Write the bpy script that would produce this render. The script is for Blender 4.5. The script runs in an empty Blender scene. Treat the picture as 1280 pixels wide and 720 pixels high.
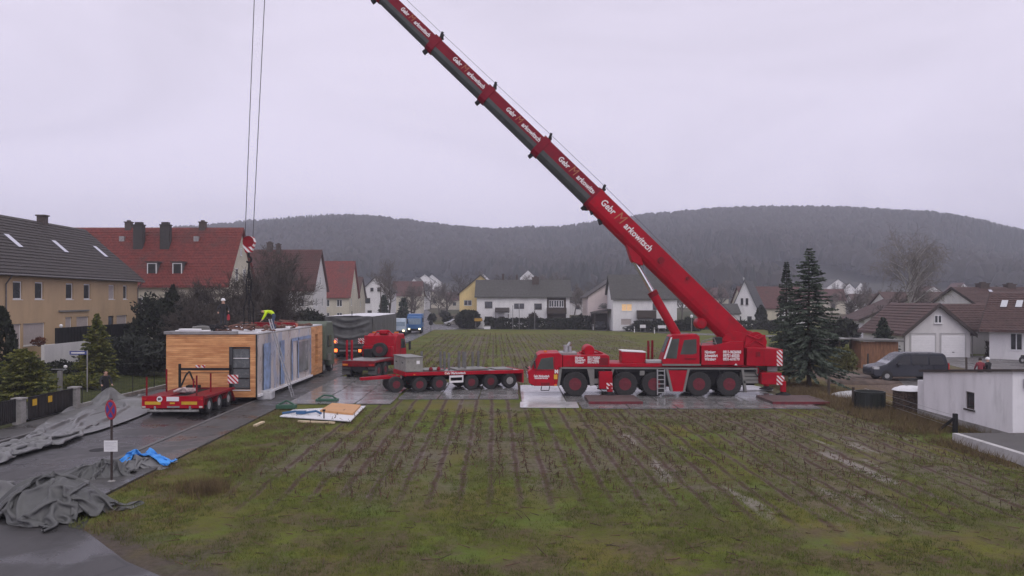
import bpy, math, random
import numpy as np
from mathutils import Vector, Matrix, noise as mnoise
S = bpy.context.scene
COL = S.collection
R = math.radians
PI = math.pi
rnd = random.Random(7)
# ------------------------------------------------------------------ camera, sky, sun, exposure
H, HOR, F = 5.7, 374.0, 1000.0            # eye height, horizon row and focal length of the photograph
cd = bpy.data.cameras.new('camera'); cam = bpy.data.objects.new('camera', cd); COL.objects.link(cam)
cam.location = (0, 0, H); cam.rotation_euler = (R(90), 0, 0)
cd.sensor_width = 36; cd.lens = 36 * F / 1280; cd.shift_y = (HOR - 360) / 1280
cd.clip_start = 0.1; cd.clip_end = 8000
S.camera = cam
SUN_EL, SUN_AZ = 48, 155                   # degrees; sun behind the camera and to its right, under overcast
sd = bpy.data.lights.new('sun', 'SUN'); so = bpy.data.objects.new('sun', sd); COL.objects.link(so)
sd.energy = 0.7; sd.angle = R(35); sd.color = (1, 0.97, 0.93)
so.rotation_euler = (R(90 - SUN_EL), 0, R(180 - SUN_AZ))
W = bpy.data.worlds.new('World'); S.world = W; W.use_nodes = True
S.view_settings.view_transform = 'Standard'; S.view_settings.look = 'None'
S.view_settings.exposure = 0.0; S.view_settings.gamma = 1.0
S.render.engine = 'CYCLES'
S.cycles.use_denoising = True
S.cycles.max_bounces = 6; S.cycles.diffuse_bounces = 3; S.cycles.glossy_bounces = 3
S.cycles.transparent_max_bounces = 6; S.cycles.volume_bounces = 2
S.cycles.caustics_reflective = False; S.cycles.caustics_refractive = False

# ------------------------------------------------------------------ node helpers
class N:
    def __init__(s, tree): s.t = tree; s.n = tree.nodes; s.l = tree.links
    def new(s, typ, **kw):
        nd = s.n.new(typ)
        for k, v in kw.items(): setattr(nd, k, v)
        return nd
    def put(s, sock, v):
        if v is None: return
        if hasattr(v, 'is_linked') or isinstance(v, bpy.types.NodeSocket): s.l.new(v, sock)
        else:
            if sock.type == 'RGBA' and not isinstance(v, (int, float)) and len(v) == 3: v = (*v, 1)
            sock.default_value = v
    def math(s, op, a, b=None, c=None, clamp=False):
        m = s.new('ShaderNodeMath', operation=op, use_clamp=clamp)
        s.put(m.inputs[0], a); s.put(m.inputs[1], b); s.put(m.inputs[2], c)
        return m.outputs[0]
    def mix(s, f, a, b, mode='MIX'):
        m = s.new('ShaderNodeMix', data_type='RGBA', blend_type=mode)
        s.put(m.inputs[0], f); s.put(m.inputs[6], a); s.put(m.inputs[7], b)
        return m.outputs[2]
    def noise(s, vec, scale, detail=3, rough=0.55, dist=0):
        m = s.new('ShaderNodeTexNoise')
        s.put(m.inputs['Vector'], vec); m.inputs['Scale'].default_value = scale
        m.inputs['Detail'].default_value = detail; m.inputs['Roughness'].default_value = rough
        m.inputs['Distortion'].default_value = dist
        return m.outputs[0]
    def ramp(s, f, lo, hi, a=0, b=1):
        m = s.new('ShaderNodeMapRange', interpolation_type='SMOOTHSTEP')
        s.put(m.inputs[0], f); m.inputs[1].default_value = lo; m.inputs[2].default_value = hi
        m.inputs[3].default_value = a; m.inputs[4].default_value = b
        return m.outputs[0]
    def obj(s): return s.new('ShaderNodeTexCoord').outputs['Object']
    def scale(s, vec, v):
        m = s.new('ShaderNodeVectorMath', operation='MULTIPLY'); s.put(m.inputs[0], vec); m.inputs[1].default_value = v
        return m.outputs[0]
    def sep(s, vec):
        m = s.new('ShaderNodeSeparateXYZ'); s.put(m.inputs[0], vec); return m.outputs
    def bump(s, h, strength=0.3, dist=0.02):
        m = s.new('ShaderNodeBump'); s.put(m.inputs['Height'], h)
        m.inputs['Strength'].default_value = strength; m.inputs['Distance'].default_value = dist
        return m.outputs[0]

def newmat(name):
    m = bpy.data.materials.new(name); m.use_nodes = True
    n = N(m.node_tree); b = m.node_tree.nodes['Principled BSDF']
    return m, n, b

MATS = {}
def mat(name, col, rough=0.6, metal=0.0, var=0.15, scale=3.0, bump=0.0, bscale=20, spec=0.5, dirt=0.0, dirtcol=(0.06, 0.05, 0.04), stretch=None, emit=None, trans=0):
    if name in MATS: return MATS[name]
    m, n, b = newmat(name)
    v = n.obj()
    if stretch: v = n.scale(v, stretch)
    f = n.noise(v, scale, 5, 0.6)
    dark = tuple(c * (1 - var) for c in col); lite = tuple(min(1, c * (1 + var)) for c in col)
    c = n.mix(n.ramp(f, 0.3, 0.7), dark, lite)
    if dirt:
        d = n.ramp(n.noise(v, scale * 2.3, 6, 0.65), 0.48, 0.75, 0, dirt)
        c = n.mix(d, c, dirtcol)
    n.put(b.inputs['Base Color'], c)
    n.put(b.inputs['Roughness'], n.ramp(f, 0.2, 0.8, max(0.02, rough - 0.1), min(1, rough + 0.1)))
    b.inputs['Metallic'].default_value = metal
    b.inputs['Specular IOR Level'].default_value = spec
    if bump:
        n.put(b.inputs['Normal'], n.bump(n.noise(v, bscale, 4), bump, 0.02))
    if emit:
        b.inputs['Emission Color'].default_value = (*emit[0], 1); b.inputs['Emission Strength'].default_value = emit[1]
    MATS[name] = m
    return m

# ------------------------------------------------------------------ world: overcast
nw = N(W.node_tree); bg = W.node_tree.nodes['Background']
sky = nw.new('ShaderNodeTexSky', sky_type='NISHITA'); sky.sun_disc = False
sky.sun_elevation = R(SUN_EL); sky.sun_rotation = R(SUN_AZ); sky.dust_density = 4
gen = nw.new('ShaderNodeTexCoord').outputs['Generated']
gz = nw.sep(gen)[2]
grad = nw.mix(nw.ramp(gz, 0.0, 0.34), (10.4, 9.8, 12.0), (8.8, 8.25, 9.8))
grad = nw.mix(nw.ramp(gz, 0.36, 0.9), grad, (8.8, 8.6, 9.0))
cl = nw.noise(nw.scale(gen, (1, 1, 3.2)), 1.9, 7, 0.55, 0.8)
cloud = nw.mix(nw.ramp(cl, 0.28, 0.68), (0.91, 0.90, 0.915), (1.06, 1.045, 1.06))
grad = nw.mix(1.0, grad, cloud, 'MULTIPLY')
nw.put(bg.inputs['Color'], nw.mix(0.93, sky.outputs[0], grad)); bg.inputs['Strength'].default_value = 0.1

# ------------------------------------------------------------------ mesh helpers
def G(px, py, z=0.0):
    Y = (H - z) * F / (py - HOR); return Vector(((px - 640) / F * Y, Y, z))
def P(px, py, Y): return Vector(((px - 640) / F * Y, Y, H + (HOR - py) / F * Y))
def smooth01(t): t = max(0.0, min(1.0, t)); return t * t * (3 - 2 * t)

def link(o, parent=None):
    COL.objects.link(o)
    if parent is not None: o.parent = parent
    return o
def tag(o, label=None, cat=None, group=None, kind=None):
    if label: o['label'] = label
    if cat: o['category'] = cat
    if group: o['group'] = group
    if kind: o['kind'] = kind
    return o
def thing(name, label, cat, loc=(0, 0, 0), rz=0, group=None):
    o = bpy.data.objects.new(name, None); link(o); o.empty_display_size = 0.3
    o.location = loc; o.rotation_euler = (0, 0, rz)
    return tag(o, label, cat, group)
def copy_tree(o, parent=None):
    c = o.copy(); COL.objects.link(c); c.parent = parent
    for ch in list(o.children): copy_tree(ch, c)
    return c

class MB:
    def __init__(s): s.v = []; s.f = []; s.m = []
    def add(s, vs, fs, mi=0):
        b = len(s.v); s.v += [tuple(x) for x in vs]; s.f += [tuple(b + i for i in f) for f in fs]; s.m += [mi] * len(fs); return s
    def box(s, x0, x1, y0, y1, z0, z1, mi=0):
        return s.add([(x0,y0,z0),(x1,y0,z0),(x1,y1,z0),(x0,y1,z0),(x0,y0,z1),(x1,y0,z1),(x1,y1,z1),(x0,y1,z1)],
                     [(0,3,2,1),(4,5,6,7),(0,1,5,4),(1,2,6,5),(2,3,7,6),(3,0,4,7)], mi)
    def prism(s, poly, axis, a, b, mi=0):
        # outline (u, v) swept along an axis: y -> (u, t, v), x -> (t, u, v), z -> (u, v, t)
        n = len(poly)
        mk = {'y': lambda u, v, t: (u, t, v), 'x': lambda u, v, t: (t, u, v), 'z': lambda u, v, t: (u, v, t)}[axis]
        vs = [mk(u, v, a) for u, v in poly] + [mk(u, v, b) for u, v in poly]
        ar = sum(poly[i][0] * poly[(i+1) % n][1] - poly[(i+1) % n][0] * poly[i][1] for i in range(n))
        fl = (ar > 0) == (axis in 'xz')
        if b < a: fl = not fl
        fs = [tuple(range(n))[::-1] if fl else tuple(range(n)), tuple(range(n, 2*n)) if fl else tuple(range(n, 2*n))[::-1]]
        for i in range(n):
            j = (i + 1) % n; q = (i, j, n + j, n + i); fs.append(q if fl else q[::-1])
        return s.add(vs, fs, mi)
    def tube(s, p0, p1, r0, r1=None, n=8, mi=0, caps=True):
        p0 = Vector(p0); p1 = Vector(p1); r1 = r0 if r1 is None else r1
        d = (p1 - p0).normalized(); a = d.orthogonal().normalized(); b = d.cross(a)
        vs = [p0 + (a * math.cos(2*PI*i/n) + b * math.sin(2*PI*i/n)) * r0 for i in range(n)] + \
             [p1 + (a * math.cos(2*PI*i/n) + b * math.sin(2*PI*i/n)) * r1 for i in range(n)]
        fs = [(i, (i+1) % n, n + (i+1) % n, n + i) for i in range(n)]
        if caps: fs += [tuple(range(n))[::-1], tuple(range(n, 2*n))]
        return s.add(vs, fs, mi)
    def path(s, pts, r, n=6, mi=0):
        for a, b in zip(pts[:-1], pts[1:]): s.tube(a, b, r, r, n, mi)
        return s
    def bar(s, p0, p1, w, h, mi=0, up=(0, 0, 1)):
        p0 = Vector(p0); p1 = Vector(p1); d = (p1 - p0).normalized(); sd = d.cross(Vector(up))
        if sd.length < 1e-4: sd = d.orthogonal()
        sd.normalize(); u = sd.cross(d)
        q = [(-w/2,-h/2),(w/2,-h/2),(w/2,h/2),(-w/2,h/2)]
        vs = [p + sd*a + u*b for p in (p0, p1) for a, b in q]
        return s.add(vs, [(0,1,2,3),(7,6,5,4),(0,4,5,1),(1,5,6,2),(2,6,7,3),(3,7,4,0)], mi)
    def lathe(s, prof, n=24, axis='z', c=(0, 0, 0), mi=0, close=False):
        # prof: (radius, height) pairs revolved about an axis through c
        vs = []
        for r, h in prof:
            for i in range(n):
                a = 2*PI*i/n; x, y = r*math.cos(a), r*math.sin(a)
                vs.append({'z': (c[0]+x, c[1]+y, c[2]+h), 'y': (c[0]+x, c[1]+h, c[2]-y), 'x': (c[0]+h, c[1]+x, c[2]+y)}[axis])
        k = len(prof); fs = []
        for j in range(k if close else k - 1):
            jj = (j + 1) % k
            for i in range(n): fs.append((j*n+i, j*n+(i+1) % n, jj*n+(i+1) % n, jj*n+i))
        if not close:
            if prof[0][0] > 0.001: fs.append(tuple(range(n))[::-1])
            if prof[-1][0] > 0.001: fs.append(tuple(range((k-1)*n, k*n)))
        return s.add(vs, fs, mi)
    def quad(s, a, b, c, d, mi=0): return s.add([a, b, c, d], [(0, 1, 2, 3)], mi)
    def pieces(s):
        # loose pieces, one builder each
        par = list(range(len(s.v)))
        def fd(i):
            while par[i] != i: par[i] = par[par[i]]; i = par[i]
            return i
        for f in s.f:
            for q in f[1:]: par[fd(q)] = fd(f[0])
        out = {}
        for f, m in zip(s.f, s.m):
            k = fd(f[0]); p = out.setdefault(k, (MB(), {}))
            mb, mp = p; nf = []
            for q in f:
                if q not in mp: mp[q] = len(mb.v); mb.v.append(s.v[q])
                nf.append(mp[q])
            mb.f.append(tuple(nf)); mb.m.append(m)
        return [p[0] for p in out.values()]
    def build_each(s, name, mats, parent=None, **kw): return [p.build(name, mats, parent, **kw) for p in s.pieces()]
    def mesh(s, name, mats):
        me = bpy.data.meshes.new(name); me.from_pydata(s.v, [], s.f)
        for m in (mats if isinstance(mats, (list, tuple)) else [mats]): me.materials.append(m)
        me.polygons.foreach_set('material_index', s.m); me.update()
        return me
    def build(s, name, mats, parent=None, bevel=0, sm=False, loc=None, rz=None, label=None):
        me = s.mesh(name, mats)
        return place(name, me, parent, bevel, sm, loc, rz, label)

def place(name, me, parent=None, bevel=0, sm=False, loc=None, rz=None, label=None):
    o = bpy.data.objects.new(name, me); link(o, parent)
    if sm:
        me.polygons.foreach_set('use_smooth', [True] * len(me.polygons))
        try: me.set_sharp_from_angle(angle=R(38))
        except Exception: pass
    if bevel:
        b = o.modifiers.new('bevel', 'BEVEL'); b.width = bevel; b.segments = 2; b.limit_method = 'ANGLE'; b.angle_limit = R(40)
    if loc is not None: o.location = loc
    if rz is not None: o.rotation_euler = (0, 0, rz)
    if label: o['label'] = label
    return o

def npmesh(name, V, Fc, mats, parent=None, mi=None, sm=False):
    me = bpy.data.meshes.new(name)
    V = np.asarray(V, dtype=np.float32).reshape(-1, 3); Fc = np.asarray(Fc, dtype=np.int32)
    me.from_pydata(V, [], Fc)
    for m in (mats if isinstance(mats, (list, tuple)) else [mats]): me.materials.append(m)
    if mi is not None: me.polygons.foreach_set('material_index', np.asarray(mi, dtype=np.int32))
    if sm: me.polygons.foreach_set('use_smooth', np.ones(len(Fc), dtype=bool))
    me.update()
    return me
def npobj(name, V, Fc, mats, parent=None, mi=None, sm=False):
    o = bpy.data.objects.new(name, npmesh(name, V, Fc, mats, parent, mi, sm)); link(o, parent); return o

def segtubes(segs, n=3):
    # segs: rows (p0, p1, r0, r1) -> vertices and quads of n-sided tubes
    A = np.asarray(segs, dtype=np.float64); p0, p1, r0, r1 = A[:, 0:3], A[:, 3:6], A[:, 6], A[:, 7]
    d = p1 - p0; d /= (np.linalg.norm(d, axis=1, keepdims=True) + 1e-9)
    ref = np.where(np.abs(d[:, 2:3]) < 0.9, [[0, 0, 1.0]], [[1.0, 0, 0]])
    a = np.cross(d, ref); a /= (np.linalg.norm(a, axis=1, keepdims=True) + 1e-9); b = np.cross(d, a)
    m = len(A); V = np.zeros((m, 2*n, 3))
    for i in range(n):
        t = 2*PI*i/n; o = a*math.cos(t) + b*math.sin(t)
        V[:, i] = p0 + o*r0[:, None]; V[:, n+i] = p1 + o*r1[:, None]
    base = (np.arange(m)*2*n)[:, None]
    Fc = np.concatenate([base + np.array([[i, (i+1) % n, n+(i+1) % n, n+i]]) for i in range(n)], 0)
    return V.reshape(-1, 3), Fc

def cards(C, D, U, L, Wd):
    # leaf-sized quads: centres C, long axis D, cross axis U
    L = np.asarray(L)[:, None]; Wd = np.asarray(Wd)[:, None]
    V = np.stack([C - D*L - U*Wd*0.5, C + U*Wd*0 - D*L*0.1 + U*Wd, C + D*L, C - D*L*0.1 - U*Wd], 1)
    m = len(C); Fc = (np.arange(m)*4)[:, None] + np.array([[0, 1, 2, 3]])
    return V.reshape(-1, 3), Fc

def text(s, size, m, parent, loc, name='lettering', ang=0, rz=0, shear=0.0, bold=0.0, align='CENTER', squash=1.0, ext=0.004):
    c = bpy.data.curves.new('txt', 'FONT'); c.body = s; c.size = size; c.align_x = align; c.align_y = 'CENTER'
    c.shear = shear; c.offset = bold; c.extrude = ext; c.resolution_u = 2
    t = bpy.data.objects.new('txt', c); me = bpy.data.meshes.new_from_object(t)
    bpy.data.objects.remove(t); bpy.data.curves.remove(c)
    me.materials.clear(); me.materials.append(m); me.name = name
    me.transform(Matrix.Rotation(rz, 4, 'Z') @ Matrix.Rotation(ang, 4, 'Y') @ Matrix.Rotation(R(90), 4, 'X') @ Matrix.Diagonal((squash, 1, 1, 1)))
    o = bpy.data.objects.new(name, me); link(o, parent); o.location = loc
    return o

# ------------------------------------------------------------------ shared materials
RED = mat('red_paint', (0.40, 0.003, 0.018), 0.45, 0, 0.12, 1.1, spec=0.16, dirt=0.55, dirtcol=(0.16, 0.022, 0.026), bump=0.05, bscale=4)
DRED = mat('faded_red_paint', (0.22, 0.008, 0.016), 0.55, 0, 0.25, 1.6, spec=0.16, dirt=0.85, dirtcol=(0.075, 0.036, 0.032))
WHITE = mat('white_paint', (0.78, 0.77, 0.78), 0.5, 0, 0.04, 2)
LET = mat('white_lettering', (0.8, 0.78, 0.78), 0.6, 0, 0.03)
GREY = mat('grey_metal', (0.30, 0.29, 0.29), 0.45, 0.3, 0.15, 2, dirt=0.3)
LGREY = mat('light_grey_paint', (0.19, 0.187, 0.175), 0.5, 0, 0.12, 2, dirt=0.35, dirtcol=(0.15, 0.14, 0.12))
DARK = mat('dark_chassis', (0.016, 0.016, 0.018), 0.7, 0, 0.3, 3, spec=0.25, dirt=0.4, dirtcol=(0.06, 0.055, 0.05))
BLACK = mat('black_plastic', (0.012, 0.012, 0.013), 0.5, 0, 0.3, 3)
TYRE = mat('tyre_rubber', (0.022, 0.022, 0.023), 0.8, 0, 0.3, 4, bump=0.5, bscale=25, dirt=0.5, dirtcol=(0.075, 0.068, 0.06))
RIMR = mat('red_rim', (0.15, 0.010, 0.022), 0.55, 0, 0.25, 5, dirt=0.5, dirtcol=(0.06, 0.03, 0.03))
RIMG = mat('grey_rim', (0.4, 0.4, 0.4), 0.5, 0.2, 0.2, 5, dirt=0.4)
CHROME = mat('polished_rod', (0.75, 0.75, 0.77), 0.18, 1.0, 0.04)
GLASS = mat('dark_glass', (0.03, 0.035, 0.04), 0.08, 0, 0.5, 0.8, spec=0.8, dirt=.6, dirtcol=(.11, .105, .10))  # lighter patches painted in for rooms and curtains behind the panes, not dirt
CABGL = mat('cab_glass', (0.075, 0.085, 0.082), 0.12, 0, 0.2, 0.8, spec=0.8)
YEL = mat('yellow_reflector', (0.6, 0.36, 0.02), 0.5, 0, 0.1)
ORANGE = mat('orange_lens', (0.7, 0.2, 0.02), 0.3, 0, 0.1)
REDLENS = mat('red_lens', (0.5, 0.02, 0.02), 0.25, 0, 0.1)
CONC = mat('concrete', (0.27, 0.26, 0.25), 0.85, 0, 0.2, 3, bump=0.2, bscale=30, dirt=0.4, dirtcol=(0.12, 0.11, 0.1))
WFRAME = mat('white_frame', (0.75, 0.75, 0.76), 0.45, 0, 0.03)
LITRED = mat('lit_tail_lamp', (0.6, 0.05, 0.02), 0.3, emit=((1.0, 0.16, 0.03), 3.5))
LITWHITE = mat('lit_headlamp', (0.9, 0.85, 0.6), 0.3, emit=((1.0, 0.86, 0.5), 3.0))
LITROOM = mat('lit_room', (0.6, 0.4, 0.2), 0.5, emit=((1.0, 0.62, 0.32), 0.38))
STEEL = mat('galvanised_steel', (0.42, 0.42, 0.43), 0.4, 0.6, 0.15, 4)
ROPE = mat('wire_rope', (0.10, 0.10, 0.11), 0.5, 0.3, 0.2, 10)
SKIN = mat('skin', (0.5, 0.3, 0.22), 0.6, 0, 0.05)

def stripes(name, a, b, freq, slope=1.0):
    if name in MATS: return MATS[name]
    m, n, bs = newmat(name); x, y, z = n.sep(n.obj())[:]
    t = n.math('ADD', n.math('ADD', x, n.math('MULTIPLY', y, 0.0)), n.math('MULTIPLY', z, slope))
    f = n.math('GREATER_THAN', n.math('FRACT', n.math('MULTIPLY', t, freq)), 0.5)
    n.put(bs.inputs['Base Color'], n.mix(f, a, b)); bs.inputs['Roughness'].default_value = 0.5
    MATS[name] = m; return m
STRIPE = stripes('red_white_stripes', (0.5, 0.02, 0.03), (0.75, 0.72, 0.72), 4.2, 1.0)
STRIPE2 = stripes('hook_stripes', (0.4, 0.015, 0.03), (0.78, 0.75, 0.75), 3.0, 1.0)
# ------------------------------------------------------------------ ground
DIRX = -0.022                                     # road and crop rows drift this much in x per metre of depth
def Hgt(x, y):
    z = 0.0
    if x < -22: z += 1.0 * smooth01((-22.4 - x) / 13) * smooth01((150 - y) / 30)
    if y > 165: z += 0.013 * (y - 165) if y < 600 else 0.013 * 435
    return z
def bump_amp(x, y):
    d = min(smooth01((x + 11.3 + 0.022 * (y - 20)) / 1.5), smooth01((19.0 - x) / 1.5), smooth01((60 - y) / 6))
    if 40.0 < y < 63 and -14 < x < 18: d *= 0.15
    d *= smooth01((.75*y + .55*x - 9.4) / 2.5)
    return d
def cuts(fine0, fine1, step, coarse):
    a = list(np.arange(fine0, fine1 + 1e-6, step))
    return np.array(sorted([c for c in coarse if c < fine0 - step*0.7 or c > fine1 + step*0.7] + a))
xs = cuts(-24, 22, 0.35, list(range(-1400, -200, 100)) + list(range(-200, -60, 12)) + list(range(-60, 60, 3)) + list(range(60, 200, 12)) + list(range(200, 1500, 100)))
ys = cuts(12, 48, 0.35, [-60, -30, -10, 0, 6] + list(range(48, 180, 4)) + list(range(180, 640, 20)) + list(range(640, 1800, 120)))
gv = []
for y in ys:
    for x in xs:
        z = Hgt(x, y); a = bump_amp(x, y)
        if a > 0:
            z += a * (0.07 * mnoise.noise((x*0.5, y*0.5, 0)) + 0.045 * mnoise.noise((x*1.7, y*1.7, 3)))
        gv.append((x, y, z))
nx, ny = len(xs), len(ys)
ii = (np.arange(ny-1)[:, None]*nx + np.arange(nx-1)[None, :]).reshape(-1, 1)
gf = ii + np.array([[0, 1, nx+1, nx]])

gm, n, b = newmat('field_ground')
v = n.obj(); X, Y, Z = n.sep(v)[:]
xr = n.math('ADD', X, n.math('MULTIPLY', Y, -DIRX))
big = n.noise(v, 0.16, 4); mid = n.noise(v, 0.7, 5, 0.6); fin = n.noise(v, 6, 5, 0.65); tiny = n.noise(v, 28, 3, 0.6)
grass = n.mix(n.ramp(mid, 0.35, 0.65), (0.068, 0.078, 0.015), (0.108, 0.130, 0.020))
grass = n.mix(n.ramp(big, 0.45, 0.65), grass, (0.130, 0.118, 0.028))
grass = n.mix(n.ramp(fin, 0.5, 0.75), grass, (0.082, 0.062, 0.038))
soil = n.mix(n.ramp(fin, 0.3, 0.7), (0.085, 0.066, 0.054), (0.165, 0.137, 0.124))
soil = n.mix(n.ramp(mid, 0.55, 0.7), soil, (0.085, 0.060, 0.042))
grass = n.mix(n.ramp(n.noise(v, 0.38, 4, .6), 0.50, 0.66, 0, .8), grass, (0.098, 0.140, 0.026))
# crop area and rows
inx = n.math('MULTIPLY', n.ramp(xr, -8.6, -7.2), n.ramp(n.math('ADD', X, n.math('MULTIPLY', mid, 2.0)), 17.2, 18.6, 1, 0))
edge = n.math('ADD', Y, n.math('MULTIPLY', mid, 5.0))
crop = n.math('MULTIPLY', inx, n.ramp(n.math('ADD', edge, n.math('MULTIPLY', n.ramp(X, 2, 8), 2.0)), 23.5, 26.5))
crop = n.math('MULTIPLY', crop, n.ramp(Y, 118, 134, 1, 0))
rowf = n.math('ABSOLUTE', n.math('SUBTRACT', n.math('FRACT', n.math('DIVIDE', n.math('ADD', xr, n.math('MULTIPLY', mid, 0.25)), 0.86)), 0.5))
row = n.ramp(rowf, 0.30, 0.46)
zone = n.math('MAXIMUM', n.math('MULTIPLY', n.ramp(n.math('ADD', Y, n.math('MULTIPLY', mid, 4)), 33, 38, 1, 0), n.ramp(Y, 24, 27)), n.math('MULTIPLY', n.ramp(n.math('ADD', X, n.math('MULTIPLY', mid, 6)), 7, 13), n.ramp(Y, 40, 48, 1, 0)))
patch = n.ramp(n.math('ADD', n.noise(n.scale(v, (1.0, 0.35, 1)), 0.33, 3), n.math('MULTIPLY', zone, 0.10)), 0.44, 0.62)
soilf = n.math('MULTIPLY', crop, n.math('ADD', n.math('MULTIPLY', row, 0.8), n.math('MULTIPLY', patch, 0.62), clamp=True))
c = n.mix(soilf, grass, soil)
c = n.mix(n.math('MULTIPLY', crop, n.math('MULTIPLY', n.ramp(rowf, 0.36, 0.47, 0, .9), n.ramp(n.noise(n.scale(v, (1.0, .5, 1)), 1.6, 4, .65), .26, .48))), c, (0.066, 0.040, 0.029))
pud = n.math('MULTIPLY', n.math('MULTIPLY', crop, n.math('MULTIPLY', n.ramp(X, 2.5, 5), n.ramp(Y, 33, 38, 1, 0))), n.math('MULTIPLY', n.ramp(rowf, 0.22, 0.34, 1, 0), n.ramp(n.noise(n.scale(v, (1.3, .22, 1)), .55, 3), .56, .66)))
c = n.mix(n.math('MULTIPLY', pud, .85), c, (0.215, 0.19, 0.175))
bare = n.ramp(n.noise(v, 0.55, 5, 0.62), 0.50, 0.64)
c = n.mix(n.math('MULTIPLY', n.math('SUBTRACT', 1.0, crop), n.math('MULTIPLY', bare, 0.85)), c, (0.098, 0.074, 0.050))
lowl = n.math('MULTIPLY', n.ramp(n.math('ADD', Y, n.math('MULTIPLY', mid, 5)), 20.5, 24.5, 1, 0), n.ramp(n.noise(v, 0.8, 5, .65), .42, .58))
c = n.mix(n.math('MULTIPLY', lowl, .7), c, n.mix(n.ramp(fin, .35, .65), (.070, .050, .034), (.125, .094, .066)))
# worn verge along the road and the muddy corner by the camera
verge = n.math('MULTIPLY', n.ramp(n.math('ADD', xr, n.math('MULTIPLY', mid, 2.2)), -11.2, -8.8, 1, 0), n.ramp(Y, 75, 90, 1, 0))
c = n.mix(n.math('MULTIPLY', verge, 0.9), c, n.mix(n.ramp(fin, 0.35, 0.7), (0.098, 0.068, 0.036), (0.180, 0.128, 0.060)))
mudd = n.ramp(n.math('ADD', n.math('ADD', n.math('MULTIPLY', Y, 0.75), n.math('MULTIPLY', X, 0.55)), n.math('MULTIPLY', mid, 5.0)), 10.6, 13.2, 1, 0)
c = n.mix(mudd, c, n.mix(n.ramp(fin, 0.3, 0.7), (0.055, 0.043, 0.036), (0.085, 0.070, 0.060)))
# dug-over yard on the right, tan grass strip
yard = n.math('MULTIPLY', n.ramp(n.math('ADD', X, n.math('MULTIPLY', mid, 3.0)), 22.0, 24.0), n.math('MULTIPLY', n.ramp(Y, 44, 47), n.ramp(Y, 62, 72, 1, 0)))
c = n.mix(yard, c, n.mix(n.ramp(fin, 0.35, 0.65), (0.075, 0.052, 0.042), (0.19, 0.145, 0.12)))
strip = n.math('MULTIPLY', n.ramp(n.math('ADD', X, mid), 17.6, 18.6), n.math('MULTIPLY', n.ramp(X, 22.5, 24, 1, 0), n.ramp(Y, 55, 60, 1, 0)))
c = n.mix(n.math('MULTIPLY', strip, n.ramp(mid, 0.4, 0.6)), c, (0.135, 0.096, 0.045))
# bright garden lawn on the left, dull ground further off
lawn = n.math('MULTIPLY', n.ramp(X, -22.6, -22.0, 1, 0), n.ramp(Y, 90, 110, 1, 0))
c = n.mix(lawn, c, n.mix(n.ramp(mid, 0.3, 0.7), (0.035, 0.045, 0.018), (0.060, 0.068, 0.026)))
far = n.ramp(Y, 160, 200)
c = n.mix(far, c, n.mix(n.ramp(n.noise(v, 0.03, 4), 0.4, 0.6), (0.045, 0.05, 0.025), (0.075, 0.06, 0.04)))
c = n.mix(n.ramp(tiny, 0.35, 0.75, 0, 0.4), c, n.mix(0.5, c, (0.03, 0.025, 0.015)))
c = n.mix(1.0, c, (1.27, 1.25, 1.22), 'MULTIPLY')
n.put(b.inputs['Base Color'], c)
wet = n.math('MAXIMUM', pud, n.math('MULTIPLY', soilf, n.ramp(n.noise(v, 0.42, 3), 0.56, 0.68)))
n.put(b.inputs['Roughness'], n.math('SUBTRACT', 0.92, n.math('MULTIPLY', n.math('MAXIMUM', wet, n.math('MULTIPLY', mudd, 0.5)), 0.45)))
b.inputs['Specular IOR Level'].default_value = 0.15
n.put(b.inputs['Normal'], n.bump(n.math('ADD', n.math('MULTIPLY', fin, 1.0), n.math('MULTIPLY', tiny, 0.5)), 0.9, 0.08))
tag(npobj('ground', gv, gf, gm), kind='structure')

# ------------------------------------------------------------------ roads
def wetroad(name, col, rough, wets, var=0.25):
    m, n, b = newmat(name); v = n.obj()
    st = n.noise(n.scale(v, (1.4, 0.22, 1)), 0.9, 5, 0.6); fine = n.noise(v, 30, 3); blot = n.noise(v, 0.45, 5, 0.62)
    c = n.mix(n.ramp(st, 0.3, 0.7), tuple(k*(1-var) for k in col), tuple(k*(1+var) for k in col))
    c = n.mix(n.ramp(fine, 0.3, 0.7, 0, 0.4), c, tuple(k*0.6 for k in col))
    w = n.ramp(blot, 0.45, 0.60)
    vor = n.new('ShaderNodeTexVoronoi', feature='DISTANCE_TO_EDGE'); n.put(vor.inputs['Vector'], v); vor.inputs['Scale'].default_value = 0.22
    c = n.mix(n.ramp(vor.outputs['Distance'], 0.0, 0.012, .7, 0), c, (.02, .02, .02))
    c = n.mix(n.math('MULTIPLY', w, wets), c, tuple(k*0.5 for k in col))
    n.put(b.inputs['Base Color'], c)
    n.put(b.inputs['Roughness'], n.math('SUBTRACT', rough, n.math('MULTIPLY', w, rough*0.55)))
    b.inputs['Specular IOR Level'].default_value = 0.38
    n.put(b.inputs['Normal'], n.bump(fine, 0.25, 0.01))
    return m
ASPH = wetroad('wet_asphalt', (0.047, 0.044, 0.045), 0.5, 0.5)
PAVE = wetroad('wet_pavement', (0.072, 0.069, 0.068), 0.6, 0.5)
KERB = mat('kerb_stone', (0.105, 0.10, 0.10), 0.6, 0, 0.2, 2, dirt=0.5, dirtcol=(0.07, 0.065, 0.06))
def rx(x, y): return x + DIRX * (y - 45)
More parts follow.
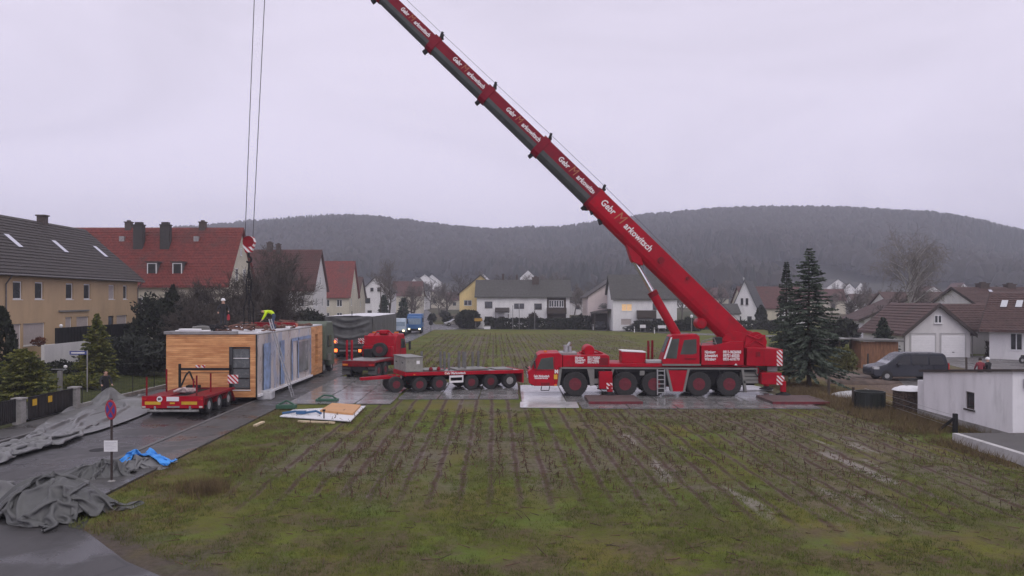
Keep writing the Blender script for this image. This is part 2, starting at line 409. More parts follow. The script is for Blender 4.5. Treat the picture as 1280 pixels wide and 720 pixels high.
def strip_mesh(name, m, x0, x1, y0, y1, z, thick=0.0, step=4):
    mb = MB(); yy = list(np.arange(y0, y1, step)) + [y1]
    for a, b_ in zip(yy[:-1], yy[1:]):
        p = [(rx(x0, a), a, z), (rx(x1, a), a, z), (rx(x1, b_), b_, z), (rx(x0, b_), b_, z)]
        mb.quad(*p)
        if thick:
            for i, j in ((0, 3), (2, 1)):
                q0, q1 = p[i], p[j]; mb.quad((q0[0], q0[1], z-thick), (q1[0], q1[1], z-thick), q1, q0)
    if thick:
        a = y0; mb.quad((rx(x0, a), a, z-thick), (rx(x1, a), a, z-thick), (rx(x1, a), a, z), (rx(x0, a), a, z))
    return tag(mb.build(name, m), kind='structure')
strip_mesh('road', ASPH, -20.4, -14.35, 6, 150, 0.008)
strip_mesh('pavement_field_side', PAVE, -14.18, -12.25, 22.6, 148, 0.07, 0.1)
strip_mesh('kerb_field_side', KERB, -14.36, -14.18, 22.6, 148, 0.10, 0.14)
strip_mesh('pavement_garden_side', PAVE, -22.3, -20.55, 6, 140, 0.09, 0.12)
strip_mesh('kerb_garden_side', KERB, -20.56, -20.38, 6, 140, 0.11, 0.14)
mb = MB(); mb.add([(-14.0, 6, .004), (-2.0, 6, .004), (-6.4, 15.8, .004), (-8.4, 17.4, .004), (-10.6, 19.8, .004), (-12.4, 24.5, .004), (-14.0, 27, .004)], [(0, 1, 2, 3, 4, 5, 6)])
tag(mb.build('road_apron', ASPH), kind='structure')
def poly_road(name, pts, w, m, dz=0.012):
    mb = MB(); q = []
    for i, (x, y) in enumerate(pts):
        a = Vector(pts[max(0, i-1)]); c_ = Vector(pts[min(len(pts)-1, i+1)]); d = (c_ - a).normalized(); nn = Vector((-d.y, d.x))
        p = Vector((x, y)); q.append((p + nn*w/2, p - nn*w/2))
    for (a, b_), (c_, d_) in zip(q[:-1], q[1:]):
        mb.quad(*[(k.x, k.y, Hgt(k.x, k.y) + dz) for k in (a, b_, d_, c_)])
    return tag(mb.build(name, m), kind='structure')
poly_road('cross_road', [(-70, 163), (-30, 158), (-12, 155), (14, 150), (26, 137), (34, 127), (46, 121), (80, 116)], 5.0, ASPH, 0.012)
poly_road('village_road', [(-17.5, 150), (-19, 165), (-22, 185), (-25, 215), (-30, 260), (-40, 330), (-56, 420)], 7.5, ASPH, 0.03)
mb = MB(); mb.add([(-24, 146, .016), (-8, 150, .016), (-4, 160, .016), (-12, 176, .15+.016), (-26, 176, .15+.016), (-27, 160, .016)], [(0, 1, 2, 3, 4, 5)])
tag(mb.build('junction_apron', ASPH), kind='structure')
mb = MB(); mb.add([(23.5, 46.5, .008), (60, 44, .008), (66, 79, .008), (40, 81, .008), (36.5, 62, .008), (27.5, 57, .008)], [(0, 1, 2, 3, 4, 5)])
tag(mb.build('garage_driveway', wetroad('driveway_paving', (0.15, 0.14, 0.138), 0.6, 0.4)), kind='structure')
mb = MB(); mb.add([(-29, 44.5, .28), (-22.3, 41.1, .095), (-22.3, 37.2, .095), (-30, 36, .34)], [(0, 1, 2, 3)])
tag(mb.build('garden_driveway', PAVE), kind='structure')
# painted give-way bars at the junction
LINE = mat('road_line_paint', (0.5, 0.49, 0.48), 0.5, 0, 0.2, 4)
mb = MB()
for k in range(6): mb.box(-20.0 + k*0.95, -19.5 + k*0.95, 147.2, 147.8, 0.02, 0.024)
tag(mb.build('road_marking', LINE), kind='structure')

# ------------------------------------------------------------------ hills and their forest
hx = [-400, 0, 120, 200, 260, 300, 330, 370, 420, 460, 500, 560, 620, 700, 760, 800, 850, 900, 960, 1040, 1100, 1160, 1200, 1240, 1280, 1350, 1500, 1800]
hy = [330, 312, 300, 291, 286, 282, 280, 276, 274, 276, 282, 289, 292, 289, 281, 275, 271, 268, 266, 266, 268, 271, 276, 284, 293, 305, 320, 335]
def ridge(px): return (HOR - float(np.interp(px, hx, hy)))
D0, D1 = 430.0, 1250.0
def hillz(px, d):
    top = ridge(px) * 1.25 + H - 19
    t = smooth01((d - D0) / (D1 - D0)) ** 0.85 if d < D1 else 1 - 0.5*smooth01((d - D1)/500)
    x = (px-640)/F*d
    nz = mnoise.noise((x*0.004, d*0.004, 1.7)) * 14 + mnoise.noise((x*0.012, d*0.012, 4.1)) * 5
    return 5.0 + (top - 5.0) * t + nz * (1 - abs(2*t-1))
pxs = np.linspace(-400, 1800, 150); ds = np.concatenate([np.linspace(D0, D1, 46), np.linspace(1320, 1750, 5)])
hv = [((p-640)/F*d, d, hillz(p, d) - (6 if d == D0 else 0)) for d in ds for p in pxs]
nx, ny = len(pxs), len(ds)
ii = (np.arange(ny-1)[:, None]*nx + np.arange(nx-1)[None, :]).reshape(-1, 1)
HILLM = mat('hillside', (0.026, 0.026, 0.018), 0.95, 0, 0.3, 0.02)
tag(npobj('hills', hv, ii + np.array([[0, 1, nx+1, nx]]), HILLM, sm=True), kind='structure')
rg = np.random.default_rng(3)
NT = 38000
tp = rg.uniform(-150, 1430, NT); td = D0 + 30 + (D1 + 25 - D0 - 30) * rg.uniform(0, 1, NT)**0.75
Vs, Fs, Ms = [], [], []; base = 0
k6 = 6
for i in range(NT):
    d = td[i]; px = tp[i]; x = (px-640)/F*d
    dens = mnoise.noise((x*0.006, d*0.006, 9.0))
    if d < 560 and dens < 0.0: continue
    if d < 640 and dens < -0.25: continue
    z = hillz(px, d); con = mnoise.noise((x*0.005, d*0.005, 20.0)) + rg.normal()*0.25 > 0.1
    h = rg.uniform(9, 22); r = h * (0.20 if con else 0.34)
    th = rg.uniform(0, 6.28) + np.arange(k6)*2*PI/k6
    rr = r * rg.uniform(0.65, 1.25, k6)
    ring = np.stack([x + rr*np.cos(th), d + rr*np.sin(th), z + h*((0.22 if con else 0.45) + rg.uniform(-.09, .09, k6))], 1)
    ring2 = np.stack([x + 0.62*rr*np.cos(th+.5), d + 0.62*rr*np.sin(th+.5), z + h*((0.6 if con else 0.82) + rg.uniform(-.06, .06, k6))], 1)
    Vs.append(ring); Vs.append(ring2); Vs.append(np.array([[x + rg.normal()*0.3, d, z + h]]))
    a = np.arange(k6); bb = (a+1) % k6
    Fs.append(np.stack([base+a, base+bb, base+k6+a], 1)); Fs.append(np.stack([base+bb, base+k6+bb, base+k6+a], 1))
    Fs.append(np.stack([base+k6+a, base+k6+bb, np.full(k6, base+2*k6)], 1))
    Ms += [1 if con else (0 if rg.uniform() < 0.6 else 2)] * (3*k6); base += 2*k6 + 1
FOR1 = mat('bare_wood_crowns', (0.021, 0.018, 0.016), 0.95, 0, 0.3, 0.05)
FOR2 = mat('conifer_crowns', (0.010, 0.014, 0.011), 0.95, 0, 0.3, 0.05)
FOR3 = mat('pale_wood_crowns', (0.027, 0.023, 0.021), 0.95, 0, 0.3, 0.05)
tag(npobj('forest', np.concatenate(Vs), np.concatenate(Fs), [FOR1, FOR2, FOR3], mi=Ms), 'misty mixed forest covering the hills behind the village', 'forest', kind='stuff')

# ------------------------------------------------------------------ air
def volmat(name, col, dens):
    m = bpy.data.materials.new(name); m.use_nodes = True; t = m.node_tree; t.nodes.clear()
    o = t.nodes.new('ShaderNodeOutputMaterial'); p = t.nodes.new('ShaderNodeVolumePrincipled')
    p.inputs['Color'].default_value = (*col, 1); p.inputs['Density'].default_value = dens; p.inputs['Anisotropy'].default_value = 0.0
    t.links.new(p.outputs[0], o.inputs['Volume']); return m
mb = MB(); mb.box(-2300, 2300, -120, 2000, -2.2, 190)
tag(mb.build('haze', volmat('haze_air', (0.86, 0.88, 1.0), 0.00054)), kind='stuff')


# repaired patches of the road
PATCH = wetroad('newer_asphalt', (0.034, 0.032, 0.033), 0.5, 0.4)
for i, (x0, x1, y0, y1) in enumerate(((-18.9, -17.2, 27.5, 31.0), (-16.4, -15.0, 33.0, 45.0), (-20.0, -18.6, 20, 24))):
    mb = MB(); mb.quad((rx(x0, y0), y0, .012), (rx(x1, y0), y0, .012), (rx(x1, y1), y1, .012), (rx(x0, y1), y1, .012)); tag(mb.build('road_patch', PATCH), kind='structure')
mb = MB(); mb.lathe([(.33, 0), (.33, .006), (0, .006)], 24, c=(-15.6, 30.2, .012)); tag(mb.build('manhole_cover', DARK), 'round dark manhole cover in the road before the lowbed trailer', 'manhole cover')

# thin mist hanging on the ridges
MISTV = volmat('mist_air', (0.97, 0.97, 1.0), 0.0017)
for px_, d_, z_, a_, b_, c_ in ((690, 1000, 66, 150, 120, 15), (570, 1020, 62, 130, 100, 13), (930, 1020, 86, 170, 130, 16), (1060, 1040, 84, 160, 120, 15), (400, 1000, 72, 120, 110, 15), (960, 640, 26, 170, 60, 11), (560, 660, 24, 160, 60, 11)):
    V = []; nu, nv = 48, 24; x0 = (px_-640)/F*d_
    for j in range(nv+1):
        for i in range(nu):
            t, p = PI*j/nv, 2*PI*i/nu; u = (math.sin(t)*math.cos(p), math.sin(t)*math.sin(p), math.cos(t)); k = 1 + .16*mnoise.noise((u[0]*1.7 + px_, u[1]*1.7, u[2]))
            V.append((x0 + u[0]*a_*k, d_ + u[1]*b_*k, z_ + u[2]*c_*k))
    tag(npobj('mist', V, [(j*nu+i, j*nu+(i+1) % nu, (j+1)*nu+(i+1) % nu, (j+1)*nu+i) for j in range(nv) for i in range(nu)], MISTV, sm=True), kind='stuff')
# ------------------------------------------------------------------ houses
def plaster(name, col, dirt=0.25): return mat(name, col, 0.85, 0, 0.08, 0.6, bump=0.15, bscale=30, dirt=dirt, dirtcol=tuple(k*0.62 for k in col), stretch=(1, 1, 0.35))
def tiles(name, col, var=0.25, course=0.3):
    if name in MATS: return MATS[name]
    m, n, b = newmat(name); v = n.obj(); x, y, z = n.sep(v)[:]
    st = n.math('FRACT', n.math('DIVIDE', z, course)); u = n.math('FRACT', n.math('DIVIDE', n.math('ADD', x, y), 0.34))
    f = n.noise(n.scale(v, (2.8, 2.8, 3.4)), 1.0, 3); big = n.noise(v, 0.35, 5, 0.62)
    c = n.mix(n.ramp(f, 0.3, 0.7), tuple(k*(1-var) for k in col), tuple(k*(1+var) for k in col))
    c = n.mix(n.ramp(big, 0.5, 0.75, 0, 0.55), c, (0.05, 0.045, 0.04))
    n.put(b.inputs['Base Color'], c); b.inputs['Roughness'].default_value = 0.7
    h = n.math('ADD', n.math('MULTIPLY', st, -1.0), n.math('MULTIPLY', n.math('ABSOLUTE', n.math('SUBTRACT', u, 0.5)), 0.5))
    n.put(b.inputs['Normal'], n.bump(h, 1.0, 0.12)); MATS[name] = m; return m
T_RED = tiles('red_roof_tiles', (0.165, 0.030, 0.024)); T_DRED = tiles('weathered_red_tiles', (0.090, 0.032, 0.028))
T_BROWN = tiles('brown_roof_tiles', (0.082, 0.043, 0.038)); T_DARK = tiles('dark_brown_tiles', (0.042, 0.033, 0.031))
T_GREY = tiles('grey_roof_tiles', (0.062, 0.060, 0.057)); T_BLACK = tiles('black_slate', (0.035, 0.036, 0.04))
PL_BEIGE = plaster('beige_plaster', (0.50, 0.355, 0.215)); PL_WHITE = plaster('white_plaster', (0.80, 0.79, 0.79)); PL_CREAM = plaster('cream_plaster', (0.56, 0.52, 0.42))
PL_YEL = plaster('yellow_plaster', (0.82, 0.64, 0.30)); PL_PINK = plaster('pale_pink_plaster', (0.72, 0.62, 0.60)); PL_GREY = plaster('pale_grey_plaster', (0.60, 0.585, 0.58))
BRICK = mat('chimney_brick', (0.085, 0.065, 0.058), 0.9, 0, 0.25, 6, bump=0.3, bscale=14)
SHUT = mat('roller_shutter', (0.46, 0.40, 0.38), 0.6, 0, 0.08, 3); SHUTD = mat('grey_shutter', (0.16, 0.15, 0.14), 0.6, 0, 0.1, 3)
WOODD = mat('dark_stained_wood', (0.052, 0.038, 0.030), 0.7, 0, 0.3, 3, stretch=(1, 1, 8)); WOODB = mat('brown_boards', (0.23, 0.115, 0.06), 0.75, 0, 0.35, 4, stretch=(5, 5, 0.4))
ROOFEDGE = mat('dark_verge_board', (0.05, 0.038, 0.034), 0.7, 0, 0.2, 2); ZINC = mat('zinc_gutter', (0.16, 0.15, 0.15), 0.5, 0.4, 0.2, 3)
PANEM = GLASS; BEAM = mat('skylight_glass', (0.62, 0.63, 0.68), 0.06, 0.9, 0.03)
_wc = {}
def window(house, face, u, z, w, h, style='two', depth=0.09, off=0.0, dims=(0, 0)):
    # frame with bars, its pane a sub-part; outward is local -y
    key = (round(w, 2), round(h, 2), style)
    if key not in _wc:
        fm = MB(); t = 0.07 if style != 'plain' else 0.10
        fm.box(-w/2, w/2, -.03, .03, 0, t); fm.box(-w/2, w/2, -.03, .03, h-t, h); fm.box(-w/2, -w/2+t, -.03, .03, t, h-t); fm.box(w/2-t, w/2, -.03, .03, t, h-t)
        if style in ('two', 'lit'): fm.box(-.045, .045, -.032, .03, t, h-t)
        if style == 'sash': fm.box(-.03, .03, -.032, .03, t, h-t); fm.box(-w/2+t, w/2-t, -.028, .026, h*.62, h*.62+.05)
        fm.box(-w/2-.06, w/2+.06, -.16, -.03, -.05, -.003)
        pm = MB()
        if style in ('shutter', 'darkshutter'):
            k = max(3, int(h/0.16))
            for q in range(k): pm.box(-w/2+t+.002, w/2-t-.002, -.012 + .006*(q % 2), .012, t + q*(h-2*t)/k + .001, t + (q+1)*(h-2*t)/k - .006)
        else: pm.box(-w/2+t+.002, w/2-t-.002, -.006, .008, t+.002, h-t-.002)
        _wc[key] = (fm.mesh('window', WFRAME if style != 'darkframe' else WOODD), pm.mesh('pane', {'shutter': SHUT, 'darkshutter': SHUTD, 'lit': LITROOM}.get(style, PANEM)))
    W_, D_ = dims
    loc, rz = {'f': ((u, depth - off, z), 0), 'b': ((u, D_ - depth + off, z), PI), 'r': ((W_ - depth + off, u, z), R(90)), 'l': ((depth - off, u, z), R(-90))}[face]
    o = place('window', _wc[key][0], house, loc=loc, rz=rz); place('pane', _wc[key][1], o)
    return o

def open_wall(mb, L, z0, z1, ops, put, t=0.22, mi=0):
    us = sorted({0, L} | {q for o in ops for q in (o[0]-o[2]/2, o[0]+o[2]/2)}); zs = sorted({z0, z1} | {q for o in ops for q in (o[1], o[1]+o[3])})
    for ua, ub in zip(us[:-1], us[1:]):
        for za, zb in zip(zs[:-1], zs[1:]):
            cu, cz_ = (ua+ub)/2, (za+zb)/2
            if any(abs(cu-o[0]) < o[2]/2 and o[1] < cz_ < o[1]+o[3] for o in ops): continue
            mb.quad(put(ua, 0, za), put(ub, 0, za), put(ub, 0, zb), put(ua, 0, zb), mi)
    for o in ops:
        a, c, z_, y_ = o[0]-o[2]/2, o[0]+o[2]/2, o[1], o[1]+o[3]
        for p, q in (((a, z_), (a, y_)), ((c, y_), (c, z_)), ((a, y_), (c, y_)), ((c, z_), (a, z_))):
            mb.quad(put(p[0], 0, p[1]), put(q[0], 0, q[1]), put(q[0], t, q[1]), put(p[0], t, p[1]), mi)
        mb.quad(put(a, t, z_), put(c, t, z_), put(c, t, y_), put(a, t, y_), mi)

def courses(prof, step=.40, lip=.05):
    # roof section (eave under, ridge under, ridge top, eave top): its upper edge broken into overlapping tile courses
    a, b_, c, d = [Vector(q) for q in prof]; L = (d-c).length; n = max(2, int(L/step)); nrm = Vector((-(d-c).y, (d-c).x)).normalized()
    if nrm.y < 0: nrm = -nrm
    out = [prof[0], prof[1]]
    for k in range(n):
        p, q = c.lerp(d, k/n), c.lerp(d, (k+1)/n); out += [tuple(p), tuple(q + nrm*lip)]
    return out + [prof[3]]
def house(name, label, cat, loc, rz, w, d, eave, ridge, axis, wallm, roofm, wins=(), over=0.45, group=None, chimneys=(), gwins=(), rthick=0.22, verge=None, base=-1.0, ridge_off=0.5):
    h = thing(name, label, cat, loc, rz, group)
    put = {'f': lambda u, q, z: (u, q, z), 'b': lambda u, q, z: (u, d-q, z), 'l': lambda u, q, z: (q, u, z), 'r': lambda u, q, z: (w-q, u, z)}
    wb = MB()
    for fc, L in (('f', w), ('b', w), ('l', d), ('r', d)):
        open_wall(wb, L, base, eave, [(q[1], q[2], q[3], q[4]) for q in wins if q[0] == fc], put[fc])
    rise = ridge - eave
    if axis == 'x':
        for x in (0.0, w): wb.add([(x, 0, eave), (x, d*ridge_off, ridge), (x, d, eave)], [(0, 1, 2)])
        half = d*ridge_off; length = w
    else:
        for y in (0.0, d): wb.add([(0, y, eave), (w*ridge_off, y, ridge), (w, y, eave)], [(0, 1, 2)])
        half = w*ridge_off; length = d
    wb.build('wall', wallm, h)
    rb = MB(); span = d if axis == 'x' else w
    for sgn in (0, 1):
        hf = half if sgn == 0 else span - half
        sl = rise/hf; o = over
        prof = [(-o, eave - o*sl + .02), (hf, ridge + .02), (hf, ridge + rthick), (-o, eave - o*sl + rthick)]
        if sgn: prof = [(span - u, v) for u, v in prof]
        if loc[1] < 135: prof = courses(prof)
        rb.prism(prof, 'x' if axis == 'x' else 'y', -over*0.8 + 0.001*sgn, length + over*0.8 + 0.001*sgn)
    rf = rb.build('roof', roofm, h)
    if verge:
        vb = MB(); L0, L1 = -over*0.8 - .03, length + over*0.8 + .03
        for sgn in (0, 1):
            hf = half if sgn == 0 else span - half; sl = rise/hf; o = over + .02
            prof = [(-o, eave - o*sl - .12), (hf, ridge - .12), (hf, ridge + rthick + .03), (-o, eave - o*sl + rthick + .03)]
            if sgn: prof = [(span - u, v) for u, v in prof]
            for e0, e1 in ((L0 - .05, L0), (L1, L1 + .05)): vb.prism(prof, 'x' if axis == 'x' else 'y', e0 + .002*sgn, e1 + .002*sgn)
        vb.build_each('verge_board', verge, rf)
    for (u, v, s, top) in chimneys:
        cb = MB(); zz = ridge - 2.2
        cb.box(u-s/2, u+s/2, v-s*.4, v+s*.4, zz, top); cb.box(u-s/2-.08, u+s/2+.08, v-s*.4-.08, v+s*.4+.08, top+.002, top+.12); cb.box(u-s/4, u+s/4, v-s*.2, v+s*.2, top+.12, top+.3)
        cb.build('chimney', BRICK, rf)
    for q in wins: window(h, q[0], q[1], q[2], q[3], q[4], q[5] if len(q) > 5 else 'two', dims=(w, d))
    for q in gwins: window(h, q[0], q[1], q[2], q[3], q[4], q[5] if len(q) > 5 else 'two', depth=0, off=.032, dims=(w, d))
    return h, rf

def skylight(rf, axis_pts, m=BEAM):
    # axis_pts: four corners on the roof plane, raised along its normal
    a, b_, c, d = [Vector(q) for q in axis_pts]; nrm = (b_-a).cross(d-a).normalized()
    if nrm.z < 0: nrm = -nrm
    mb = MB(); lo = [q - nrm*.02 for q in (a, b_, c, d)]; hi = [q + nrm*.10 for q in (a, b_, c, d)]
    mb.add(lo + hi, [(4, 5, 6, 7), (0, 1, 5, 4), (1, 2, 6, 5), (2, 3, 7, 6), (3, 0, 4, 7)])
    return mb.build('skylight', m, rf)

# beige apartment house at the far left: long wall runs away from the camera
HB = thing('apartment_house', 'beige apartment house with dark brown roof at the left edge', 'house', (-37.3, 46.0, 0.9), R(90 + 2.3))
# local x runs along the long wall (away), local y into the house; the front (y = 0) faces the road
def hb_u(px):                             # distance along the wall for a picture column
    t = R(92.3); dx, dy = math.cos(t), math.sin(t); k = (px-640)/F
    return (k*46.0 + 37.3) / (dx - k*dy)
Lw = hb_u(172); ev, rg_, dp = 6.95, 11.75, 11.0
hw = []
for px, st in ((22, 'plain'), (49, 'plain'), (87, 'plain'), (109, 'plain'), (139.5, 'shutter'), (156.5, 'plain')): hw.append((hb_u(px), 4.78, 1.25 if px != 156.5 else 0.95, 1.4, st))
for px, z, w_, h_, st in ((20.5, 0.55, 1.3, 2.35, 'shutter'), (43, 1.15, 3.1, 1.75, 'shutter'), (86, 1.9, 1.1, 1.35, 'shutter'), (103.5, 1.9, 2.2, 1.35, 'shutter'), (139, 1.9, 1.2, 1.3, 'darkframe'), (152.5, 1.9, 2.3, 1.3, 'shutter')): hw.append((hb_u(px), z, w_, h_, st))
wb = MB(); putf = lambda u, q, z: (u, q, z)
open_wall(wb, Lw, -1.2, ev, [q[:4] for q in hw], putf, 0.25)
wb.quad((Lw, 0, -1.2), (Lw, dp, -1.2), (Lw, dp, ev), (Lw, 0, ev)); wb.quad((0, 0, -1.2), (0, dp, -1.2), (0, dp, ev), (0, 0, ev)); wb.quad((0, dp, -1.2), (Lw, dp, -1.2), (Lw, dp, ev), (0, dp, ev))
for u in (0, Lw): wb.add([(u, 0, ev), (u, dp/2, rg_), (u, dp, ev)], [(0, 1, 2)])
wb.build('wall', PL_BEIGE, HB)
sl = (rg_-ev)/(dp/2); rb = MB()
for s_ in (0, 1):
    prof = [(-.5, ev - .5*sl + .03), (dp/2, rg_ + .03), (dp/2, rg_ + .28), (-.5, ev - .5*sl + .28)]
    if s_: prof = [(dp - a, c_) for a, c_ in prof]
    rb.prism(courses(prof), 'x', -9, Lw + .35 + .002*s_)
hbr = rb.build('roof', T_DARK, HB)
gb = MB(); gb.tube((-9, -.57, ev - .5*sl + .12), (Lw + .35, -.57, ev - .5*sl + .12), .085, n=10)
gb.build('gutter', ZINC, HB)
for u in (hb_u(172) - .15, hb_u(6)):
    gb = MB(); gb.path([(u, -.57, ev - .5*sl + .08), (u, -.1, ev - 1.0), (u, -.1, -.9)], .055, 8); gb.build('downpipe', ZINC, HB)
def hb_roof(px, v):                       # distance along the house for a picture column, v metres into the roof
    t = R(92.3); dx, dy = math.cos(t), math.sin(t); k = (px-640)/F; ox, oy = -37.3 - dy*v, 46.0 + dx*v
    return (k*oy - ox) / (dx - k*dy)
for u in (hb_roof(13, 2.6), hb_roof(72, 2.6), hb_roof(123, 2.6)):
    v0, v1 = 2.0, 3.2; p = [(u, v0, ev + v0*sl + .30), (u + .7, v0, ev + v0*sl + .30), (u + .7, v1, ev + v1*sl + .30), (u, v1, ev + v1*sl + .30)]
    skylight(hbr, p)
uc = hb_roof(53, 5.45); cb = MB(); cb.box(uc-.34, uc+.34, 5.1, 5.8, rg_-1, rg_+.80); cb.box(uc-.44, uc+.44, 5.0, 5.9, rg_+.802, rg_+.92); cb.build('chimney', BRICK, hbr)
for u, z, w_, h_, st in hw: window(HB, 'f', u, z, w_, h_, st, depth=.13)
mb = MB(); mb.box(hb_u(73), hb_u(110), -.14, -.003, 3.72, 3.86); mb.build('awning_box', LGREY, HB)

# garden wall of the beige house: pale plinth with a black board fence on it
wx = -33.2
GW = thing('garden_wall', 'low pale grey garden wall with black board fence standing on it', 'wall', (wx, 56.6, 0.75), R(90 + 1.5))
MB().box(0, 16, -.12, .12, -.6, 1.7).build('plinth', PL_GREY, GW)
mb = MB()
for k in range(60): mb.box(1.6 + k*0.22, 1.6 + k*0.22 + .205, -.05 + .012*(k % 2), .02 + .012*(k % 2), 1.703, 2.85)
mb.build('board_panel', BLACK, GW)
mb = MB(); mb.lathe([(0.0, 3.12), (.1, 3.08), (.13, 3.0), (.1, 2.9), (.05, 2.86), (.05, 2.852)], 14, c=(2.4, 0, 0)); mb.build('globe_lamp', WHITE, GW)
# red-roofed apartment rows standing across the view
def row_house(name, label, y, xr, length, eave, ridge, tile, wallm, wins, gw, **kw):
    return house(name, label, 'house', (xr - length, y, 0), 0, length, 9.6, eave, ridge, 'x', wallm, tile, [(f, u if f == 'r' else length - u, z, w_, h_, s_) for f, u, z, w_, h_, s_ in wins], gwins=gw, over=.5, **kw)
h1, r1 = row_house('apartment_house', 'cream apartment house with long red tiled roof and two dormers', 92.5, -33.0, 30, 7.7, 14.2, T_RED, PL_CREAM,
    [('f', 2 + 2.6*k, z, 1.1, 1.4, 'two') for k in range(9) for z in (1.5, 4.5)] + [('r', 2.2, 1.6, 1.0, 1.4, 'two'), ('r', 6.8, 1.6, 1.0, 1.4, 'two'), ('r', 2.2, 4.5, 1.0, 1.4, 'two'), ('r', 6.8, 4.5, 1.0, 1.4, 'two')],
    [('r', 3.3, 7.9, .8, 1.5, 'sash'), ('r', 6.0, 7.9, .8, 1.5, 'sash'), ('r', 4.8, 11.0, .5, .9, 'sash')],
    chimneys=[(30 - 4.6, 4.8, .75, 15.0), (30 - 13.6, 4.8, .75, 15.0)])
sl1 = 6.5/4.8
for px in (176.0, 209.0):
    u = (px - 640)/F*96 + 63.0; cb = MB(); v = 3.1
    cb.box(u-.55, u+.55, v-.4, v+.4, 7.7 + 1.2*sl1, 14.5); cb.box(u-.62, u+.62, v-.47, v+.47, 14.502, 14.62); cb.box(u-.4, u+.4, v-.3, v+.3, 14.62, 14.9)
    cb.build('chimney', mat('slate_chimney', (0.045, 0.04, 0.038), 0.8, 0, 0.2, 5), r1)
for px in (192.5, 224.0):
    u = (px - 640)/F*93.6 + 63.0; dm = MB(); z0 = 8.35; v0 = 0.55
    dm.box(u-.62, u+.62, v0+.03, v0+2.0, z0, z0+1.62); dmo = dm.build('dormer', mat('dormer_cladding', (0.10, 0.10, 0.10), 0.7, 0, 0.2, 3), h1)
    dr = MB(); dr.box(u-.8, u+.8, v0-.15, v0+2.3, z0+1.622, z0+1.75); dr.build('dormer_roof', BRICK, dmo)
    w_ = window(dmo, 'f', u, z0+.06, 1.1, 1.5, 'plain', depth=v0, off=0.0)
for px in (147, 241): 
    u = (px-640)/F*95 + 63.0; v = 3.7; MB().box(u-.3, u+.3, v-.25, v+.35, 7.7+v*sl1-.3, 7.7+v*sl1+.55).build('roof_vent', GREY, r1)
row_house('apartment_house', 'weathered dark red roofed house behind the bare roadside tree', 131, -32.6, 13.5, 7.6, 13.9, T_DRED, PL_GREY,
    [('f', 2 + 2.6*k, z, 1.1, 1.4, 'two') for k in range(4) for z in (1.5, 4.5)] + [('r', 2.4, 4.5, 1.0, 1.4, 'two'), ('r', 6.6, 4.5, 1.0, 1.4, 'two')], [('r', 4.8, 8.2, .8, 1.3, 'sash')], chimneys=[(5.0, 4.8, .9, 15.2), (6.6, 4.4, .7, 14.9)])
row_house('apartment_house', 'smaller red roofed house with cream gable, behind the tarp-covered load', 165, -33.6, 12, 6.6, 13.6, T_RED, PL_CREAM,
    [('f', 2 + 2.6*k, z, 1.1, 1.4, 'two') for k in range(3) for z in (1.5, 4.2)] + [('r', 2.4, 4.4, 1.0, 1.4, 'two')], [('r', 4.8, 8.0, .8, 1.3, 'sash')], chimneys=[(4.2, 4.8, .8, 14.5)])
house('row_house', 'narrow cream house with brown roof adjoining the smaller red roof', 'house', (-40, 178, 0), 0, 5.7, 9, 6.2, 10.6, 'x', PL_CREAM, T_BROWN, [('r', 3, 4, 1, 1.3, 'two')])
house('gabled_house', 'white house with steep gable and two small attic windows beside the street', 'house', (-37.6, 200, 0.4), 0, 7.2, 10, 7.4, 10.9, 'y', PL_WHITE, T_DARK,
    [('f', 1.4, 4.3, 1.5, 1.3, 'darkframe'), ('f', 2.0, 1.2, 1.1, 1.3, 'darkframe'), ('f', 5.4, 4.3, 1.1, 1.3, 'darkframe')], gwins=[('f', 2.6, 7.3, .75, .85, 'darkframe'), ('f', 4.3, 7.3, .75, .85, 'darkframe')], over=.5)
# yellow house and white duplex across the field
house('yellow_house', 'yellow gabled house at the junction, left of the white duplex', 'house', (-10.7, 163, 0), 0, 8.6, 11, 6.9, 10.5, 'y', PL_YEL, T_DARK,
    [('f', 1.7, 4.4, 1.6, 1.1, 'two'), ('f', 1.7, 1.3, 1.6, 1.1, 'two')], over=.45)
hd, rd = house('duplex_house', 'long white duplex house with grey roof beyond the field', 'house', (-6.9, 157, 0), 0, 18.2, 9, 6.35, 9.4, 'x', PL_WHITE, T_GREY,
    [('f', 2.3, 3.95, 1.5, 1.3, 'darkframe'), ('f', 2.3, 1.1, 1.5, 1.2, 'darkframe'), ('f', 8.3, 3.7, 2.1, 1.2, 'two'), ('f', 12.0, 3.7, 1.5, 1.15, 'darkframe'), ('f', 8.3, .9, 1.9, 1.2, 'darkshutter'), ('f', 11.9, .9, 1.7, 1.2, 'darkshutter'), ('l', 3, 3.9, 1.2, 1.2, 'two')],
    chimneys=[(11.6, 3.6, 1.3, 10.0), (5.1, 4.6, .4, 10.6), (7.9, 4.9, .35, 10.4)], over=.55)
mb = MB(); mb.box(13.75, 17.5, -.02, -.003, 0.2, 6.0); mb.build('balcony_recess', WOODD, hd)
mb = MB(); mb.box(13.7, 17.55, -.9, -.8, 2.9, 4.0); mb.box(13.7, 17.55, -.8, -.02, 2.8, 2.95); mb.box(13.7, 13.8, -.8, -.02, 2.952, 4.0); mb.box(17.45, 17.55, -.8, -.02, 2.952, 4.0); mb.box(13.7, 17.55, -.9, -.8, .1, 1.2); mb.build('balcony', WOODD, hd)
for u in (14.6, 15.6, 16.6): window(hd, 'f', u, 4.15, .9, 1.35, 'two', depth=0, off=.055)
mb = MB(); mb.prism([(-1.6, 3.15), (0, 3.9), (0, 4.05), (-1.7, 3.3)], 'x', 3.6, 6.4); mb.box(3.7, 3.85, -1.5, -1.35, 0, 3.15); mb.box(6.1, 6.25, -1.5, -1.35, 0, 3.15); mb.build('porch_roof', T_DARK, hd)
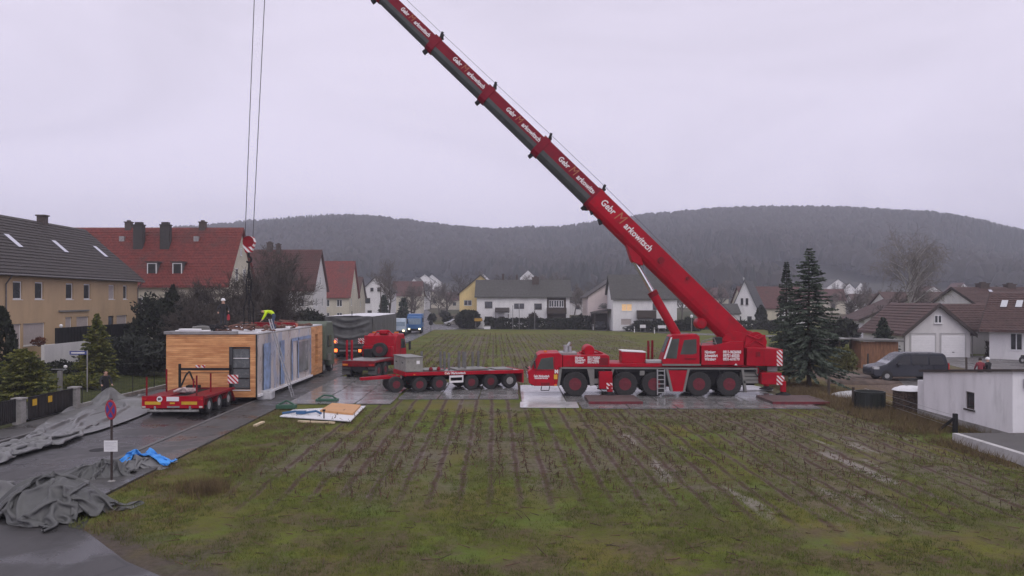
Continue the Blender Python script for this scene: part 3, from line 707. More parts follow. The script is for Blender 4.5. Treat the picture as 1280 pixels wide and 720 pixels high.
mb = MB(); mb.box(4.4, 5.5, -.04, -.003, .2, 2.3); mb.build('door', WOODD, hd)
# pale pink house and its neighbour under the grey roof
hp, rp = house('pink_house', 'pale pink gabled house with a carport, half hidden by grey-roofed house', 'house', (14.6, 154, 0), 0, 12, 12, 6.2, 10.2, 'y', PL_PINK, T_DARK,
    [('f', 2.2, 1.2, 1.3, 1.2, 'two')], gwins=[('f', 4.0, 7.0, .9, 1.2, 'darkframe')], over=.5)
mb = MB(); c0 = (3.1, -.03, 4.0)
for k in range(9):
    a = R(20 + 17.5*k); mb.bar((c0[0], -.03, c0[2]), (c0[0] + 1.1*math.cos(a), -.03, c0[2] + 1.0*math.sin(a)), .04, .16)
mb.bar((1.9, -.03, 3.95), (4.3, -.03, 3.95), .04, .12); mb.build('fan_ornament', LGREY, hp)
cp = thing('carport', 'dark open carport leaning on the pale pink house', 'carport', (15.0, 147.4, 0))
mb = MB(); mb.prism([(0, 3.0), (4.8, 3.9), (4.8, 4.15), (0, 3.25)], 'y', 0, 6.2); mb.build('roof', T_DARK, cp)
for x in (.15, 4.6): MB().box(x, x+.15, .1, .25, 0, 2.98 + x*.19).build('post', WOODD, cp)
MB().box(.1, 4.7, 6.0, 6.12, 0, 3.0).build('back_wall', WOODD, cp)
hg, rgf = house('grey_roof_house', 'white two-storey house with large grey roof right of pink house', 'house', (18.3, 145, 0), 0, 11.6, 9.5, 6.05, 10.1, 'x', PL_WHITE, T_GREY,
    [('f', 2.5, 3.55, 1.9, 1.3, 'lit'), ('f', 2.4, 1.0, 2.0, 1.15, 'shutter'), ('f', 8.0, 1.0, 1.6, 1.2, 'darkframe'), ('f', 8.0, 3.8, 1.6, 1.2, 'darkframe')], over=.55)
mb = MB(); mb.box(4.3, 7.6, -1.5, -1.4, 2.3, 3.7); mb.box(4.3, 7.6, -1.4, -.005, 2.2, 2.32); mb.box(4.3, 4.4, -1.4, -.005, 2.32, 3.7); mb.box(7.5, 7.6, -1.4, -.005, 2.32, 3.7); mb.build('balcony', WOODD, hg)
for x in (4.3, 7.48): MB().box(x, x+.12, -1.5, -1.38, 0, 2.2).build('post', WOODD, hg)
# behind the boom foot: steep white gable, low annex, red roofs
hs, rs = house('gabled_house', 'tall narrow white house with very steep black roof behind the boom', 'house', (45.3, 165, 0), R(-28), 5.2, 8, 3.6, 9.4, 'y', PL_WHITE, T_BLACK,
    [('f', 1.5, .8, .9, 1.4, 'darkframe'), ('f', 3.6, .8, .9, 1.4, 'darkframe')], gwins=[('f', 2.1, 4.6, .5, 1.3, 'darkframe'), ('f', 3.1, 4.6, .5, 1.3, 'darkframe')], over=.35)
house('annex', 'low pale annex with flat grey roof in front of steep white house', 'house', (38.8, 158, 0), 0, 6.2, 5, 2.9, 4.6, 'x', PL_GREY, T_GREY, [('f', 1.5, 1, 1.2, 1.1, 'two')], over=.3)
house('red_roof_house', 'house under a broad dull red roof behind the smaller spruce', 'house', (52, 178, 0), R(4), 14, 10, 3.9, 8.4, 'x', PL_CREAM, T_DRED, [('f', 3, 1, 1.2, 1.2, 'two'), ('f', 9, 1, 1.2, 1.2, 'two')])
house('white_cottage', 'small white cottage wedge between red roof and spruces', 'house', (54.6, 164, 0), R(-35), 4.4, 6, 2.6, 6.4, 'y', PL_WHITE, T_DRED, [], over=.25)
house('brown_roof_bungalow', 'low white bungalow with dark gable and brown roof behind the wooden shed', 'house', (51.5, 117, 0), R(-12), 11.5, 12, 2.9, 5.6, 'y', PL_WHITE, T_BROWN,
    [('f', 2.2, .8, 1.6, 1.3, 'darkframe'), ('f', 6, .8, 1.4, 1.3, 'two')], over=.9, verge=ROOFEDGE)
mb = MB()
house('long_brown_house', 'long low house with dull brown roof behind the birch', 'house', (66, 138, 0), R(5), 17, 9, 4.0, 6.8, 'x', PL_GREY, T_BROWN, [('f', 3, 1.4, 1.4, 1.2, 'two'), ('f', 8, 1.4, 1.4, 1.2, 'two'), ('f', 12, 1.4, 1.4, 1.2, 'two')])
# double garage and the brown-roofed houses at the right edge
ga, gr = house('double_garage', 'pale grey gabled double garage with two white doors', 'garage', (38.35, 78, 0), R(1), 6.4, 9, 2.45, 5.1, 'y', PL_GREY, T_BROWN, [], gwins=[('f', 3.2, 3.35, .75, .8, 'two')], over=.45, verge=ROOFEDGE)
for u in (1.72, 4.68):
    mb = MB()
    for k in range(9): mb.box(u-1.15, u+1.15, -.055 + .006*(k % 2), -.004, .04 + k*.235, .04 + (k+1)*.235 - .012)
    d_ = mb.build('garage_door', WHITE, ga); MB().box(u-.1, u+.1, -.09, -.056, .5, .56).build('handle', DARK, d_)
for u in (-.14, 6.54): MB().tube((u, -.1, 0), (u, -.1, 2.2), .06).build('downpipe', ZINC, ga)
for u in (1.72, 4.68):
    mb = MB(); mb.box(u-1.29, u-1.155, -.05, -.003, 0, 2.3); mb.box(u+1.155, u+1.29, -.05, -.003, 0, 2.3); mb.box(u-1.29, u+1.29, -.05, -.003, 2.302, 2.42); mb.build('door_frame', mat('garage_door_frame', (0.42, 0.41, 0.41), 0.6, 0, 0.05), ga)
hc, rc_ = house('connecting_wing', 'low wing with dull brown roof between garage and entrance', 'house', (44.6, 83, 0), R(1), 8, 6.6, 2.6, 5.0, 'x', PL_GREY, T_BROWN, [], over=.4)
hm, rm = house('brown_roof_house', 'white house with sweeping brown tiled roof and skylights at right edge', 'house', (45.7, 76.6, 0), R(-40), 15, 10.5, 3.1, 6.2, 'x', PL_WHITE, T_BROWN,
    [('f', 2.2, .9, 1.0, 1.6, 'two')], over=.9, verge=ROOFEDGE)
for u in (.5, 1.75):
    sl = 3.1/5.25; v0, v1 = 2.6, 3.7
    skylight(rm, [(u, v0, 3.1+v0*sl+.24), (u+.55, v0, 3.1+v0*sl+.24), (u+.55, v1, 3.1+v1*sl+.24), (u, v1, 3.1+v1*sl+.24)])
hz_, rz_ = house('dormer_house', 'house with long brown roof and white left gable above the garage', 'house', (60.5, 104, 0), R(8), 22, 9, 5.0, 7.15, 'x', PL_WHITE, T_BROWN,
    [('f', 2.3, 3.4, .9, 1.2, 'darkframe'), ('f', 3.6, 3.4, .9, 1.2, 'darkframe')], over=.4, chimneys=[(4.3, 4.5, 1.3, 7.75), (8.4, 4.5, 1.2, 7.65)], verge=ROOFEDGE)
skylight(rz_, [(4.0, 2.8, 6.62), (4.5, 2.8, 6.62), (4.7, 3.4, 6.9), (4.2, 3.4, 6.9)])
# white utility building at the right edge of the field
ub = thing('utility_building', 'small white rendered building with sloping flat roof at right edge', 'building', (20.15, 32.2, 0))
mb = MB(); prof = [(0, -.3), (0, 2.76), (7.0, 2.12), (7.0, 1.85), (7.35, 1.85), (7.35, -.3)]
oz0, oz1, oy0, oy1 = .86, 1.62, 2.66, 3.34
zt = lambda y: 2.76 - y*.64/7
mb.quad((0, 0, -.3), (0, oy0, -.3), (0, oy0, zt(oy0)), (0, 0, 2.76)); mb.quad((0, oy1, -.3), (0, 7.0, -.3), (0, 7.0, zt(7.0)), (0, oy1, zt(oy1)))
mb.quad((0, oy0, -.3), (0, oy1, -.3), (0, oy1, oz0), (0, oy0, oz0)); mb.quad((0, oy0, oz1), (0, oy1, oz1), (0, oy1, zt(oy1)), (0, oy0, zt(oy0)))
for a, b_ in (((oy0, oz0), (oy0, oz1)), ((oy1, oz1), (oy1, oz0)), ((oy0, oz1), (oy1, oz1)), ((oy1, oz0), (oy0, oz0))): mb.quad((0, *a), (0, *b_), (.2, *b_), (.2, *a))
mb.quad((.2, oy0, oz0), (.2, oy1, oz0), (.2, oy1, oz1), (.2, oy0, oz1))
mb.quad((0, 0, -.3), (6, 0, -.3), (6, 0, 2.76), (0, 0, 2.76)); mb.quad((0, 7.0, -.3), (6, 7.0, -.3), (6, 7.0, zt(7)), (0, 7.0, zt(7))); mb.quad((6, 0, -.3), (6, 7, -.3), (6, 7, zt(7)), (6, 0, 2.76))
mb.box(-.02, 1.2, 7.01, 7.5, -.3, 1.7)
mb.build('wall', plaster('bright_white_render', (0.82, 0.81, 0.83), 0.55), ub)
mb = MB(); mb.prism([(-.16, 2.80), (7.16, 2.13), (7.16, 2.23), (-.16, 2.90)], 'x', -.13, 6.2); mb.build('roof', ROOFEDGE, ub)
mb = MB(); mb.box(-.035, -.003, -.03, 7.45, -.3, .28); mb.box(-.035, 6, -.035, -.003, -.3, .28); mb.build('base_course', CONC, ub)
o = window(ub, 'l', 3.0, .86, .68, .76, 'darkframe', depth=.09); mb = MB(); mb.box(-.07, -.003, 2.6, 3.4, .78, .855); mb.build('sill', CONC, ub)
mb = MB(); mb.box(.55, 1.6, -.05, -.003, .02, 2.05); dd = mb.build('door', GREY, ub); MB().box(.65, .7, -.1, -.052, 1.0, 1.12).build('handle', DARK, dd)
mb = MB(); mb.box(.45, 3.6, -.14, -.003, 2.12, 2.5); mb.build('lintel', DARK, ub)
mb = MB(); mb.box(17.5, 17.75, 20, 31.8, -.3, .38, 0); tag(mb.build('retaining_wall', mat('stained_whitewash', (0.50, 0.49, 0.49), 0.9, 0, 0.1, 1.2, dirt=0.8, dirtcol=(0.28, 0.27, 0.26), bump=0.3)), 'stained white low retaining wall in front of the white building', 'wall')
mb = MB(); mb.box(17.76, 26, 20, 31.8, 0.02, .385); tag(mb.build('terrace', mat('dark_wet_concrete', (.085, .08, .078), .6, 0, .25, 1.5)), kind='structure')
# ------------------------------------------------------------------ vegetation
def leafmat(name, a, b_, sc=1.5, c_=None):
    if name in MATS: return MATS[name]
    m, n, b = newmat(name); v = n.obj()
    c = n.mix(n.ramp(n.noise(v, sc, 3), 0.35, 0.65), a, b_)
    if c_: c = n.mix(n.ramp(n.noise(v, sc*4, 2), 0.55, 0.7), c, c_)
    n.put(b.inputs['Base Color'], c); b.inputs['Roughness'].default_value = 0.75; b.inputs['Specular IOR Level'].default_value = 0.25
    MATS[name] = m; return m
BARK = mat('grey_brown_bark', (0.075, 0.060, 0.050), 0.9, 0, 0.3, 4, bump=0.5, bscale=12, stretch=(1, 1, .3))
TWIG = mat('dark_twigs', (0.078, 0.065, 0.056), 0.9, 0, 0.25, 1)
TWIGP = mat('pale_twigs', (0.125, 0.105, 0.090), 0.9, 0, 0.25, 1)
BIRCHB = mat('birch_bark', (0.50, 0.48, 0.46), 0.8, 0, 0.3, 2.5, dirt=0.9, dirtcol=(0.06, 0.055, 0.05), stretch=(1, 1, 3))
SPRUCE = leafmat('spruce_needles', (0.040, 0.058, 0.042), (0.120, 0.150, 0.112), 1.8)
FIRG = leafmat('fir_needles', (0.030, 0.042, 0.030), (0.065, 0.082, 0.060), 1.2)
THUJA = leafmat('thuja_leaves', (0.016, 0.020, 0.013), (0.026, 0.032, 0.019), 2)
GOLD = leafmat('golden_conifer_leaves', (0.060, 0.078, 0.022), (0.165, 0.170, 0.036), 2.2, (0.25, 0.23, 0.045))
JUNI = leafmat('juniper_leaves', (0.028, 0.034, 0.028), (0.050, 0.056, 0.046), 1.5)
HEDGE = leafmat('hedge_leaves', (0.018, 0.022, 0.015), (0.034, 0.038, 0.024), 1.5)
BROWNHEDGE = leafmat('brown_hedge_twigs', (0.040, 0.032, 0.026), (0.064, 0.052, 0.042), 1.5)
YBUSH = leafmat('yellow_green_leaves', (0.10, 0.11, 0.035), (0.15, 0.145, 0.05), 2)

def rdir(g, k):
    d = g.normal(size=(k, 3)); return d / np.linalg.norm(d, axis=1, keepdims=True)
def perp(D, g):
    U = np.cross(D, rdir(g, len(D))); return U / (np.linalg.norm(U, axis=1, keepdims=True) + 1e-9)

def bare_tree(name, label, cat, loc, h, spread, seed, r0=None, levels=5, twig=TWIG, bark=BARK, up=0.35, droop=0.0, group=None, stems=1, first=0.22, nchild=(7, 6, 5, 4), twr=1.0):
    g = random.Random(seed); segs = []; r0 = r0 or h*0.018
    def grow(p, d, L, r, lv):
        k = max(2, 5 - lv); pts = [p]; dd = d.copy()
        for i in range(k):
            dd = (dd + Vector((g.gauss(0, .13), g.gauss(0, .13), g.gauss(0, .06) + (up*.25 if lv else .05) - droop*lv*.12))).normalized()
            q = pts[-1] + dd * (L/k); segs.append((*pts[-1], *q, r*(1 - .65*i/k), r*(1 - .65*(i+1)/k), lv)); pts.append(q)
        if lv >= levels - 1: return
        m = nchild[min(lv, len(nchild)-1)]
        for j in range(m):
            t = (first if lv == 0 else .25) + (1 - (first if lv == 0 else .25)) * (j + g.random()*.8) / m
            i = min(k-1, int(t*k)); b_ = pts[i].lerp(pts[i+1], t*k - i)
            base_d = (pts[i+1]-pts[i]).normalized(); a = g.random()*6.283
            o = base_d.orthogonal().normalized(); o2 = base_d.cross(o); side = o*math.cos(a) + o2*math.sin(a)
            ang = R(g.uniform(32, 58)); nd = base_d*math.cos(ang) + side*math.sin(ang); nd.x *= spread; nd.y *= spread
            nd = (nd + Vector((0, 0, up*.4))).normalized()
            grow(b_, nd, L*g.uniform(.42, .62)*(1.12 - .45*t if lv == 0 else 1), max(r*(1 - .65*t)*.55, .006), lv+1)
    for s_ in range(stems):
        d0 = Vector((g.gauss(0, .05), g.gauss(0, .05), 1)) if stems == 1 else Vector((math.cos(2.1*s_)*.35, math.sin(2.1*s_)*.35, 1))
        grow(Vector((0.12*s_, 0, -.1)), d0.normalized(), h*.72, r0*(1 if s_ == 0 else .8), 0)
    A = np.array([q[:8] for q in segs]); lv = np.array([q[8] for q in segs])
    o = thing(name, label, cat, loc, 0, group)
    thick = lv <= 1
    V, Fc = segtubes(A[thick], 6); npobj('trunk', V, Fc, bark, o, sm=True)
    B = A[~thick].copy(); B[:, 6:8] = np.maximum(B[:, 6:8]*twr, 0.009*twr); V, Fc = segtubes(B, 3); npobj('crown', V, Fc, twig, o)
    return o

def conifer(name, label, loc, h, r, seed, leaf, dens=1.0, group=None, droop=0.35, power=0.85, skirt=0.06, size=1.0, cat='tree', ragged=0.25):
    g = np.random.default_rng(seed); o = thing(name, label, cat, loc, 0, group)
    mb = MB(); mb.tube((0, 0, -.15), (0, 0, h*.97), max(.05, h*.019), .012, 8); mb.build('trunk', BARK, o, sm=True)
    C, D, U, L, Wd = [], [], [], [], []; segs = []
    z = h*skirt
    while z < h*.985:
        t = z/h; br = r*(1-t)**power*(0.25 + .75*min(1, t/.12 + .4)) + .05*size; nb = max(4, int((6 + 7*(1-t))*dens)); a0 = g.uniform(0, 6.28)
        for k in range(nb):
            a = a0 + 2*PI*k/nb + g.normal()*.2; ln = br*g.uniform(1-ragged*1.6, 1+ragged*.5); dz = -droop*ln*.55 + g.normal()*.06*ln + (.45*(t-.45)*ln)
            e = np.array([math.cos(a)*ln, math.sin(a)*ln, dz]); p0 = np.array([0, 0, z]); ed = e/np.linalg.norm(e); sd = np.array([-math.sin(a), math.cos(a), 0])
            segs.append((*p0, *(p0+e), .018*size, .006))
            ns = max(3, int(ln/(.13*size)*dens))
            for q in range(ns):
                s_ = .18 + .82*(q+g.uniform(0, .9))/ns; p = p0 + e*s_ + np.array([0, 0, -.10*ln*s_*s_ + .16*ln*s_*(s_-.3)])
                wd = .38*size*(1 - .55*s_)*min(1, .4 + ln)
                for sgn in (-1, 1):
                    dd = ed*.75 + sd*sgn*g.uniform(.4, 1.0) + np.array([0, 0, g.uniform(-.5, .12)]); dd /= np.linalg.norm(dd)
                    C.append(p + dd*wd*.5); D.append(dd); L.append(wd*g.uniform(.5, .95)); Wd.append(.085*size*g.uniform(.7, 1.4))
        z += max(.10*size, h*.028*(1.1-.5*t))
    C = np.array(C); D = np.array(D); U = perp(D, g)
    V, Fc = cards(C, D, U, L, Wd); V2, F2 = segtubes(segs, 3)
    npobj('crown', np.concatenate([V, V2]), np.concatenate([Fc, F2 + len(V)]), leaf, o)
    return o

def shrub(name, label, loc, rx_, ry_, h, seed, leaf, n=2500, size=.12, cat='shrub', group=None, shape='dome', elong=1.6, lump=.3, rz=0):
    g = np.random.default_rng(seed); o = thing(name, label, cat, loc, rz, group)
    u = rdir(g, n); rad = g.uniform(.35, 1, n)**.45
    off = g.uniform(0, 50)
    lum = np.array([1 + lump*mnoise.noise((q[0]*1.8+off, q[1]*1.8, q[2]*1.8)) + lump*.5*mnoise.noise((q[0]*5, q[1]*5+off, q[2]*5)) for q in u])
    rad = rad*lum
    if shape == 'dome': Pp = np.stack([u[:, 0]*rx_*rad, u[:, 1]*ry_*rad, h*.48 + u[:, 2]*h*.52*rad], 1)
    elif shape == 'cone':
        zz = g.uniform(0, 1, n)**1.25; a = g.uniform(0, 6.283, n); rr = (1-zz)**.8*np.sqrt(g.uniform(.25, 1, n))*lum*(.55+.45*np.minimum(1, zz*6))
        Pp = np.stack([np.cos(a)*rr*rx_, np.sin(a)*rr*ry_, zz*h], 1)
    elif shape == 'column':
        zz = g.uniform(0, 1, n); a = g.uniform(0, 6.283, n); rr = np.sqrt(g.uniform(.4, 1, n))*lum*np.minimum(1, (1-zz)*2.6)**.6*(.8+.2*np.minimum(1, zz*4))
        Pp = np.stack([np.cos(a)*rr*rx_, np.sin(a)*rr*ry_, zz*h], 1)
    else:
        q = g.uniform(-1, 1, (n, 3)); k = g.integers(0, 3, n); q[np.arange(n), k] = np.sign(q[np.arange(n), k])*g.uniform(.75, 1.05, n)
        Pp = np.stack([q[:, 0]*rx_, q[:, 1]*ry_, h*.5 + q[:, 2]*h*.5], 1)
        Pp += .10*g.normal(size=(n, 3))
    Pp[:, 2] = np.maximum(Pp[:, 2], .03)
    ctr = np.array([0, 0, h*.3]); D = Pp - ctr; D /= np.linalg.norm(D, axis=1, keepdims=True)+1e-6
    D = D*.8 + rdir(g, n)*.9 + np.array([0, 0, .25]); D /= np.linalg.norm(D, axis=1, keepdims=True)
    s_ = size*g.uniform(.6, 1.4, n); V, Fc = cards(Pp, D, perp(D, g), s_*elong*.6, s_*.5)
    npobj('crown', V, Fc, leaf, o)
    segs = []
    for k in range(9):
        q = Pp[g.integers(0, n)]; b0 = np.array([g.normal()*.06, g.normal()*.06, -.05]) if shape != 'box' else np.array([q[0], q[1]*.5, -.05])
        segs.append((*b0, *(b0*.4+q*.6), .03, .012))
    V, Fc = segtubes(segs, 4); npobj('stem', V, Fc, BARK, o)
    return o
def ground_at(px, py, z=0): v = G(px, py, z); return (v.x, v.y, Hgt(v.x, v.y))

# two spruces by the crane, further conifers
conifer('spruce_tree', 'tall blue-grey spruce standing just right of the crane', (19.3, 52.0, 0), 9.2, 3.0, 11, SPRUCE, 1.15, size=.78, ragged=.45, droop=.28, skirt=.13, power=.8)
conifer('spruce_tree', 'darker spruce with layered branches behind the taller spruce', (22.3, 65, 0), 8.8, 1.65, 12, FIRG, .75, droop=.1, ragged=.2)
conifer('young_spruce', 'small dark spruce between wooden shed and garage', (33.4, 72, 0), 4.1, 1.9, 13, FIRG, .8, droop=.3)
bare_tree('birch_tree', 'tall bare birch with white trunk and drooping twigs behind the bungalow', 'tree', (54.0, 109, 0), 15.2, .58, 5, .24, 5, mat('birch_twigs', (0.19, 0.17, 0.155), 0.9, 0, 0.25, 1), BIRCHB, up=.22, droop=.9, first=.36, nchild=(20, 7, 5, 3), twr=1.6)
bare_tree('bare_tree', 'dark bare tree with low spreading crown in front of the bungalow', 'tree', (48.3, 101, 0), 7.0, 1.2, 6, .16, 5, TWIG, up=.3, nchild=(9, 7, 5, 4), twr=1.3)
# left: roadside trees in front of the apartment rows
bare_tree('bare_tree', 'large bare roadside tree in front of weathered red roof', 'tree', (-23.6, 79, 0), 11.0, 1.25, 21, .22, 5, TWIG, up=.4, first=.12, nchild=(15, 8, 7, 6), twr=1.3)
bare_tree('bare_tree', 'bare tree close behind the wooden module, thick stems by the hook chains', 'tree', (-22.4, 72, 0), 8.4, 1.1, 22, .20, 5, TWIG, up=.5, stems=3, first=.15, nchild=(9, 7, 6, 5), twr=1.6)
bare_tree('bare_tree', 'many-stemmed leafless tree between dark conifer and white-helmeted worker', 'tree', (-26.6, 70, .3), 7.4, 1.3, 23, .14, 5, TWIG, up=.3, stems=3, first=.1, nchild=(10, 7, 6, 6), twr=1.7)
bare_tree('bare_tree', 'broad brown leafless bush-like tree behind the roof of the module', 'tree', (-24.6, 66, .2), 6.2, 1.45, 24, .12, 5, TWIG, up=.25, stems=3, first=.1, nchild=(10, 7, 6, 6), twr=1.7)
bare_tree('bare_tree', 'small leafless tree at far end of the beige house', 'tree', (-33.8, 79, .8), 6.6, 1.2, 25, .12, 5, TWIG, up=.35, stems=2, first=.1, nchild=(9, 7, 6, 5), twr=1.6)
shrub('conifer_shrub', 'tall blackish conifer shrub left of the wooden module', (-28.2, 66.5, .4), 1.9, 1.9, 6.4, 31, THUJA, 4200, .2, shape='cone', lump=.35)
shrub('conifer_shrub', 'dense dark evergreen mass behind the module roof edge', (-29.8, 69.5, .5), 3.4, 2.4, 5.6, 32, THUJA, 8000, .2, lump=.4)
shrub('hedge', 'dark brown leafless hedge behind the module and its workers', (-25.3, 75, 0), 5.0, 1.4, 5.6, 33, BROWNHEDGE, 15000, .15, cat='hedge', shape='dome', lump=.5, elong=6)
shrub('hedge', 'dark rounded hedge below the smaller red roof', (-24.8, 96, 0), 3.4, 1.6, 4.6, 34, HEDGE, 4500, .22, cat='hedge', lump=.35)
shrub('hedge', 'evergreen hedge along the road behind the weathered red roof house', (-27.5, 88, 0), 2.6, 1.5, 3.6, 35, HEDGE, 3500, .2, cat='hedge', lump=.35)
bare_tree('bare_tree', 'tall bare tree beside the white gabled house down the street', 'tree', (-28.5, 185, .3), 13.6, .9, 26, .26, 5, TWIGP, up=.45, nchild=(11, 7, 5, 4), twr=2.0)
bare_tree('bare_tree', 'wide bare tree overhanging the street behind the blue lorries', 'tree', (-22.5, 178, .2), 9.0, 1.1, 27, .2, 5, TWIGP, up=.35, nchild=(9, 6, 5, 4), twr=2.0)
# beige house garden
shrub('thuja_column', 'dark slender clipped thuja at the very left edge', (-28.7, 45.0, .35), .75, .75, 4.9, 41, THUJA, 3600, .13, shape='column', lump=.1)
conifer('golden_conifer', 'upright yellow-green conifer in front of the garden wall', (-27.6, 53.2, .35), 4.4, 1.55, 42, GOLD, 1.0, size=.8, droop=-.15, ragged=.35, skirt=.03)
conifer('golden_conifer', 'bushy yellow-tipped conifer beside the clipped thuja', (-26.7, 43.7, .25), 2.7, 1.75, 43, GOLD, 1.25, size=.75, droop=-.25, ragged=.4, skirt=.03, power=.6)
shrub('juniper', 'wide flat-topped grey juniper between golden conifer and module', (-27.2, 57.5, .35), 3.2, 1.7, 2.5, 44, JUNI, 6500, .15, lump=.45, elong=2.2)
shrub('low_shrub', 'low dark shrub at the foot of the garden wall', (-30.3, 54.5, .5), 2.4, .8, 1.0, 45, HEDGE, 1800, .12, lump=.4)
shrub('low_shrub', 'small green shrub on lawn behind the garden lamp', (-26.2, 49.0, .25), 1.5, .8, .85, 46, GOLD, 1200, .11, lump=.4)
shrub('potted_flowers', 'reddish flowers in a box at the ground-floor window of the beige house', (-37.0, 62.6, 2.05), .35, .8, .7, 47, leafmat('rusty_leaves', (0.11, 0.035, 0.02), (0.16, 0.06, 0.03)), 350, .1, cat='flowers', rz=0)
# hedges and bushes across the field
shrub('hedge', 'long dark clipped hedge in front of the white duplex', (3.6, 153.6, 0), 8.3, .8, 1.9, 51, HEDGE, 5200, .3, cat='hedge', shape='box')
shrub('hedge', 'dark clipped hedge continuing right of the duplex hedge to pink house', (13.2, 153.4, 0), 1.6, .9, 2.3, 52, HEDGE, 1500, .3, cat='hedge', shape='box')
shrub('round_bush', 'large dome-shaped evergreen bush at the junction before the yellow house', (-8.6, 156.5, 0), 2.6, 2.2, 3.6, 53, HEDGE, 3800, .28, cat='bush', lump=.12)
shrub('small_bush', 'small round leafless bush against the white duplex wall', (4.2, 155.6, 0), 1.0, .8, 3.1, 54, BROWNHEDGE, 900, .22, cat='bush', lump=.3, elong=2.5)
shrub('hedge', 'dark board-like hedge below the boom, with white plates in front', (27.5, 142, 0), 5.5, .7, 1.7, 55, HEDGE, 3600, .28, cat='hedge', shape='box')
shrub('hedge', 'long dark hedge behind the meadow right of the boom', (41.0, 150.5, 0), 11.0, .9, 1.5, 56, HEDGE, 5200, .32, cat='hedge', shape='box')
shrub('yellow_bush', 'bright yellow-green bush beside the dug-over soil', (25.6, 62, 0), 1.1, 1.0, 2.0, 57, YBUSH, 1500, .11, cat='bush', lump=.35, elong=2.4)
shrub('dark_bush', 'dark evergreen bush between spruce and wooden shed', (27.0, 70, 0), 1.6, 1.4, 2.8, 58, FIRG, 2400, .17, cat='bush', lump=.4)
shrub('thuja_column', 'short dark thuja in front of bungalow wall', (50.5, 108.5, 0), .75, .7, 3.0, 59, THUJA, 1200, .2, shape='column', lump=.1)
shrub('thuja_column', 'dark thuja beside the white cottage', (48.9, 157, 0), 1.1, 1.0, 4.4, 60, THUJA, 1500, .3, shape='column', lump=.15)
conifer('street_conifer', 'dark conifer behind the blue lorries at the kerb', (-21.4, 158, .1), 6.0, 2.2, 61, FIRG, .55, size=2.0)
conifer('street_conifer', 'dark slim conifer left of the street, below the tall bare tree', (-26.6, 166, .1), 6.6, 2.0, 62, FIRG, .55, size=2.0)
shrub('plants_by_entrance', 'tangle of bare climbers and pot plants at the brown-roof entrance', (46.9, 77.2, 0), .9, .4, 1.5, 63, BROWNHEDGE, 500, .13, cat='plants', shape='box', elong=4)

# village trees behind the houses: each its own thing, sharing a few meshes
src = [bare_tree('bare_tree', 'x', 'tree', (0, 0, 0), 9, 1.1, 70 + k, .18, 4, TWIG if k % 2 else TWIGP, up=.35, nchild=(10, 8, 7), twr=3.0) for k in range(3)]
vt = [(517, 352, 205), (548, 356, 240), (560, 350, 215), (618, 345, 235), (632, 340, 260), (655, 340, 250), (672, 338, 270), (700, 342, 255), (718, 352, 240), (728, 356, 200),
      (575, 340, 290), (596, 335, 320), (538, 347, 300), (742, 350, 265), (852, 352, 205), (868, 350, 235), (885, 356, 250), (900, 352, 290), (938, 348, 195), (948, 356, 230), (975, 352, 240),
      (1040, 362, 215), (1064, 360, 150), (1080, 358, 180), (1100, 356, 160), (1148, 354, 140), (1160, 362, 170), (1178, 360, 190), (1015, 358, 260), (1210, 352, 170), (1246, 350, 150), (1050, 352, 330), (1085, 350, 300), (905, 346, 350), (760, 346, 320), (690, 336, 350)]
first = [True]*3
def near_house(px):
    return 'behind the blue lorries' if px < 580 else 'behind the yellow and white houses' if px < 720 else 'behind the pink and grey-roof houses' if px < 880 else 'around the steep white house and spruces' if px < 1030 else 'behind the bungalow and garage'
for i, (px, py, Y) in enumerate(vt):
    k = i % 3; o = src[k] if first[k] else copy_tree(src[k]); first[k] = False
    top = H + (HOR-py)/F*Y; x = (px-640)/F*Y; gz_ = Hgt(x, Y); s_ = max(.5, (top-gz_)/9.3)
    o.location = (x, Y, gz_); o.scale = (s_*1.1, s_*1.1, s_); o.rotation_euler = (0, 0, rnd.uniform(0, 6))
    tag(o, 'hazy leafless tree ' + near_house(px), 'tree', 'leafless village trees ' + near_house(px))
srcc = shrub('evergreen_bush', 'x', (0, 0, 0), 1.6, 1.4, 3.0, 90, HEDGE, 700, .42, lump=.4, cat='bush')
vb = [(500, 392, 165), (486, 396, 150), (540, 392, 190), (556, 388, 215), (604, 386, 190), (722, 396, 165), (730, 392, 172), (862, 396, 160), (880, 398, 168), (948, 400, 160), (965, 402, 140), (1040, 402, 95), (1058, 398, 108), (1108, 400, 104), (1122, 404, 92), (988, 408, 110), (1000, 412, 96), (560, 392, 180)]
for i, (px, py, Y) in enumerate(vb):
    o = srcc if i == 0 else copy_tree(srcc); x = (px-640)/F*Y; gz_ = Hgt(x, Y); top = H + (HOR-py)/F*Y; s_ = max(.45, (top-gz_)/3.1)
    o.location = (x, Y, gz_); o.scale = (s_*1.25, s_*1.1, s_); o.rotation_euler = (0, 0, rnd.uniform(0, 6))
    tag(o, 'dark evergreen garden bush ' + near_house(px), 'bush', 'garden bushes ' + near_house(px))
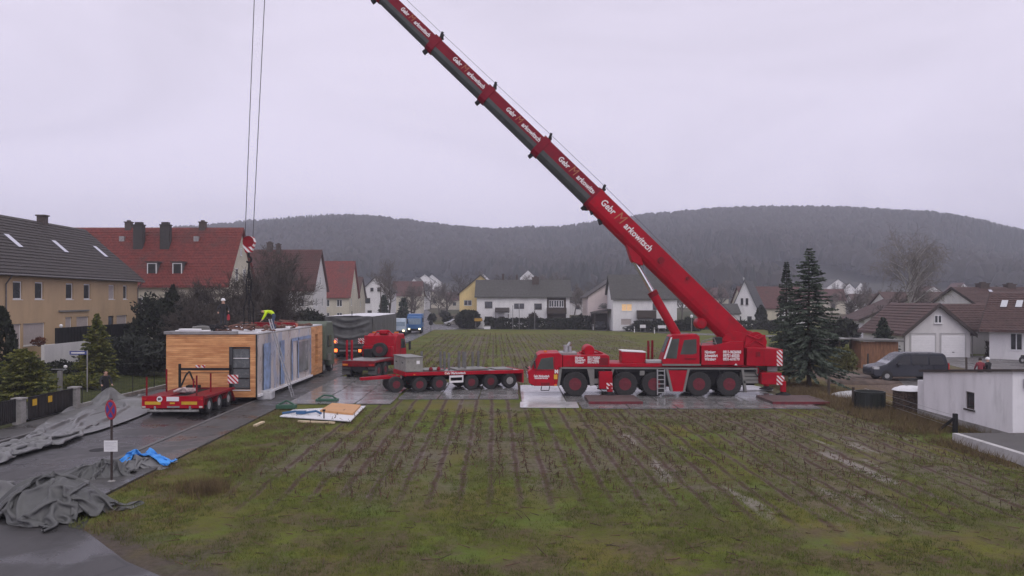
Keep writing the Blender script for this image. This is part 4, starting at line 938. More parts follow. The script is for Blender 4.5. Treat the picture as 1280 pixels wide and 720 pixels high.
# small far houses of the village
hk = 0
for (px, py, Y, w_, wm, rm_, ax, lab, grp) in [
    (518, 348, 300, 8, PL_WHITE, T_GREY, 'y', 'pale', 0), (508, 352, 250, 9, PL_CREAM, T_DRED, 'x', '', 0), (534, 362, 330, 18, PL_CREAM, T_BROWN, 'y', 'cream', 1),
    (531, 343, 420, 12, PL_WHITE, T_GREY, 'y', '', 0), (540, 343, 425, 10, PL_WHITE, T_GREY, 'y', '', 0), (574, 366, 300, 9, PL_CREAM, T_DRED, 'x', '', 0),
    (604, 342, 390, 9, PL_WHITE, T_GREY, 'y', '', 0), (660, 338, 450, 9, PL_WHITE, T_GREY, 'y', '', 0), (664, 334, 520, 8, PL_WHITE, T_GREY, 'y', '', 0), (730, 365, 240, 9, PL_GREY, T_GREY, 'x', '', 0), (716, 372, 250, 10, PL_WHITE, T_GREY, 'x', '', 0),
    (862, 362, 330, 12, PL_WHITE, T_DRED, 'y', '', 0), (895, 360, 290, 10, PL_CREAM, T_DRED, 'x', '', 0), (930, 346, 470, 8, PL_WHITE, T_GREY, 'y', '', 0), (1000, 352, 420, 14, PL_WHITE, T_GREY, 'x', '', 0),
    (1048, 349, 430, 12, PL_WHITE, T_GREY, 'y', '', 0), (1036, 351, 440, 10, PL_WHITE, T_GREY, 'x', '', 0), (1062, 354, 430, 9, PL_WHITE, T_GREY, 'y', '', 0), (1076, 353, 440, 7, PL_WHITE, T_GREY, 'y', '', 0), (1118, 366, 300, 10, PL_WHITE, T_BROWN, 'y', '', 0),
    (1168, 358, 330, 12, PL_WHITE, T_DRED, 'y', '', 0), (1144, 366, 270, 14, PL_CREAM, T_BROWN, 'x', '', 0), (1100, 368, 250, 16, PL_GREY, T_BROWN, 'x', '', 0), (1205, 354, 380, 8, PL_WHITE, T_DRED, 'y', '', 0), (1030, 362, 250, 12, PL_CREAM, T_DRED, 'x', '', 0)]:
    x = (px-640)/F*Y - w_/2; gz_ = Hgt(x, Y) if Y < 440 else hillz(px, Y)-1; top = H + (HOR-py)/F*Y; hh = max(5.5, min(10, top - gz_)); z0 = top - hh
    place_ = 'beyond the junction' if px < 590 else 'above the duplex roof' if px < 740 else 'behind the boom foot' if px < 960 else 'on the rise between the spruces and birch' if px < 1100 else 'above the garage roofs'
    tone = 'white' if wm is PL_WHITE else 'cream' if wm is PL_CREAM else 'grey'
    house('village_house', 'small far-off %s house %s' % (tone, place_), 'house', (x, Y, z0), R(rnd.uniform(-12, 12)), w_, 9, hh*.58, hh, ax, wm, rm_,
          [('f', w_*.3, hh*.25, 1.2, 1.2, 'darkframe'), ('f', w_*.7, hh*.25, 1.2, 1.2, 'darkframe')], over=.4, group='small far %s houses %s' % (tone, place_), base=gz_ - z0 - .5)
# ------------------------------------------------------------------ wheels
_wh = {}
def wheel(parent, x, y, z, r, w, rim, axis='y', side=-1, name='wheel'):
    # tyre mesh with the rim as its sub-part; side = which way the rim faces along the axis
    key = (r, w, rim.name, axis, side)
    if key not in _wh:
        t = MB(); hw = w/2
        t.lathe([(r*.50, -hw*.92), (r*.80, -hw), (r*.93, -hw*.96), (r*.985, -hw*.8), (r, -hw*.45), (r, hw*.45), (r*.985, hw*.8), (r*.93, hw*.96), (r*.80, hw), (r*.50, hw*.92)], 30, axis, close=True)
        for k in range(26):                       # tread blocks
            a = 2*PI*k/26; 
            for sg in (-1, 1):
                cx_, sx_ = math.cos(a + .06*sg), math.sin(a + .06*sg)
                p = [(cx_*r*.985, sg*hw*.12), (cx_*r*.985, sg*hw*.8)]
                q = (lambda rr, h: (rr*cx_, h, -rr*sx_)) if axis == 'y' else (lambda rr, h: (h, rr*cx_, rr*sx_))
                t.bar(q(r*1.0, sg*hw*.1), q(r*.985, sg*hw*.85), .05*r/.7, .05*r/.7, up=q(1, 0))
        m = MB(); s_ = side
        m.lathe([(r*.515, s_*hw*.86), (r*.47, s_*hw*.88), (r*.44, s_*hw*.5), (r*.31, s_*hw*.28), (r*.29, s_*hw*.62), (r*.18, s_*hw*.80), (r*.17, s_*hw*.95), (0.0, s_*hw*.97)], 24, axis)
        for k in range(10):
            a = 2*PI*k/10; rr = r*.25; c = (rr*math.cos(a), s_*hw*.62, rr*math.sin(a)) if axis == 'y' else (s_*hw*.62, rr*math.cos(a), rr*math.sin(a))
            e = (c[0], c[1] + s_*.04, c[2]) if axis == 'y' else (c[0] + s_*.04, c[1], c[2]); m.tube(c, e, r*.03, n=6)
        tm = t.mesh('wheel', TYRE); rm_ = m.mesh('rim', rim); 
        for q in (tm, rm_):
            q.polygons.foreach_set('use_smooth', [True]*len(q.polygons)); q.set_sharp_from_angle(angle=R(35))
        _wh[key] = (tm, rm_)
    o = place(name, _wh[key][0], parent, loc=(x, y, z)); place('rim', _wh[key][1], o); return o

# ------------------------------------------------------------------ mobile crane
K = 21.6; X0 = 7.5; YC = 47.7; ZG = 0.07
CR = thing('mobile_crane', 'red five-axle mobile crane with long raised telescopic boom', 'crane', (X0, YC, ZG))
cx = lambda p: (p - 640)/K - X0
cz = lambda p: (497 - p)/K
NS, FS = -1.4, 1.4                                # near and far side of the carrier
def CP(pts): return [(cx(a), cz(b)) for a, b in pts]
# chassis
mb = MB(); mb.box(cx(700), cx(946), -1.0, 1.0, cz(484), cz(463.5)); mb.box(cx(664), cx(700), -1.1, 1.1, cz(484), cz(475)); mb.build('chassis', DARK, CR, .03)
mb = MB(); mb.box(cx(698), cx(946), NS+.12, FS-.12, cz(466.5), cz(462.2)); mb.build('deck_underside', DARK, CR)
mb = MB(); mb.prism(CP([(698, 462.4), (947, 463.6), (947, 461.6), (698, 460.4)]), 'y', NS, NS+.14); mb.prism(CP([(698, 462.4), (947, 463.6), (947, 461.6), (698, 460.4)]), 'y', FS-.14, FS)
mb.build('deck_edge', LGREY, CR, .01)
mb = MB()
for y in (NS, FS-.3): 
    mb.prism(CP([(699, 463), (702.5, 463), (699.5, 484), (696.5, 484)]), 'y', y, y+.3)
    mb.prism(CP([(734, 463), (743, 463), (743, 483), (738, 484), (737, 475)]), 'y', y+.01, y+.28)
    mb.prism(CP([(765, 463), (768, 463), (763, 478), (761, 478)]), 'y', y, y+.3)
    mb.prism(CP([(832.4, 463), (835.4, 463), (841.4, 490), (838.4, 491)]), 'y', y, y+.3); mb.prism(CP([(859.5, 463), (862.5, 463), (856.5, 490), (853.5, 491)]), 'y', y, y+.3)
    mb.prism(CP([(927, 463.5), (930, 463.5), (934, 492), (931, 492)]), 'y', y, y+.3)
    mb.box(cx(743), cx(752), y+.02, y+.2, cz(481), cz(475))
mb.build_each('mudguard', LGREY, CR, bevel=.01)
for y in (NS, FS-.2): MB().prism(CP([(835.6, 464.5), (859.3, 464.5), (853.8, 491), (841.2, 491)]), 'y', y+.03, y+.2).build('side_panel', RED, CR, .02)
mb = MB()
for k in range(4): mb.box(cx(928.5), cx(948), NS+.0 + .05*k, NS+.6, cz(480.5 - 4.3*k), cz(477 - 4.3*k))
mb.box(cx(927), cx(948), NS+.3, NS+.9, cz(481.5), cz(462)); mb.build('step_box', LGREY, CR, .01)
# red deck and engine housing
mb = MB(); mb.box(cx(762), cx(835), NS+.08, FS-.08, cz(460.2), cz(456)); mb.box(cx(835), cx(947), -1.1, 1.1, cz(461), cz(458.8)); mb.build('carrier_deck', RED, CR, .02)
mb = MB(); mb.prism(CP([(703.5, 460.2), (762, 460.2), (762, 446.5), (758, 445), (703.5, 446)]), 'y', NS+.02, FS-.02); eh = mb.build('engine_housing', RED, CR, .04)
for q, (a, b_) in enumerate((("Nürnberg", "0911-9626060"), ("Schweinfurt", "09721-65035"), ("Würzburg", "0931-610770"))):
    text(a, .20, LET, eh, (cx(718.8), NS+.012, cz(448.6 + 2.9*q)), bold=.006, align='LEFT', squash=.62); text(b_, .20, LET, eh, (cx(734.5), NS+.012, cz(448.6 + 2.9*q)), bold=.006, align='LEFT', squash=.62)
mb = MB(); mb.box(cx(700), cx(722), -1.0, .6, cz(446), cz(442.5)); mb.build('air_intake', GREY, eh, .03)
mb = MB(); mb.tube((cx(709), -.4, cz(444)), (cx(709), -.4, cz(434)), .16, n=14); mb.tube((cx(714), -.4, cz(444)), (cx(714), -.4, cz(436)), .12, n=12); mb.tube((cx(712), -.4, cz(435)), (cx(714.5), -.4, cz(430.5)), .11, .10, n=12); mb.build('exhaust', STEEL, eh, sm=True)
mb = MB(); mb.lathe([(.30, -.8), (.34, -.6), (.34, .6), (.30, .8)], 18, 'y', (cx(738), .1, cz(441))); mb.box(cx(728), cx(756), -.5, .9, cz(446), cz(443.4)); mb.path([(cx(728), -.6, cz(444)), (cx(731), -.6, cz(440)), (cx(746), -.6, cz(440.5)), (cx(755), -.6, cz(444.5))], .05, 6)
mb.build('winch', RED, CR, .02)
mb = MB(); mb.prism(CP([(779, 455.9), (809, 455.9), (809, 443), (779, 441.5)]), 'y', -.9, .4); bx_ = mb.build('tool_box', RED, CR, .02)
MB().prism(CP([(778.5, 441.4), (809.5, 442.9), (809.5, 441.9), (778.5, 440.2)]), 'y', -.93, .43).build('box_lid', WHITE, bx_)
for p, yy in ((813, -.7), (819.5, -.3)): MB().tube((cx(p), yy, cz(457)), (cx(p), yy, cz(428)), .07, n=8).build('stake', DRED, CR)
MB().box(cx(808), cx(828), -1.2, -.8, cz(455.9), cz(451.5)).build('valve_block', STEEL, CR, .03)
# driver cab
prof = CP([(661, 480), (660, 466), (664.5, 463), (672, 445.8), (676, 443.4), (699, 442.6), (703, 446), (703, 461), (699, 464), (696.5, 484), (668, 484)])
cab = MB().prism(prof, 'y', NS, FS).build('driver_cab', RED, CR, .05)
MB().prism(CP([(671.2, 463.2), (676.5, 449.6), (691.5, 447.6), (692.3, 463.2)]), 'y', NS-.012, NS-.002).build('window', CABGL, cab)
mb = MB(); a, c_ = (664.2, 462.4), (671.6, 446.6)
mb.quad((cx(a[0])-.02, -1.25, cz(a[1])), (cx(a[0])-.02, 1.25, cz(a[1])), (cx(c_[0])-.02, 1.2, cz(c_[1])), (cx(c_[0])-.02, -1.2, cz(c_[1]))); mb.build('windscreen', CABGL, cab)
mb = MB(); mb.bar((cx(669), NS-.12, cz(462)), (cx(668), NS-.12, cz(452)), .1, .2, up=(0, 1, 0)); mb.bar((cx(661), NS+.1, cz(463)), (cx(656.5), NS+.0, cz(459.5)), .07, .07); mb.build('mirror', BLACK, cab, .02)
mb = MB(); mb.box(cx(669.5), cx(670.3), NS-.012, NS-.003, cz(483), cz(464)); mb.box(cx(692.9), cx(693.6), NS-.012, NS-.003, cz(483), cz(447)); mb.box(cx(670.3), cx(692.9), NS-.012, NS-.003, cz(464.6), cz(464)); mb.build('door_seam', DRED, cab)
text("Gebr Markowitsch", .19, LET, cab, (cx(677), NS-.012, cz(471.6)), bold=.006, squash=.62); text("Autokran-Service", .15, LET, cab, (cx(676.5), NS-.012, cz(474)), bold=.004, squash=.72)
MB().box(cx(692.4), cx(696.8), NS-.015, NS-.003, cz(475.3), cz(469.5)).build('yellow_plate', YEL, cab); text("M", .26, LET, cab, (cx(695.5), NS-.015, cz(466)), bold=.02)
MB().box(cx(676), cx(687), NS-.02, NS-.002, cz(483.4), cz(479.5)).build('step_grille', DRED, cab)
MB().tube((cx(682.5), -.6, cz(442.7)), (cx(682.5), -.6, cz(440.4)), .09, n=10).build('beacon', ORANGE, cab)
for y in (NS+.35, FS-.35): MB().box(cx(659.6)-.03, cx(660.5), y-.18, y+.18, cz(474), cz(470.5)).build('headlight', STEEL, cab)
MB().box(cx(693), cx(696), NS-.02, NS-.003, cz(483.6), cz(481.6)).build('indicator', ORANGE, cab)
mb = MB(); mb.path([(cx(677), NS-.1, cz(484)), (cx(676), NS-.12, cz(489)), (cx(686), NS-.12, cz(489)), (cx(687), NS-.1, cz(484))], .025, 6); mb.build('step', DARK, cab)
# small fittings: louvres, panel joints, hoses, rear mud flaps
lv = MB()
for k in range(7): lv.box(cx(750), cx(760), NS+.006, NS+.018, cz(449.4 + 1.35*k) - .012, cz(449.4 + 1.35*k) + .012)
lv.build('louvre', DARK, eh)
for px_ in (716.5, 749): MB().box(cx(px_)-.012, cx(px_)+.012, NS+.008, NS+.017, cz(460), cz(446.6)).build('panel_joint', DRED, eh)
for k, (px_, y_) in enumerate(((754, NS-.05), (770, NS+.02), (899, NS+.05), (943, NS+.02))):
    hm_b = MB(); hm_b.path([(cx(px_), y_, cz(463)), (cx(px_+1.5), y_-.04, cz(469)), (cx(px_+4), y_-.03, cz(472)), (cx(px_+7), y_, cz(466))], .028, 6); hm_b.build('hydraulic_hose', BLACK, CR, sm=True)
for y in (NS+.05, FS-.5): MB().box(cx(931.6), cx(932.4), y, y+.45, cz(490), cz(480)).build('mud_flap', BLACK, CR)
MB().box(cx(800), cx(806), NS+.06, NS+.12, cz(471), cz(465)).build('control_box', LGREY, CR, .02)
# axles
for p in (719, 781.5, 818, 874, 912):
    for s_, y in ((-1, NS+.26), (1, FS-.26)):
        wheel(CR, cx(p), y, .71, .72, .46, RIMR, side=s_)
mb = MB()
for p in (719, 781.5, 818, 874, 912): mb.tube((cx(p), -1.1, .72), (cx(p), 1.1, .72), .16, n=10)
mb.build('axle', DARK, CR)
# outriggers: box, jack, striped plate; front pair and rear pair
def outrigger(px0, px1, py0, py1, pj, sgn, stripe_at):
    y0 = NS - .25 if sgn < 0 else FS - .3; o_ = MB(); o_.box(cx(px0), cx(px1), min(y0, y0+.55), max(y0, y0+.55), cz(py1), cz(py0)); o_.box(cx(px0)+.1, cx(px1)-.15, -1.2, 1.2, cz(py1)+.15, cz(py0)-.15)
    o = o_.build('outrigger', RED, CR, .03); yj = y0 + .12 if sgn < 0 else y0 + .43
    MB().tube((cx(pj), yj, cz(py1-4)), (cx(pj), yj, .30), .17, n=14).build('jack_sleeve', RED, o, sm=True)
    MB().tube((cx(pj), yj, .42), (cx(pj), yj, .12), .10, n=14).build('jack_rod', CHROME, o, sm=True)
    MB().lathe([(.42, 0), (.42, .05), (.2, .12), (.14, .2), (0, .2)], 20, c=(cx(pj), yj, .105)).build('foot', DARK, o, sm=True)
    ys = y0 - .012 if sgn < 0 else y0 + .56
    MB().box(cx(stripe_at[0]), cx(stripe_at[1]), ys-.008, ys+.008, cz(stripe_at[3]), cz(stripe_at[2])).build('warning_plate', STRIPE, o)
    return o
for sgn in (-1, 1):
    outrigger(748.5, 765, 465.5, 487, 762, sgn, (757.5, 764.8, 479.5, 487)); outrigger(950.5, 975.5, 467, 481.5, 978, sgn, (969, 978.5, 470.5, 482))
lm = MB()
for p in (821.5, 830.5): lm.tube((cx(p), NS-.09, cz(494.5)), (cx(p), NS-.06, cz(463)), .04, n=8)
for k in range(6): lm.tube((cx(821.5), NS-.08, cz(492 - 5.4*k)), (cx(830.5), NS-.08, cz(492 - 5.4*k)), .028, n=6)
lm.build('ladder', STEEL, CR)
# superstructure
mb = MB(); mb.lathe([(1.25, cz(458.5)), (1.25, cz(454.5))], 32, c=(cx(880), 0, 0)); mb.build('slew_ring', DARK, CR, sm=True)
prof = CP([(829, 457), (827.5, 452), (831, 441), (838, 422), (841, 419.8), (871, 419.2), (875, 422), (875, 457)])
oc = MB().prism(prof, 'y', NS+.05, -.25).build('operator_cab', RED, CR, .04)
yw = NS+.05
MB().prism(CP([(832.5, 449.5), (839.8, 425.5), (849.5, 424.5), (848, 436), (846, 449.8)]), 'y', yw-.012, yw-.002).build('window', CABGL, oc)
MB().prism(CP([(850.5, 444.5), (855.5, 426.5), (870.8, 425.2), (871.2, 443), (866, 444.5)]), 'y', yw-.012, yw-.002).build('door_window', CABGL, oc)
mb = MB(); mb.prism(CP([(829.5, 450), (838.6, 423), (840.6, 423), (832, 450)]), 'y', yw-.02, yw-.013); mb.build('pillar', WHITE, oc)
mb = MB(); mb.quad((cx(830.6)-.02, yw+.1, cz(442)), (cx(830.6)-.02, -.35, cz(442)), (cx(838)-.02, -.35, cz(422.5)), (cx(838)-.02, yw+.1, cz(422.5))); mb.build('windscreen', CABGL, oc)
mb = MB(); mb.box(cx(828), cx(876), yw-.1, -.2, cz(458.6), cz(456.4)); mb.build('cab_step', LGREY, oc, .01)
for a in ((856, 450, 870, 450),): MB().bar((cx(a[0]), yw-.04, cz(a[1])), (cx(a[2]), yw-.04, cz(a[3])), .03, .03).build('handle', DARK, oc)
body = CP([(877, 458), (877, 433.5), (892, 433), (897, 432), (914, 428.5), (930, 428.5), (930, 458)])
ub_ = MB().prism(body, 'y', NS+.02, FS-.02).build('superstructure', RED, CR, .03)
for q, (a, b_) in enumerate((("Nürnberg", "0911-9626060"), ("Schweinfurt", "09721-65035"), ("Würzburg", "0931-610770"))):
    text(a, .235, LET, ub_, (cx(881), NS+.012, cz(441.6 + 4.4*q)), bold=.009, align='LEFT', squash=.66); text(b_, .235, LET, ub_, (cx(904), NS+.012, cz(441.6 + 4.4*q)), bold=.009, align='LEFT', squash=.76)
MB().prism(CP([(918, 458), (922, 458), (920, 455.6)]), 'y', NS+.004, NS+.015).build('triangle_mark', LET, ub_)
mb = MB(); mb.path([(cx(877), NS+.1, cz(433)), (cx(878), NS+.1, cz(428)), (cx(893), NS+.1, cz(424)), (cx(896), NS+.1, cz(432))], .035, 6); mb.path([(cx(877), NS+.1, cz(430)), (cx(896), NS+.1, cz(430))], .03, 6); mb.build('handrail', LGREY, CR)
MB().box(cx(894.5), cx(903.5), NS+.1, -.7, cz(433), cz(423)).build('oil_cooler', BLACK, CR, .03)
mb = MB(); mb.prism(CP([(904, 429), (938, 429), (942, 421), (925, 416), (910, 420)]), 'y', -.85, -.7); mb.prism(CP([(904, 429), (938, 429), (942, 421), (925, 416), (910, 420)]), 'y', .7, .85); mb.build('boom_bracket', RED, CR, .02)
cw = MB(); cw.prism(CP([(933.5, 459), (934, 436.5), (940, 435.5), (979, 438.2), (979, 459.5)]), 'y', NS, FS); cwo = cw.build('counterweight', RED, CR, .05)
MB().prism(CP([(971, 458.8), (971, 439), (978, 439), (978, 458.8)]), 'y', NS-.012, NS-.002).build('warning_plate', STRIPE, cwo)
MB().box(cx(955)-.014, cx(955)+.014, NS-.012, NS-.003, cz(458.8), cz(438)).build('panel_joint', DRED, cwo)
MB().box(cx(945), cx(950), NS-.05, NS-.002, cz(447), cz(441)).build('lifting_lug', DRED, cwo)
mb = MB()
mb.lathe([(.5, -.75), (.5, -.7), (.33, -.69), (.33, .69), (.5, .7), (.5, .75)], 24, 'y', (cx(949), 0, cz(427.5))); mb.lathe([(.36, -.6), (.36, .6)], 20, 'y', (cx(956.5), 0, cz(430)))
mb.prism(CP([(933, 437), (961, 437), (960, 420.5), (952, 420), (945, 423), (936, 421)]), 'y', -.95, -.85); mb.prism(CP([(933, 437), (961, 437), (960, 420.5), (952, 420), (945, 423), (936, 421)]), 'y', .85, .95)
mb.path([(cx(936), -1.0, cz(420)), (cx(950), -1.05, cz(426)), (cx(958), -1.0, cz(421))], .05, 6); mb.path([(cx(937), -1.0, cz(435)), (cx(946), -1.05, cz(427)), (cx(958), -1.0, cz(434))], .04, 6)
mb.build('hoist_winch', RED, CR, .01)
mb = MB(); mb.box(cx(962), cx(975), -1.0, 1.0, cz(466.8), cz(460.2)); mb.build('rear_bumper', GREY, CR, .03); MB().box(cx(946), cx(951), -1.1, 1.1, cz(481), cz(461)).build('tail_beam', RED, CR, .03)
# boom
KB = F/YC
def BP(px, py, y=0.0): return Vector(((px-640)/KB - X0, y, H - ZG + (HOR-py)/KB))
BOOMGREY = mat('shaded_boom_underside', (0.060, 0.066, 0.062), 0.4, 0, 0.2, 1.0, dirt=0.4, dirtcol=(0.03, 0.03, 0.03))  # grey lower half of the sections, with the underside's shade painted into its tone
BRED = mat('boom_red_paint', (0.21, 0.004, 0.018), 0.45, 0, 0.12, 1.0, spec=0.2, dirt=0.3, dirtcol=(0.12, 0.02, 0.03))
def boom_part(name, p0, p1, h0, h1, w, two=True, split=.02, parent=CR, red=BRED):
    d = (p1-p0).normalized(); nrm = Vector((0, 1, 0)).cross(d)
    if nrm.z < 0: nrm = -nrm
    def ring(p, h):
        q = [(-w/2, h/2), (-w/2, -h*split)]; 
        for k in range(1, 8): a = PI*k/8; q.append((-w/2*math.cos(a), -h*split - (h/2 - h*split)*math.sin(a)**.8))
        q += [(w/2, -h*split), (w/2, h/2)]
        return [p + Vector((0, a, 0)) + nrm*b_ for a, b_ in q]
    r0, r1 = ring(p0, h0), ring(p1, h1); n_ = len(r0); mb = MB()
    mb.add(r0 + r1, [(i, (i+1) % n_, n_+(i+1) % n_, n_+i) for i in range(n_)] + [tuple(range(n_))[::-1], tuple(range(n_, 2*n_))])
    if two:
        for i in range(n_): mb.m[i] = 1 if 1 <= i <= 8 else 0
    return mb.build(name, [red, BOOMGREY], parent, .02, sm=False), d, nrm
pts = [(928, 431), (741, 248.5), (674.5, 184), (607, 119), (541, 56), (476, -7), (411, -69), (331, -147)]
hts = [1.34, 1.28, 1.10, 1.02, .94, .86, .80, .74, .68]
bp = [BP(*p) for p in pts]
bo, d_, n_ = boom_part('boom_base', bp[0], bp[1], 1.42, 1.34, 1.15, False, .1, red=RED)
def boom_text(par, p, d, nrm, size, y, w):
    ang = math.atan2(-(-d).z, (-d).x) if d.x < 0 else 0
    e = -d                                            # reading direction: down along the boom
    ang = math.atan2(-e.z, e.x)
    a = text("Gebr", size, LET, par, p - e*size*1.95 + Vector((0, y, 0)), ang=ang, shear=.12, bold=.012, squash=.86)
    m_ = text("M", size*1.55, mat('letter_outline_gold', (0.42, 0.16, 0.07), 0.6, 0, 0.1), par, p - e*size*.25 + Vector((0, y, 0)) + nrm*size*.05, ang=ang, shear=.2, bold=-.006, squash=.9)
    c = text("arkowitsch", size, LET, par, p + e*size*2.55 + Vector((0, y, 0)) - nrm*size*.08, ang=ang, shear=.12, bold=.012, squash=.86)
e = (bp[0]-bp[1]).normalized()
boom_text(bo, BP(775, 276) + Vector((0, 0, 0)), d_, n_, .56, -.575 - .012, 0)
par = bo; prev_d = d_
for k in range(1, 7):
    hgt = hts[k]; w = 1.05 - .07*k
    s_, d_, n_ = boom_part('boom_section', bp[k], bp[k+1], hgt, hgt - .04, w, True, .04, parent=CR)
    mid = bp[k].lerp(bp[k+1], .42) + n_*hgt*.22
    boom_text(s_, mid, d_, n_, .40*hgt/1.17, -w/2 - .012, 0)
    # head collar of the section below
    q0 = bp[k] + d_*.18; q1 = bp[k] - d_*.30; col, _, _ = boom_part('boom_collar', q1, q0, hts[k-1] + .05, hts[k-1] + .05, w + .13, False, .1, parent=CR, red=BRED)
    f = MB(); t_ = bp[k] + n_*(hts[k-1]/2)
    for y in (-.2, .2): f.bar(t_ - d_*.12 + Vector((0, y, 0)), t_ + n_*.42 + d_*.05 + Vector((0, y, 0)), .06, .14)
    f.bar(t_ + n_*.2 - d_*.14 + Vector((0, -.28, 0)), t_ + n_*.2 - d_*.14 + Vector((0, .28, 0)), .08, .08)
    b0 = bp[k] - n_*(hts[k-1]/2); f.bar(b0 + d_*.02, b0 - n_*.24 + d_*.05, .35, .2); f.build_each('rope_guide', DARK, col)
mb = MB()
for y in (-.25, 0, .25): mb.lathe([(.30, -.06), (.36, -.06), (.30, 0), (.36, .06), (.30, .06)], 20, 'y', tuple(bp[7] - Vector((0, 0, .1)) + Vector((0, y, 0))))
mb.build('head_sheave', DARK, CR, sm=True)
# brackets on the base section, lift cylinder
mb = MB(); mb.prism([(q.x, q.z) for q in (BP(782, 306), BP(800, 322), BP(803, 332), BP(797, 331), BP(789, 327))], 'y', -.42, .42); mb.build('cylinder_bracket', RED, CR, .03)
A, Bq = BP(793, 326), BP(849, 424); m1 = A.lerp(Bq, .40)
cyl = MB().tube(m1, Bq, .265, n=20).build('lift_cylinder', RED, CR, sm=True)
MB().tube(A, m1 + (Bq-m1).normalized()*.2, .15, n=18).build('piston_rod', CHROME, cyl, sm=True); MB().tube(m1 - (Bq-m1).normalized()*.05, m1 + (Bq-m1).normalized()*.25, .30, n=18).build('gland', DRED, cyl, sm=True)
mb = MB()
for q, r_ in (((824, 326), .2), ((857, 348), .11)): 
    c = BP(*q); mb.lathe([(r_, -.02), (r_, .1), (r_*.6, .1), (r_*.6, .04), (0, .04)][::-1], 16, 'y', (c.x, -.575 - .11, c.z))
mb.build('sheave', DRED, CR)
c = BP(875, 404); mb = MB(); mb.lathe([(.1, -.5), (.28, -.48), (.34, -.3), (.34, .3), (.28, .48), (.1, .5)], 18, 'y', tuple(c)); mb.build('rope_drum', RED, CR, sm=True)
mb = MB(); b0 = BP(738, 262); mb.bar(b0, b0 + Vector((.1, 0, -.3)), .5, .12); mb.bar(b0 + Vector((.5, 0, -.55)), b0 + Vector((.62, 0, -.9)), .5, .15); b0 = BP(732, 256); mb.bar(b0, b0 + Vector((0, 0, -.35)), .3, .12); mb.build_each('bottom_bracket', DARK, CR, bevel=.01)
# hoist rope along the boom and down to the hook
rp = MB(); st = Vector((cx(949), 0, cz(420)))
up_pts = [st] + [bp[k] + Vector((0, 0, 0)) + ((bp[k]-bp[k-1]).normalized().cross(Vector((0, 1, 0))) * (1 if ((bp[k]-bp[k-1]).normalized().cross(Vector((0, 1, 0)))).z > 0 else -1))*(hts[k-1]/2 + .36) for k in range(1, 8)]
rp.path(up_pts, .012, 5)
hx0, hx1 = BP(306.2, 300), BP(316, 300)
rp.path([bp[7] + Vector((-.36, 0, -.1)), hx0], .026, 6); rp.path([bp[7] + Vector((.33, 0, -.1)), hx1], .026, 6)
rp.build('hoist_rope', ROPE, CR)
HK = thing('hook_block', 'red and white striped hook block hanging on two ropes above the module', 'hook', tuple(BP(311, 305) + Vector((X0, YC, ZG))))
mb = MB(); mb.prism([(-.30, .28), (.05, .46), (.30, .42), (.40, .12), (.34, -.14), (.20, -.50), (-.16, -.54), (-.34, -.10)], 'y', -.16, .16); mb.build('cheek_plate', STRIPE2, HK, .05)
MB().lathe([(.28, -.19), (.33, -.19), (.33, .19), (.28, .19)], 20, 'y', (0.02, 0, .14)).build('sheave', DRED, HK)
hp_ = [(0, 0, -.5), (0, 0, -.75)] + [(.16*math.sin(a), 0, -.93 - .17*math.cos(a - PI)) for a in [R(q) for q in range(0, 260, 26)]]
MB().path(hp_, .06, 8).build('hook', DARK, HK)
zt_ = 3.80 - HK.location.z
SLG = thing('lifting_chains', 'dark bundle of lifting chains hanging from crane hook to module roof', 'chains', tuple(HK.location))
for k, (dx, dy) in enumerate(((-.25, -.3), (.15, -.2), (.25, .3), (-.1, .35))):
    mb = MB(); p = Vector((0, 0, -1.05)); e = Vector((dx, dy, zt_ + .03)); nl = 46
    for q in range(nl):
        a, b_ = p.lerp(e, q/nl), p.lerp(e, (q+1.25)/nl); sw = Vector((.05*math.sin(q*.35 + k*1.7), .04*math.cos(q*.3 + k), 0))*math.sin(PI*q/nl)
        mb.bar(a + sw, b_ + sw, .075 if q % 2 else .035, .035 if q % 2 else .075)
    mb.build('chain', DARK, SLG)
# ------------------------------------------------------------------ ground plates under crane and trailer
MATP = mat('wet_grey_plate', (0.22, 0.215, 0.215), 0.2, 0, 0.2, 0.8, bump=0.15, bscale=6, dirt=0.65, dirtcol=(0.09, 0.082, 0.075), spec=0.6)
MATB = mat('wet_bright_plate', (0.58, 0.57, 0.58), 0.16, 0, 0.12, 0.6, bump=0.12, bscale=5, dirt=0.45, dirtcol=(0.13, 0.12, 0.11), spec=0.7)
def plate(x0, x1, y0, y1, z, m, rz=0, lab='wet grey ground protection plate in the track of plates under crane and trailer', name='ground_plate', grp='ground protection plates'):
    w, d = x1-x0-.06, y1-y0-.06; mb = MB(); mb.prism([(-w/2+.08, -d/2), (w/2-.08, -d/2), (w/2, -d/2+.08), (w/2, d/2-.08), (w/2-.08, d/2), (-w/2+.08, d/2), (-w/2, d/2-.08), (-w/2, -d/2+.08)], 'z', 0, .045)
    for sx in (-1, 1): mb.box(sx*(w/2-.35)-.1, sx*(w/2-.35)+.1, -.03, .03, .045, .05)
    o = mb.build(name, m, loc=((x0+x1)/2, (y0+y1)/2, z), rz=rz); tag(o, lab, 'plate', grp); return o
g = random.Random(4)
for i in range(3):
    for j in range(4): plate(-12.4 + 1.95*i + .12*j*(-1), -10.45 + 1.95*i - .12*j, 43.2 + 3.8*j, 47.0 + 3.8*j, .02 + .002*((i+j) % 2), MATP, R(g.uniform(-.8, .8)))
for i in range(3):
    for j in range(2): plate(-6.5 + 2.3*i, -4.2 + 2.3*i, 45.3 + 4.4*j, 49.7 + 4.4*j, .02 + .002*((i+j) % 2), MATP, R(g.uniform(-.6, .6)))
